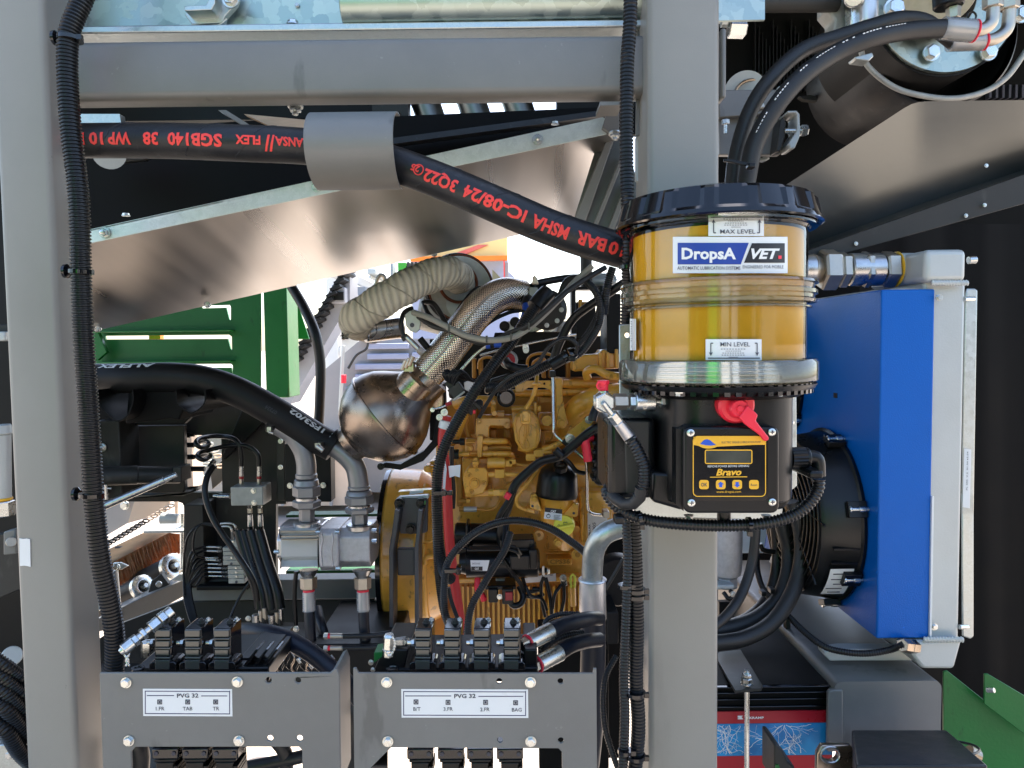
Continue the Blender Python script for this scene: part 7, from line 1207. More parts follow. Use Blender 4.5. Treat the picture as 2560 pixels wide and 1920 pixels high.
# ---- lower right: beam, battery, hoses
fr('J'); t = T('cooler_beam', 'grey folded steel beam carrying the cooler, running to the back', 'support beam', P(1350, 1500, 1.3))
x0, x1 = P(1045, 1300, 1.3).x, P(1703, 1300, 1.3).x; z1, z0 = P(1300, 1127, 1.3).z, P(1300, 1560, 1.3).z; q = roundrect(x0, x1, z0, z1, .014, 5)
b = B(); b.prism([(x, 1.3, z) for x, z in q], (0, .75, 0)); ob('beam_box', b, MT['grey'], t, ang=40); plp('front_plate', 'grey', t, [(1005, 1560), (1010, 1200), (1022, 1186), (1048, 1180), (1100, 1180), (1100, 1560)], 1.297, .01, .002)
BT = T('battery', 'black battery with red band and blue lightning label behind the wide post', 'battery', P(700, 1650, 1.3)); fr('J')
b = B(); b.bx(250, 1150, 1040, 1750, 1.32, 1.62); ob('battery_case', b, MT['void'], BT, bev=.003)
for y in (1160, 1195, 1235, 1280): bxp('case_ridge', 'blackg', BT, 250, y, 1040, y + 8, 1.314, 1.322, .001)
bxp('red_band', 'redband', BT, 250, 1310, 1030, 1383, 1.317, 1.321, 0); bxp('red_band', 'redband', BT, 250, 1583, 1030, 1750, 1.317, 1.321, 0)
m = bpy.data.materials.new('lightning'); m.use_nodes = True; MT['lightning'] = m; m, t_, p, N, L = nodes('lightning')       # printed lightning picture: blue with pale branching lines
tc = N('ShaderNodeTexCoord'); no = N('ShaderNodeTexNoise'); no.inputs['Scale'].default_value = 12; no.inputs['Detail'].default_value = 5; L(tc.outputs['Object'], no.inputs['Vector'])
r = N('ShaderNodeValToRGB'); r.color_ramp.elements[0].color = (.0, .045, .2, 1); r.color_ramp.elements[0].position = .35; r.color_ramp.elements[1].color = (.02, .28, .60, 1); r.color_ramp.elements[1].position = .65; L(no.outputs[0], r.inputs[0]); L(r.outputs[0], p.inputs['Base Color']); p.inputs['Roughness'].default_value = .2
o = bxp('lightning_label', 'lightning', BT, 250, 1385, 1030, 1582, 1.317, 1.321, 0); random.seed(9); b = B()
def bolt_line(x, y, a, n, w_, dep=0):
    pts = [(x, y)]
    for k in range(n):
        a += random.uniform(-.7, .7) * .8; x += math.cos(a) * 16; y += math.sin(a) * 16
        if not (1390 < y < 1578 and 260 < x < 1028): break
        pts.append((x, y))
        if dep < 2 and random.random() < .28: bolt_line(x, y, a + random.choice((-.8, .8)), n // 2, w_ * .6, dep + 1)
    if len(pts) > 1: b.tube([P(q[0], q[1], 1.3168) for q in pts], S(w_, 1.3), 4)
for x, y, a in ((740, 1395, 1.9), (750, 1395, 1.0), (730, 1395, 2.5), (760, 1400, .7), (720, 1400, 2.9), (400, 1395, 1.5), (340, 1400, .8), (470, 1400, 2.2), (560, 1480, .3), (380, 1575, -1.4), (395, 1400, 1.9), (740, 1395, 1.5), (350, 1420, 1.8)): bolt_line(x, y, a, 15, 1.6)
ob('lightning_lines', b, MT['white'], o, kind='stuff')
b = B(); flattext(b, 'KRAMP', 568, 1357, 1.3165, 14, 92, .03); b.pl([(453, 1338), (486, 1338), (476, 1346), (488, 1360), (453, 1360), (453, 1354), (470, 1352), (453, 1349)], 1.3165, .0003); ob('brand_words', b, MT['white'], BT)
t = T('battery_clamp', 'dark battery hold-down strap with nut on a long threaded rod', 'battery clamp', P(508, 1650, 1.25)); b = B(); v = [P(330, 945, 1.47), P(470, 930, 1.47), P(607, 1150, 1.27), P(595, 1166, 1.27), P(436, 1184, 1.27), P(330, 1000, 1.42)]; b.prism(v, (0, 0, -.005)); ob('clamp_strap', b, MT['greyd'], t, bev=.001)
a, z = P(508, 1760, 1.275), P(510, 1058, 1.29); ln = (z - a).length; b = B(); n = int(ln / .0018); b.lathe(a, z, [(k / n, S(17, 1.28) * (1 if k % 2 else .86)) for k in range(n + 1)], 14); ob('threaded_rod', b, MT['zinc'], t, ang=60)
c = P(508, 1145, 1.283); b = B(); b.cyl(c, c + V((0, 0, .003)), S(38, 1.28)); b.cyl(c + V((0, 0, .003)), c + V((0, 0, .012)), S(33, 1.28), seg=6); b.cyl(c + V((0, 0, .013)), c + V((0, 0, .019)), S(28, 1.28), seg=6); ob('clamp_nut', b, MT['zinc'], t)
t = T('battery_tray_cover', 'dark sloping plate above the battery behind the hoses', 'plate', P(600, 900, 1.9)); bxp('back_sheet', 'void', t, 250, 100, 1300, 900, 2.15, 2.2, 0); plp('grey_panel', 'dark', t, [(340, 640), (600, 630), (760, 830), (760, 860), (340, 860)], 1.9, .02)
pip('thin_cord', 'black', t, [(590, 1095, 1.4), (750, 1100, 1.4), (900, 1108, 1.4), (1010, 1110, 1.4)], 8, 8)
for lab_, pts, r, m in (('innermost of three looping hoses right of the wide post', [(565, 100, 1.4), (560, 250, 1.4), (540, 400, 1.4), (490, 560, 1.38), (420, 680, 1.35), (330, 770, 1.33), (200, 850, 1.3)], 31, 'rubberm'),
                        ('middle of three looping hoses right of the wide post', [(690, 60, 1.5), (730, 180, 1.5), (765, 320, 1.5), (760, 470, 1.48), (700, 620, 1.46), (580, 730, 1.44), (430, 790, 1.42), (200, 830, 1.4)], 46, 'rubberm'),
                        ('outermost of three looping hoses right of the wide post', [(790, 20, 1.45), (830, 150, 1.45), (848, 300, 1.45), (830, 460, 1.44), (770, 620, 1.42), (660, 770, 1.4), (500, 860, 1.38), (330, 890, 1.36), (200, 895, 1.35)], 48, 'rubberm'),
                        ('dark hose nested under the looping hoses', [(640, 60, 1.58), (690, 180, 1.58), (700, 400, 1.57), (650, 600, 1.55), (520, 740, 1.52), (330, 810, 1.5)], 40, 'rubber')):
    t = T('looping_hose', lab_, 'hose', P(*pts[4]), 'looping hoses right of the wide post'); hose(pts, r, m, t, 'hose_tube', 24)
t = T('cast_filter_bowl', 'pale cast metal filter bowl with hex boss just right of the wide post', 'filter bowl', P(400, 560, 1.5)); b = B(); a = P(385, 120, 1.5); z = P(385, 485, 1.5); b.lathe(a, z, [(0, S(100, 1.5)), (.1, S(98, 1.5)), (.85, S(92, 1.5)), (.95, S(85, 1.5)), (1, S(60, 1.5))], 40); ob('bowl_body', b, MT['cast'], t)
cyp('hex_boss', 'cast', t, (385, 480, 1.5), (385, 550, 1.5), 66, seg=6); bxp('boss_flange', 'alup', t, 300, 535, 435, 565, 1.46, 1.56); b = B(); b.tube(cat(path([(365, 580, 1.45), (400, 620, 1.44), (430, 590, 1.45), (405, 570, 1.46)]), .004), S(14, 1.45), 8); ob('bowl_wires', b, MT['black'], t, ang=60); bolt(t, P(425, 590, 1.43), S(16, 1.43), 'zinc')
t = T('white_placard', 'pale white placard partly hidden behind the looping hoses', 'placard', P(560, 340, 1.9)); plp('placard_sheet', 'label', t, [(482, 120), (640, 120), (640, 180), (612, 340), (482, 340)], 1.75, .004); fr('G'); plp('placard_sheet', 'alup', t, [(720, 1340), (790, 1370), (900, 1345), (910, 1500), (860, 1600), (830, 1640), (720, 1580)], 1.7, .01); pip('white_edge', 'white', t, [(780, 1365, 1.6), (825, 1465, 1.6), (720, 1518, 1.6)], 6, 6)
t = T('dark_hose_stub', 'black hose stub behind the lower right corner of the pump', 'hose', P(780, 1600, 1.5)); pip('stub_tube', 'black', t, [(770, 1490, 1.5), (820, 1600, 1.5), (880, 1700, 1.48)], 50, 20)
fr('J'); t = T('dark_strut_panel', 'dark sloping side panel below the fan', 'panel', P(900, 900, 1.9)); b = B(); v = [P(560, 560, 2.0), P(900, 560, 2.0), P(1400, 900, 1.7), P(1050, 1130, 1.5), P(780, 830, 1.6)]; b.prism(v, (0, .01, -.01)); ob('strut_sheet', b, MT['void'], t); plp('clip_plate', 'greyd', t, [(752, 660), (778, 660), (780, 800), (765, 850), (752, 830)], 1.55, .02)
cyp('hex_end', 'alup', t, (670, 370, 1.8), (720, 400, 1.8), 40, seg=6); pip('thin_cable', 'black', t, [(590, 280, 1.55), (610, 320, 1.55), (680, 332, 1.55)], 16, 8)
# near bottom right
t = T('rubber_buffer', 'black rubber buffer block with a shallow round recess at the bottom right', 'rubber buffer', P(1500, 1660, 1.1)); x0 = 1150
b = B(); tp_ = P(1450, 1425, 1.2).z; v = [P(1153, 1425, 1.22), P(1738, 1425, 1.22), P(1990, 1640, .98), P(1180, 1640, .98)]; b.prism(v, (0, 0, -.10)); ob('buffer_block', b, MT['rubber'], t, bev=.003); b = B(); c = (v[0] + v[1] + v[2] + v[3]) / 4 + V((.02, -.01, .0)); nrm = (v[1] - v[0]).cross(v[2] - v[1]).normalized(); nrm = nrm if nrm.z > 0 else -nrm
b.tube([c + nrm * .001 + (v[1] - v[0]).normalized() * math.cos(k / 20 * math.pi) * .08 + (v[0] - v[3]).normalized() * math.sin(k / 20 * math.pi) * .075 for k in range(40)], .0018, 6, closed=True); ob('recess_rim', b, MT['rubber'], t)
t = T('bare_lug_bracket', 'bare steel lug bracket with a round hole at the bottom edge', 'bracket', P(1050, 1660, 1.15)); plp('lug_plate', 'exh', t, [(935, 1760), (940, 1570), (970, 1520), (1145, 1520), (1160, 1540), (1160, 1760)], 1.17, .01, .002, [[(1020 + 50 * math.cos(k * .4488), 1577 + 42 * math.sin(k * .4488)) for k in range(14)]]); b = B(); b.tube([P(1020 + 58 * math.cos(k * .314), 1577 + 50 * math.sin(k * .314), 1.17) for k in range(20)], S(9, 1.17), 6, closed=True); ob('hole_rim', b, MT['steel'], t, ang=60)
t = T('curved_arm', 'dark grey curved steel arm at the bottom beside the threaded rod', 'arm', P(730, 1660, 1.15)); plp('arm_plate', 'greyd', t, [(678, 1515), (700, 1515), (735, 1560), (760, 1620), (800, 1650), (840, 1760), (678, 1760)], 1.15, .06, .004); plp('green_chip', 'green', t, [(685, 1640), (705, 1640), (720, 1680), (685, 1680)], 1.148, .002, 0)
t = T('green_side_panel', 'bright green painted sheet panel at the bottom right corner', 'body panel', P(2000, 1600, 1.4)); plp('lower_panel', 'green', t, [(1718, 1068), (1740, 1060), (1960, 1235), (2300, 1500), (2300, 1800), (1718, 1800)], 1.38, .004, .001); plp('upper_panel', 'green', t, [(1970, 1082), (1990, 1080), (2300, 1265), (2300, 1540), (2212, 1450), (1968, 1265)], 1.35, .004, .001); cyp('panel_stud', 'zinc', t, (1985, 1180, 1.34), (2030, 1182, 1.33), 16); cyp('rust_pin', 'exh', t, (1870, 1560, 1.3), (1930, 1590, 1.3), 44)
# ================================================================ valve banks behind their brackets
def bracket(label, outer, holes, sticks, d=.95):
    fr('S'); t = T('mounting_bracket', label, 'bracket', P(outer[0][0], 1900, d), 'folded grey brackets in front of the valve banks')
    b = B(); b.pl(outer, d, .004, holes); ob('face_plate', b, MT['grey'], t, bev=.0012); return t
def hole(x, y, r): return [(x + r * math.cos(a * math.pi / 6), y + r * math.sin(a * math.pi / 6)) for a in range(12)]
def label(t, name, x0, y0, x1, y1, d, words, texts, sq):
    b = B(); b.pl([(x0, y0), (x1, y0 + 1), (x1 + 1, y1 + 1), (x0 + 1, y1)], d - .0006, .0005); s = ob(name, b, MT['label'], t)
    b = B(); e = 5; k = d - .0009
    for p_ in (((x0 + e, y0 + e), (x1 - e, y0 + e + 1), (x1 - e, y0 + e + 3), (x0 + e, y0 + e + 2)), ((x0 + e, y1 - e - 2), (x1 - e, y1 - e - 1), (x1 - e, y1 - e + 1), (x0 + e, y1 - e)),
               ((x0 + e, y0 + e), (x0 + e + 2, y0 + e), (x0 + e + 2, y1 - e), (x0 + e, y1 - e)), ((x1 - e - 2, y0 + e), (x1 - e, y0 + e), (x1 - e, y1 - e), (x1 - e - 2, y1 - e))): b.pl(p_, k, .0002)
    ym = y0 + 16; xc = words
    b.pl([(x0 + 10, ym), (xc - 34, ym), (xc - 34, ym + 2), (x0 + 10, ym + 2)], k, .0002); b.pl([(xc + 34, ym + 1), (x1 - 12, ym + 1), (x1 - 12, ym + 3), (xc + 34, ym + 3)], k, .0002)
    ob('label_border', b, MT['navy'], s)
    b = B(); flattext(b, 'PVG 32', xc, ym + 6, k - .0001, 10.5, 55, .025)
    for tx, x, y in texts: flattext(b, tx, x, y, k - .0001, 9.5, None, .01)
    ob('lettering', b, MT['ink'], s, kind='stuff'); q = B()
    for x, y in sq:
        for p_ in (((x - 6, y - 6), (x + 6, y - 6), (x + 6, y - 4), (x - 6, y - 4)), ((x - 6, y + 4), (x + 6, y + 4), (x + 6, y + 6), (x - 6, y + 6)), ((x - 6, y - 4), (x - 4, y - 4), (x - 4, y + 4), (x - 6, y + 4)), ((x + 4, y - 4), (x + 6, y - 4), (x + 6, y + 4), (x + 4, y + 4)),
                   ((x - 4, y - 4), (x - 3, y - 4), (x + 4, y + 4), (x + 3, y + 4)), ((x + 3, y - 4), (x + 4, y - 4), (x - 3, y + 4), (x - 4, y + 4)) ): q.pl(p_, k - .0001, .0002)
        q.pl(hole(x, y, 3), k - .0003, .0002)
    o = ob('symbol_row', q, MT['ink'], s); o['kind'] = 'stuff'
t = bracket('left grey bracket labelled 1.FR, TAB and TR beside the left post', [(248, 1682), (825, 1682), (838, 1670), (843, 1675), (848, 1690), (852, 1960), (755, 1960), (755, 1876), (748, 1868), (338, 1868), (328, 1880), (330, 1960), (258, 1960)],
            [hole(671, 1701, 7.5), hole(745, 1701, 7.5), hole(675, 1846, 7.5), hole(749, 1846, 7.5)], None)
b = B(); b.pl([(832, 1676, .952), (842, 1670, .952), (850, 1690, .952), (853, 1960, .952), (846, 1960, .952)], .954, .06); ob('side_flange', b, MT['grey'], t)
bolts(t, [(316, 1706), (594, 1704), (323, 1851), (598, 1851)], .95, 11.5, 'zinc')
label(t, 'name_label', 357, 1722, 580, 1790, .95, 469, (('1.FR', 399, 1776), ('TAB', 469, 1776), ('TR', 540, 1776)), ((399, 1755), (469, 1755), (539, 1755)))
t = bracket('right grey bracket labelled B/T, 3.FR, 2.FR and BAG below engine', [(883, 1680), (883, 1671), (890, 1671), (896, 1683), (1482, 1684), (1484, 1672), (1491, 1672), (1493, 1960), (1406, 1960), (1405, 1880), (1396, 1871), (978, 1869), (969, 1878), (969, 1960), (886, 1960)],
            [hole(1248, 1703, 7.5), hole(1401, 1703, 7.5), hole(1250, 1850, 7.5), hole(1402, 1851, 7.5)], None)
bolts(t, [(967, 1705), (1326, 1705), (970, 1853), (1327, 1853)], .95, 11.5, 'zinc')
label(t, 'name_label', 1003, 1723, 1320, 1794, .95, 1162, (('B/T', 1042, 1777), ('3.FR', 1120, 1777), ('2.FR', 1212, 1778), ('BAG', 1292, 1779)), ((1040, 1755), (1120, 1756), (1214, 1756), (1289, 1757)))
def valve_head(t, x, y, d, w_, lean):
    # a solenoid module: stepped cover with three ribs, stud and nut on top, feet with screws
    k = w_ / 32; pr = lambda l: [(x + a * k, y + c * k) for a, c in l]
    b = B(); b.pl(pr([(-17, -93), (21, -93), (22, -20), (22, 0), (-17, 0)]), d, .041); s = ob('valve_cover', b, MT['blackg'], t, bev=.0018)
    b = B(); b.pl(pr([(-29, 0), (-29, -14), (-22, -19), (26, -19), (31, -14), (31, 0)]), d - .003, .03); ob('cover_foot', b, MT['blackg'], s, bev=.001)
    b = B()
    for y0, y1, e in ((-89, -74, 17), (-65, -52, 15.5), (-46, -33, 15), (-22, -2, 16)): b.pl(pr([(-e, y0), (e, y0), (e, y1), (-e, y1)]), d - .004, .006)
    for yy in (-71, -50, -29): b.pl(pr([(-17, yy), (18, yy), (18, yy + 3.5), (-17, yy + 3.5)]), d - .006, .008)
    ob('cover_rib', b, MT['rib_sheen'], s, bev=.0008, kind='stuff')
    for a in (-22, 24): bolt(s, P(x + a * k, y - 12 * k, d), S(4.5, d), 'black', 'hex', (0, 0, 1))
    a = P(x + (4 + lean * 5) * k, y - 93 * k, d + .001) + V((0, .02, 0)); a.z = P(x, y - 93 * k, d).z; bolt(s, a, S(8, d), 'greyd', 'nut', (0, 0, 1)); bolt(s, a + V((.006, .008, 0)), S(6, d), 'zinc', 'nut', (0, 0, 1))
    b = B(); c = P(x - 17 * k, y - 62 * k, d + .012); dx = S(14 * k, d)
    b.cyl(c, c - V((dx * .6, 0, 0)), S(9, d), seg=6); b.cyl(c - V((dx * .5, 0, 0)), c - V((dx * 1.2, 0, 0)), S(7, d), seg=12); ob('plug_nut', b, MT['zinc'], s)
def bank(label, xs, y, d, lean, xe):
    fr('S'); t = T('valve_bank', label, 'valve bank', P(xs[1], y + 20, d), 'black hydraulic valve banks')
    for x in xs: valve_head(t, x, y, d, 36, lean)
    b = B(); b.bx(xs[0] - 70, y - 6, xe, y + 30, d + .01, d + .13); ob('valve_block', b, MT['black'], t, bev=.002)
    return t
t = bank('black three section valve bank above the left bracket', (405, 480, 553), 1676, .985, .7, 672)
fr('H'); b = B(); b.bx(1470, 985, 1650, 1075, 1.02, 1.14); ob('end_block', b, MT['black'], t, bev=.002)
b = B()
for x in (1480, 1540, 1600): b.pl([(x - 20, 1075), (x + 90, 930), (x + 110, 930), (x + 10, 1075)], 1.0, .03)
ob('block_edge', b, MT['blackg'], t, bev=.001, kind='stuff')
b = B(); b.lathe(P(848, 1052, .985), P(848, 1042, .985), [(0, S(42, 1)), (1, S(40, 1)), (1, S(22, 1)), (.4, S(20, 1))], 24); ob('port_rim', b, MT['blackg'], t)
t = bank('black four section valve bank above the right bracket', (1056, 1129, 1203, 1278), 1676, .985, .2, 1345)
fr('I'); b = B(); b.pl([(250, 1075), (320, 930), (470, 930), (440, 1075)], 1.0, .1); ob('end_block', b, MT['black'], t, bev=.002)
b = B(); b.lathe(P(372, 1052, .975), P(372, 1040, .975), [(0, S(42, 1)), (1, S(40, 1)), (1, S(25, 1)), (.4, S(22, 1))], 24); ob('port_rim', b, MT['blackg'], t)
b = B(); b.bx(1180, 930, 1262, 1075, 1.0, 1.1); ob('end_block', b, MT['black'], t, bev=.002)
# undersides of the banks seen through the cut-outs
def under(label, xs, y0, d, x0, x1):
    fr('S'); t = T('valve_underside', label, 'valve block', P(xs[0], 1920, d), 'lower halves of the valve banks')
    for x in xs:
        b = B(); b.bx(x - 33, y0, x + 33, y0 + 26, d, d + .08); s = ob('flange_block', b, MT['blackg'], t, bev=.0015)
        b = B(); b.bx(x - 28, y0 + 26, x + 27, y0 + 34, d + .004, d + .07); b.bx(x - 22, y0 + 34, x + 22, 1990, d + .006, d + .06); ob('solenoid_body', b, MT['black'], t, bev=.0015)
        for a in (-22, 22):
            q = B(); c = P(x + a, y0 + 12, d - .0005); q.lathe(c, c + V((0, -.001, 0)), [(0, S(6, d)), (1, S(5.5, d))], 14); ob('screw', q, MT['ink'], s)
        for i, yy in enumerate((y0 + 44, y0 + 54, y0 + 64)):
            b = B(); b.bx(x + 22, yy, x + 32, yy + 6, d + .004, d + .04); ob('fin', b, MT['black'], s)
    return t
under('three black valve bodies showing through the cut-out of the left bracket', (412, 487, 562), 1872, 1.0, 340, 740)
under('four black valve bodies showing through the cut-out of the right bracket', (1050, 1127, 1200, 1275), 1873, 1.0, 980, 1400)
# test point with chain, left bank
def chain(t, pts, r, m='zinc'):
    c = cat(path(pts), S(9, pts[0][2])); b = B()
    for i in range(len(c) - 1):
        a = (c[i] + c[i + 1]) / 2; u = (c[i + 1] - c[i]).normalized(); v = u.cross(V((0, -1, 0))) if i % 2 else V((0, -1, 0)); L = (c[i + 1] - c[i]).length * .75
        b.tube([a + u * math.cos(k / 8 * 6.283) * L + v * math.sin(k / 8 * 6.283) * L * .55 for k in range(8)], S(r, pts[0][2]), 5, closed=True)
    return ob('retaining_chain', b, MT[m], t, kind='stuff')
fr('H'); t = T('test_coupling', 'zinc plated test coupling chain of fittings slanting up from the left valve bank', 'hydraulic fitting', P(780, 1040, .97))
A_, Z_ = P(755, 935, .955), P(1050, 700, 1.0); r = S(40, .97)
segs(t, A_, Z_, [('end_cap', -.06, .0, r * .45, r * .6, 'c', 'zinc'), ('knurled_cap', 0, .2, r * .95, r, 'c', 'zinc'), ('hex_nut', .2, .3, r * .95, r * .95, 'h', 'zinc'), ('pipe_neck', .3, .38, r * .6, r * .6, 'c', 'zinc'), ('hex_nut', .38, .46, r, r, 'h', 'zinc'), ('pipe_neck', .46, .56, r * .55, r * .55, 'c', 'zinc'), ('hex_nut', .56, .75, r * 1.05, r * 1.05, 'h', 'zinc'), ('hex_nut', .77, .9, r * 1.15, r * 1.15, 'h', 'zinc'), ('collar', .9, 1.03, r * 1.0, r * .95, 'c', 'zinc')])
chain(t, [(765, 965, .95), (790, 1000, .95), (775, 1030, .95)], 3.5); chain(t, [(795, 960, .95), (775, 1000, .95), (795, 1030, .95)], 3.5)
t = T('port_fitting', 'zinc angled adapter screwed into the left end of the left valve bank', 'hydraulic fitting', P(905, 960, 1.0))
b = B(); b.cyl(P(905, 880, 1.0), P(905, 945, 1.0), S(38, 1), seg=6, rot=.3); ob('hex_body', b, MT['zinc'], t, ang=25); b = B(); b.cyl(P(895, 940, 1.0), P(893, 975, 1.0), S(26, 1), seg=6); ob('hex_nut', b, MT['zinc'], t, ang=25)
fr('I'); t = T('port_fitting', 'upright zinc cap with chain left of the right valve bank', 'hydraulic fitting', P(350, 980, .98))
a, z = P(345, 975, .98), P(352, 838, .98); r = S(38, .98)
segs(t, a, z, [('base_nut', 0, .25, r * .8, r * .8, 'h', 'zinc'), ('collar', .25, .35, r, r, 'c', 'zinc'), ('cap_body', .35, .9, r * .95, r * .9, 'h', 'zinc'), ('cap_top', .9, 1.02, r * .85, r * .7, 'c', 'zinc')])
chain(t, [(370, 850, .965), (385, 890, .965), (378, 940, .965), (350, 970, .965), (330, 940, .965)], 3.5)
t = T('port_fitting', 'zinc elbow between the upright cap and the first valve section', 'hydraulic fitting', P(420, 880, 1.0))
a, z = P(393, 885, 1.01), P(490, 878, 1.0); r = S(32, 1); segs(t, a, z, [('elbow_body', 0, .7, r * .9, r, 'h', 'zinc'), ('hex_nut', .6, .95, r * .6, r * .6, 'h', 'zinc')])
t = T('port_block', 'small green and black connector block at the left end of the right valve bank', 'connector', P(270, 1010, 1.0))
b = B(); b.pl([(258, 950), (310, 945), (310, 975), (256, 1015)], 1.0, .03); ob('connector', b, MT['green'], t, bev=.001); bolt(t, P(240, 1010, .99), S(14, 1), 'zinc'); bolt(t, P(252, 1055, .99), S(12, 1), 'zinc')
# two hoses leaving to the right
for lab, pts, fp in (('upper of two black hoses with red collars entering the right valve bank', [(1340, 820, 1.06), (1420, 780, 1.08), (1560, 745, 1.12), (1640, 740, 1.16)], ((1200, 890, 1.03), (1345, 815, 1.06))),
                     ('lower of two black hoses entering the right valve bank', [(1395, 950, 1.05), (1470, 905, 1.08), (1560, 880, 1.12), (1640, 870, 1.16)], ((1260, 1025, 1.02), (1400, 950, 1.05)))):
    t = T('hydraulic_hose', lab, 'hose', P(*pts[0])); hose(pts, 47, 'rubberb', t, 'hose_tube')
    a, z = P(*fp[0]), P(*fp[1]); r = S(54, 1.04)
    segs(t, a, z, [('crimp_ferrule', .05, 1, r * .95, r, 'c', 'zinc'), ('red_collar', -.02, .06, r * .97, r * .97, 'c', 'redcap'), ('hose_nut', -.25, 0, r * .7, r * .8, 'h', 'zinc')])
t = T('ribbed_conduit', 'curled ribbed conduit above the two crimped hoses right of the valve bank', 'conduit', P(1310, 780, 1.15))
conduit([(1520, 712, 1.16), (1400, 715, 1.15), (1320, 750, 1.14), (1305, 810, 1.13)], 17, .004, par=t)
t = T('ribbed_conduit', 'short ribbed conduit between the two crimped hoses', 'conduit', P(1400, 860, 1.12)); conduit([(1290, 950, 1.1), (1330, 900, 1.1), (1420, 850, 1.12), (1540, 830, 1.15)], 24, .005, par=t)
# blue-black hose arching from the left bank
fr('H'); t = T('rubber_hose', 'thick blue black hose arching from the left valve bank down to the right', 'hose', P(2100, 1180, 1.1))
hose([(1300, 850, 1.25), (1420, 825, 1.2), (1560, 822, 1.15), (1720, 850, 1.12), (1900, 945, 1.1), (2050, 1065, 1.08), (2160, 1170, 1.08), (2260, 1290, 1.08)], 55, 'rubberb', t, 'hose_tube')
fr('S'); t = T('rubber_hose', 'black hose crossing below the gap between the two brackets', 'hose', P(870, 1900, 1.2)); hose([(830, 1720, 1.2), (870, 1790, 1.2), (900, 1880, 1.2), (880, 1980, 1.2)], 30, 'rubber', t, 'hose_tube')
t = T('rubber_hose', 'black hose behind the cut-out of the left bracket', 'hose', P(700, 1900, 1.25)); hose([(610, 1920, 1.2), (690, 1905, 1.2), (760, 1890, 1.2), (860, 1860, 1.25)], 16, 'rubber', t, 'hose_tube'); 
t = T('rubber_hose', 'dark curved hose at the right of the left cut-out', 'hose', P(700, 1900, 1.25)); hose([(690, 1850, 1.2), (715, 1890, 1.2), (712, 1980, 1.2)], 18, 'rubber', t, 'hose_tube')
t = T('rubber_hose', 'dark hose left of the valve bodies in the left cut-out', 'hose', P(350, 1900, 1.1)); hose([(340, 1850, 1.1), (352, 1890, 1.1), (345, 1980, 1.1)], 22, 'rubber', t, 'hose_tube')
# ================================================================ ground, machine body above, background
fr('S')
SHb = B(); SHb.box((-1.25, 1.6, .6), (1.0, .9, .03)); tag(ob('reflected_shelf', SHb, MT['greyd'], None), 'dark shelf low behind the left post, added to darken the chute reflection', 'shelf')  # shelf added to darken what the chute sheet reflects
mat('ground', (.32, .275, .24), .85, var=.12, vs=1.5, bump=.6, bs=60)
b = B(); b.add([(-400, -400, 0), (400, -400, 0), (400, 400, 0), (-400, 400, 0)], [(0, 1, 2, 3)]); ob('ground', b, MT['ground'], kind='structure')
b = B(); b.box((.1, 2.18, 2.66), (5.6, 2.25, .12))  # unseen body slab, extended back to keep sun off the engine
tag(ob('machine_body', b, MT['dark'], None, bev=.01), 'machine body above the engine bay, unseen and sized to keep the sun off', 'machine body')
# green hopper of the machine's far side
fr('D'); g = T('green_hopper', 'green painted slotted hopper frame beyond the engine bay on the left', 'hopper', P(1100, 960, 3.0))
b = B(); b.pl([(560, 150), (1602, 150), (1602, 985), (560, 985)], 3.0, .01, [[(645, 540), (1408, 533), (1424, 545), (1426, 628), (1416, 618), (1400, 558), (648, 562)], [(1240, 355), (1412, 350), (1418, 365), (1418, 446), (1408, 436), (1390, 366), (1240, 370)], [(700, 716), (1420, 712), (1430, 722), (1430, 790), (1422, 735), (700, 736)], [(1245, 958), (1500, 955), (1520, 975), (1235, 978)]]); ob('slotted_panel', b, MT['green'], g)
for y in (505, 695, 920): bxp('panel_fold', 'green', g, 570, y, 1410, y + 10, 2.94, 3.0, .002)
bxp('corner_column', 'green', g, 1624, 150, 1768, 920, 2.95, 3.1, .004); plp('side_wing', 'green', g, [(1768, 330), (1830, 345), (1900, 560), (1768, 560)], 3.3, .01); plp('inner_fold', 'green', g, [(575, 520), (605, 520), (655, 640), (600, 690), (575, 690)], 2.95, .02); bxp('orange_lamp', 'orange', g, 915, 535, 985, 560, 3.05, 3.08, 0)
t = T('black_hose', 'smooth black hose hanging between the green hopper and the conveyor', 'hose', P(1960, 1500, 2.4)); hose([(1740, 150, 2.5), (1800, 250, 2.48), (1870, 370, 2.45), (1935, 520, 2.4), (1968, 700, 2.4), (1965, 950, 2.4), (1950, 1200, 2.4), (1930, 1450, 2.4)], 31, 'rubber', t, 'hose_tube')
# conveyor far behind
cv = T('belt_conveyor', 'inclined grey conveyor with toothed belt in the sunlight behind', 'conveyor', P(1900, 1400, 6)); mat('conv', (.32, .33, .36), .5, var=.1)
plp('conveyor_side', 'conv', cv, [(1700, 900), (2150, 130), (2150, 330), (1780, 960)], 6, .3, 0); plp('conveyor_rail', 'greyd', cv, [(1680, 880), (2140, 60), (2155, 120), (1690, 940)], 5.95, .1, 0)
for k in range(16):
    x, y = 1760 + k * 24, 700 - k * 41; plp('belt_tooth', 'dark', cv, [(x, y), (x + 60, y - 30), (x + 66, y - 14), (x + 6, y + 18)], 5.8, .3, 0)
for k in range(6): x, y = 1830 + k * 50, 760 - k * 90; bxp('belt_roller', 'greyd', cv, x, y, x + 60, y + 45, 6.2, 6.4, .01)
bxp('conveyor_box', 'conv', cv, 2030, 240, 2120, 340, 5.9, 6.4, .01); bxp('box_window', 'dark', cv, 2050, 270, 2110, 320, 5.88, 5.9, 0)
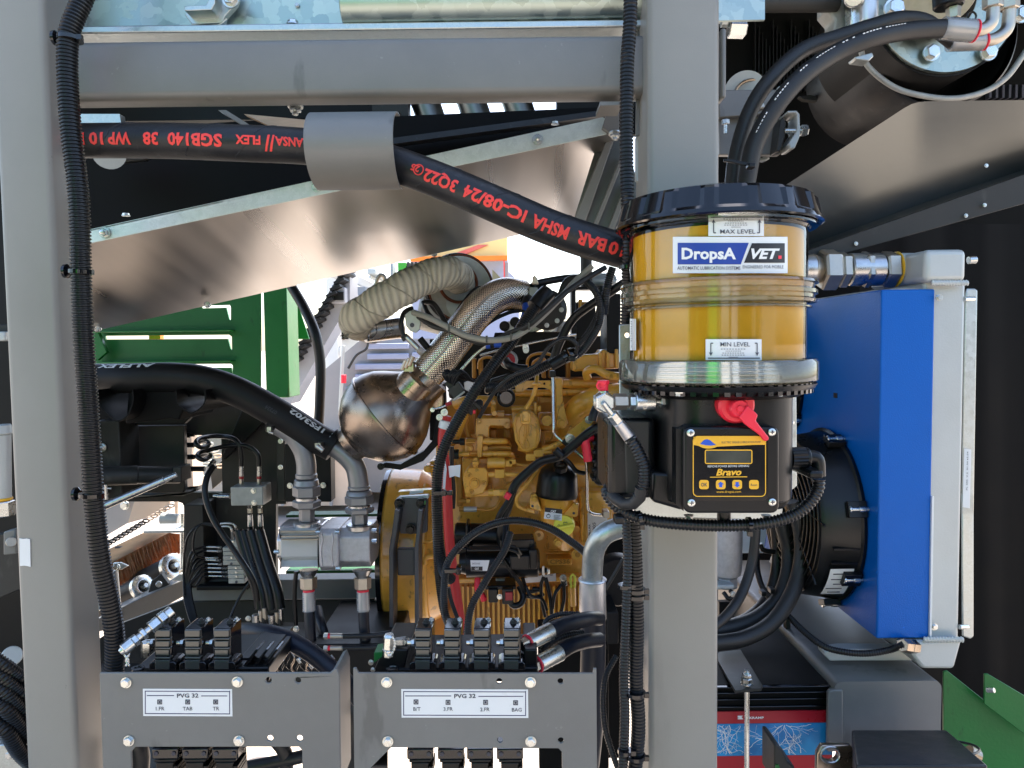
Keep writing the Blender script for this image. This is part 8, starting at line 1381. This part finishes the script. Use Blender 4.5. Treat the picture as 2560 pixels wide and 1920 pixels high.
# louvred machine beyond
fr('E'); mat('loup', (.30, .30, .31), .5, var=.05); mat('loub', (.32, .36, .50), .5, var=.05); t = T('louvred_machine', 'grey louvred machine casing standing in the sun behind the round canister', 'machine', P(250, 1500, 7))
plp('casing', 'loup', t, [(-60, 760), (180, 560), (700, 555), (700, 1500), (-60, 1500)], 7, 1.2, 0)
for x0, y0, x1 in ((220, 585, 470), (215, 648, 470), (140, 710, 450), (140, 775, 440), (490, 640, 700), (80, 850, 440)): bxp('louvre', 'loub', t, x0, y0, x1, y0 + 36, 6.93, 7.0, .01)
bxp('amber_lamp', 'amber', t, 180, 545, 270, 570, 6.9, 7.0, 0); pip('lamp_hose', 'greyd', t, [(225, 560, 6.8), (210, 620, 6.8), (150, 660, 6.8), (100, 740, 6.8)], 8, 6); cyp('red_lamp', 'redcap', t, (72, 780, 6.8), (72, 830, 6.8), 16); cyp('lamp_post', 'alup', t, (70, 600, 6.9), (50, 1000, 6.9), 12)
t = T('white_vehicle', 'white vehicle body partly seen between hose and louvred machine', 'vehicle', P(0, 1500, 9)); fr('D')
plp('body_side', 'white', t, [(1990, 420), (2060, 300), (2200, 280), (2200, 1500), (1990, 1500)], 9, 1.5, 0); cyp('body_roller', 'white', t, (2040, 640, 8.7), (2100, 640, 8.7), 40); bxp('body_window', 'dark', t, 2060, 480, 2130, 560, 8.9, 9, 0); bxp('green_stripe', 'green', t, 1990, 790, 2110, 840, 8.9, 9, 0); bxp('body_step', 'conv', t, 2040, 930, 2120, 1000, 8.9, 9, 0)
# tent and cabin
fr('E'); t = T('exhibition_tent', 'pale marquee with an orange valance beyond the wrapped exhaust', 'tent', P(900, 1500, 14)); mat('cream', (.80, .62, .26), .7, var=.02); mat('pinkr', (.70, .16, .12), .7)
bxp('roof_canvas', 'cream', t, 500, -200, 1075, 52, 14, 17, 0); plp('roof_panel', 'pinkr', t, [(700, 52), (900, -20), (960, -20), (790, 52)], 13.95, .04, 0); bxp('valance', 'orange', t, 480, 50, 1078, 76, 13.8, 14, 0); bxp('wall_canvas', 'loub', t, 500, 76, 1090, 1500, 14.6, 14.7, 0); bxp('tent_pole', 'loup', t, 1060, 90, 1085, 300, 13.9, 14, 0); plp('tent_gable', 'loub', t, [(1085, 145), (1150, 205), (1150, 1500), (1085, 1500)], 14.3, .1, 0); bxp('tent_pole', 'redp', t, 1055, 76, 1062, 300, 13.85, 13.9, 0)
t = T('green_machine_beyond', 'bright green conveyor machine seen under the stainless chute', 'machine', P(440, 1500, 8)); mat('leaf', (.05, .35, .03), .5)
bxp('machine_body', 'leaf', t, 405, 90, 455, 165, 8, 8.6, 0)
for k in range(6): bxp('machine_tooth', 'greyd', t, 460 + k * 24, 85, 474 + k * 24, 150, 8, 8.3, 0)
t = T('pale_machinery', 'jumble of pale sunlit machinery between conveyor and wrapped pipe', 'machinery', P(100, 1500, 7.5)); random.seed(21)
for k in range(14): x, y = -60 + random.random() * 340, 120 + random.random() * 300; bxp('machine_piece', random.choice(('white', 'alup', 'conv', 'white', 'greyd')), t, x, y, x + 20 + random.random() * 60, y + 15 + random.random() * 60, 7.5 + random.random(), 9, .01)
bxp('machine_frame', 'white', t, -20, 60, 40, 1500, 8.6, 8.8, 0); bxp('machine_frame', 'conv', t, 360, 60, 374, 260, 8.2, 8.4, 0)
# low things beyond the chassis
fr('S'); mat('peach', (.62, .50, .40), .7, var=.05); t = T('pale_container', 'pale sunlit container wall behind the chassis plates', 'container', P(760, 1400, 6.5)); bxp('container_wall', 'peach', t, 560, 1110, 880, 1265, 6.5, 8, 0); bxp('container_rib', 'loup', t, 700, 1110, 706, 1265, 6.45, 6.5, 0); bxp('container_rib', 'loup', t, 822, 1110, 828, 1265, 6.45, 6.5, 0)
t = T('green_kerb_rail', 'green steel rail low behind the gear pump', 'rail', P(850, 1450, 3.2)); bxp('rail_bar', 'greend', t, 715, 1286, 960, 1292, 2.25, 2.3, 0); bxp('rail_bar', 'greend', t, 715, 1426, 960, 1446, 2.25, 2.3, 0); cyp('rail_disc', 'alup', t, (830, 1300, 3.0), (830, 1306, 3.0), 34)
t = T('far_coils', 'bright coils and links seen through the upper cut-out', 'machinery', P(500, 1230, 3.2)); fr('R'); bxp('coil_backing', 'bluep', t, 200, 250, 640, 640, 3.4, 3.5, 0) if False else bxp('coil_backing', 'conv', t, 120, 150, 680, 1000, 3.4, 3.5, 0); bxp('peach_post', 'peach', t, 110, 170, 225, 1000, 2.9, 3.0, 0)
for i, (x, y) in enumerate(((400, 320), (480, 400), (520, 480), (360, 600), (420, 560), (560, 620), (260, 740), (300, 780), (250, 840), (330, 870))): pip('bright_link', ('alup', 'white', 'peach')[i % 3], t, [(x, y, 3.1), (x + 90, y - 8, 3.1), (x + 110, y + 20, 3.1), (x + 60, y + 40, 3.1), (x + 10, y + 36, 3.1)], 11, 6)
plp('dark_web', 'greyd', t, [(470, 700), (640, 560), (640, 840), (500, 960)], 3.2, .02)
# brush roller seen through the lower cut-out
fr('Q'); t = T('brush', 'wooden backed brush with brown bristles in the sun behind the frame', 'brush', P(600, 1400, 2.7)); b = B(); b.prism([P(60, 1010, 2.6), P(640, 735, 2.75), (P(1010, 735, 2.85)), P(60, 1235, 2.6)], (0, .02, 0)); ob('brush_board', b, MT['wood'], t); plp('board_slot', 'ink', t, [(255, 930), (300, 915), (365, 922), (320, 945), (265, 948)], 2.6, .004, 0)
mat('bristle', (.42, .17, .065), .6, var=.3, vs=60); b = B(); random.seed(2)
for k in range(2600):
    u = random.random(); x = 60 + 1100 * u; y = 1235 - (x - 60) * .545 + (20 if x > 1010 else 0); y = 1235 - (min(x, 1010) - 60) * .526 + max(0, x - 1010) * .1; d = 2.60 + .22 * u + random.random() * .04
    a = P(x, y - 4, d); z = P(x + 90 + random.uniform(-25, 25), y + 270 + 60 * (1 - u) + random.uniform(-30, 20), d + .0 + random.uniform(-.03, .01)); m_ = a.lerp(z, .5) + V((random.uniform(-.004, .004), random.uniform(-.004, .004), 0)); w_ = V((.002, 0, 0)); b.add([a - w_, a + w_, m_ - w_, m_ + w_, z], [(0, 1, 3, 2), (2, 3, 4)])
ob('bristle_row', b, MT['bristle'], t, kind='stuff'); b = B(); b.prism([P(90, 1240, 2.72), P(1010, 770, 2.93), P(1160, 800, 2.93), P(1180, 960, 2.93), P(260, 1560, 2.72), P(100, 1560, 2.72)], (0, .01, 0)); mat('bristled', (.12, .045, .018), .8); ob('bristle_core', b, MT['bristled'], t)
t = T('idler_rollers', 'black conveyor rollers with pale end discs below the brush', 'roller', P(600, 1600, 2.6))
for x, y, d, R_ in ((640, 1480, 2.5, 150), (1060, 1200, 2.6, 165)):
    a = P(x, y, d); ax = V((-.8, .45, -.42)).normalized(); b = B(); b.cyl(a, a + ax * .35, S(R_, d), seg=36); ob('roller_tube', b, MT['dark'], t); b = B(); b.lathe(a + ax * .01, a - ax * .012, [(0, S(R_ * 1.12, d)), (.8, S(R_ * 1.12, d)), (1, S(R_ * .9, d)), (1, S(R_ * .6, d)), (.4, S(R_ * .4, d)), (.4, S(R_ * .25, d)), (1.6, S(R_ * .2, d))], 36); ob('end_disc', b, MT['zinc'], t)
plp('bearing_plate', 'greyd', t, [(700, 1640), (760, 1400), (900, 1295), (1000, 1440), (800, 1600)], 2.4, .02); bolt(t, P(870, 1440, 2.38), S(36, 2.38), 'zinc'); cyp('roller_end', 'alup', t, (20, 1690, 2.45), (40, 1690, 2.5), 120)
t = T('grey_inclined_beam', 'dusty grey beam rising to the right below the rollers', 'beam', P(900, 1700, 2.4)); b = B(); b.prism([P(-60, 2120, 2.3), P(-60, 1960, 2.3), P(640, 1620, 2.35), P(1230, 1370, 2.4), P(1230, 1600, 2.4), P(500, 2000, 2.35)], (0, .15, 0)); ob('beam_face', b, MT['grey'], t, bev=.003); plp('beam_foot', 'alup', t, [(1040, 1380), (1150, 1300), (1210, 1300), (1210, 1400), (1060, 1400)], 2.3, .06)
for k in range(1): cyp('beam_rod', 'zinc', t, (1190, 460, 2.4), (1195, 1260, 2.4), 30); cyp('rod_nut', 'steel', t, (1190, 640, 2.39), (1190, 700, 2.39), 44, seg=6); cyp('rod_nut', 'nickel', t, (1190, 1230, 2.39), (1190, 1330, 2.39), 44, seg=6)
bxp('rod_bracket', 'alup', t, 650, 700, 1240, 735, 2.35, 2.45, .002); b = B(); b.cyl(P(900, 530, 2.5), P(1150, 550, 2.5), S(80, 2.5)); ob('bracket_tube', b, MT['alup'], t); plp('bolt_flag', 'galvf', t, [(230, 1150), (330, 1145), (440, 1190), (350, 1240), (240, 1240)], 2.2, .01); cyp('flag_rod', 'alup', t, (270, 1250, 2.2), (330, 1760, 2.2), 34, 20); bolt(t, P(285, 1200, 2.19), S(40, 2.19), 'zinc')
t = T('pale_machine_panel', 'pale grey machine panel with a hex bolt behind the strut', 'panel', P(500, 800, 3.2)); plp('panel_sheet', 'loup', t, [(20, 200), (1010, 290), (1000, 320), (880, 480), (430, 600), (20, 840)], 3.0, .02, .001); bolt(t, P(400, 350, 2.98), S(52, 2.98), 'zinc'); plp('panel_wing', 'peach', t, [(530, 290), (1020, 290), (1010, 340), (930, 450), (440, 600)], 2.95, .01, 0); plp('chain_guard', 'loup', t, [(130, 860), (600, 600), (620, 620), (150, 900)], 2.9, .02, 0); plp('panel_post', 'peach', t, [(1080, 290), (1130, 290), (1130, 560), (1100, 560)], 3.1, .02, 0)
for k in range(16):
    x, y = 170 + k * 58, 880 - k * 35; b = B(); b.tube([P(x + 45 * math.cos(q * .785), y + 22 * math.sin(q * .785), 2.85) for q in range(8)], S(12, 2.85), 6, closed=True); ob('chain_link', b, MT['black' if k < 10 else 'peach'], t, ang=60)
fr('H'); t = T('bright_floor_sheet', 'pale dusty floor sheet beyond the lower left of the chassis', 'floor sheet', P(700, 1000, 3)); 
b = B(); b.box((-.9, 2.9, .012), (1.6, .9, .02)); ob('floor_board', b, MT['peach'], t)

# the row of machines facing this one across the aisle, mirrored in the reservoir, lid and bright metal
fr('S')
def hall(name, label, cat_, x0, x1, z0, z1, y, m, parts):
    t = T(name, label, cat_, ((x0 + x1) / 2, y, z0)); b = B(); b.box(((x0 + x1) / 2, y - .9, (z0 + z1) / 2), (x1 - x0, 1.8, z1 - z0)); ob('body', b, MT[m], t, bev=.02)
    for n, a, c, e, f, mm in parts: b = B(); b.box(((a + c) / 2, y + .02, (e + f) / 2), (c - a, .06, f - e)); ob(n, b, MT[mm], t, bev=.01)
    return t
hall('opposite_machine', 'green crushing machine with dark bays facing this machine across the aisle', 'machine', -6.5, -.9, .7, 3.3, -4.6, 'green', (('dark_bay', -6.0, -4.4, 1.0, 2.6, 'void'), ('dark_bay', -4.1, -2.5, 1.0, 3.0, 'void'), ('light_panel', -2.2, -1.2, 1.2, 2.8, 'leaf'), ('track', -6.4, -1.0, 0, .75, 'void')))
hall('opposite_cabin', 'dark grey cabin with pale door facing this machine across the aisle', 'cabin', .3, 4.0, .3, 3.1, -5.2, 'greyd', (('door', .6, 1.4, .4, 2.4, 'conv'), ('window', 1.8, 3.6, 1.4, 2.6, 'void'), ('step', .5, 1.5, 0, .3, 'greyd')))
hall('opposite_container', 'pale container standing beyond the opposite cabin', 'container', 4.8, 9.5, 0, 2.7, -4.2, 'grey', (('rib', 5.4, 5.6, .1, 2.6, 'loup'), ('rib', 6.4, 6.6, .1, 2.6, 'loup'), ('rib', 7.6, 7.8, .1, 2.6, 'loup')))
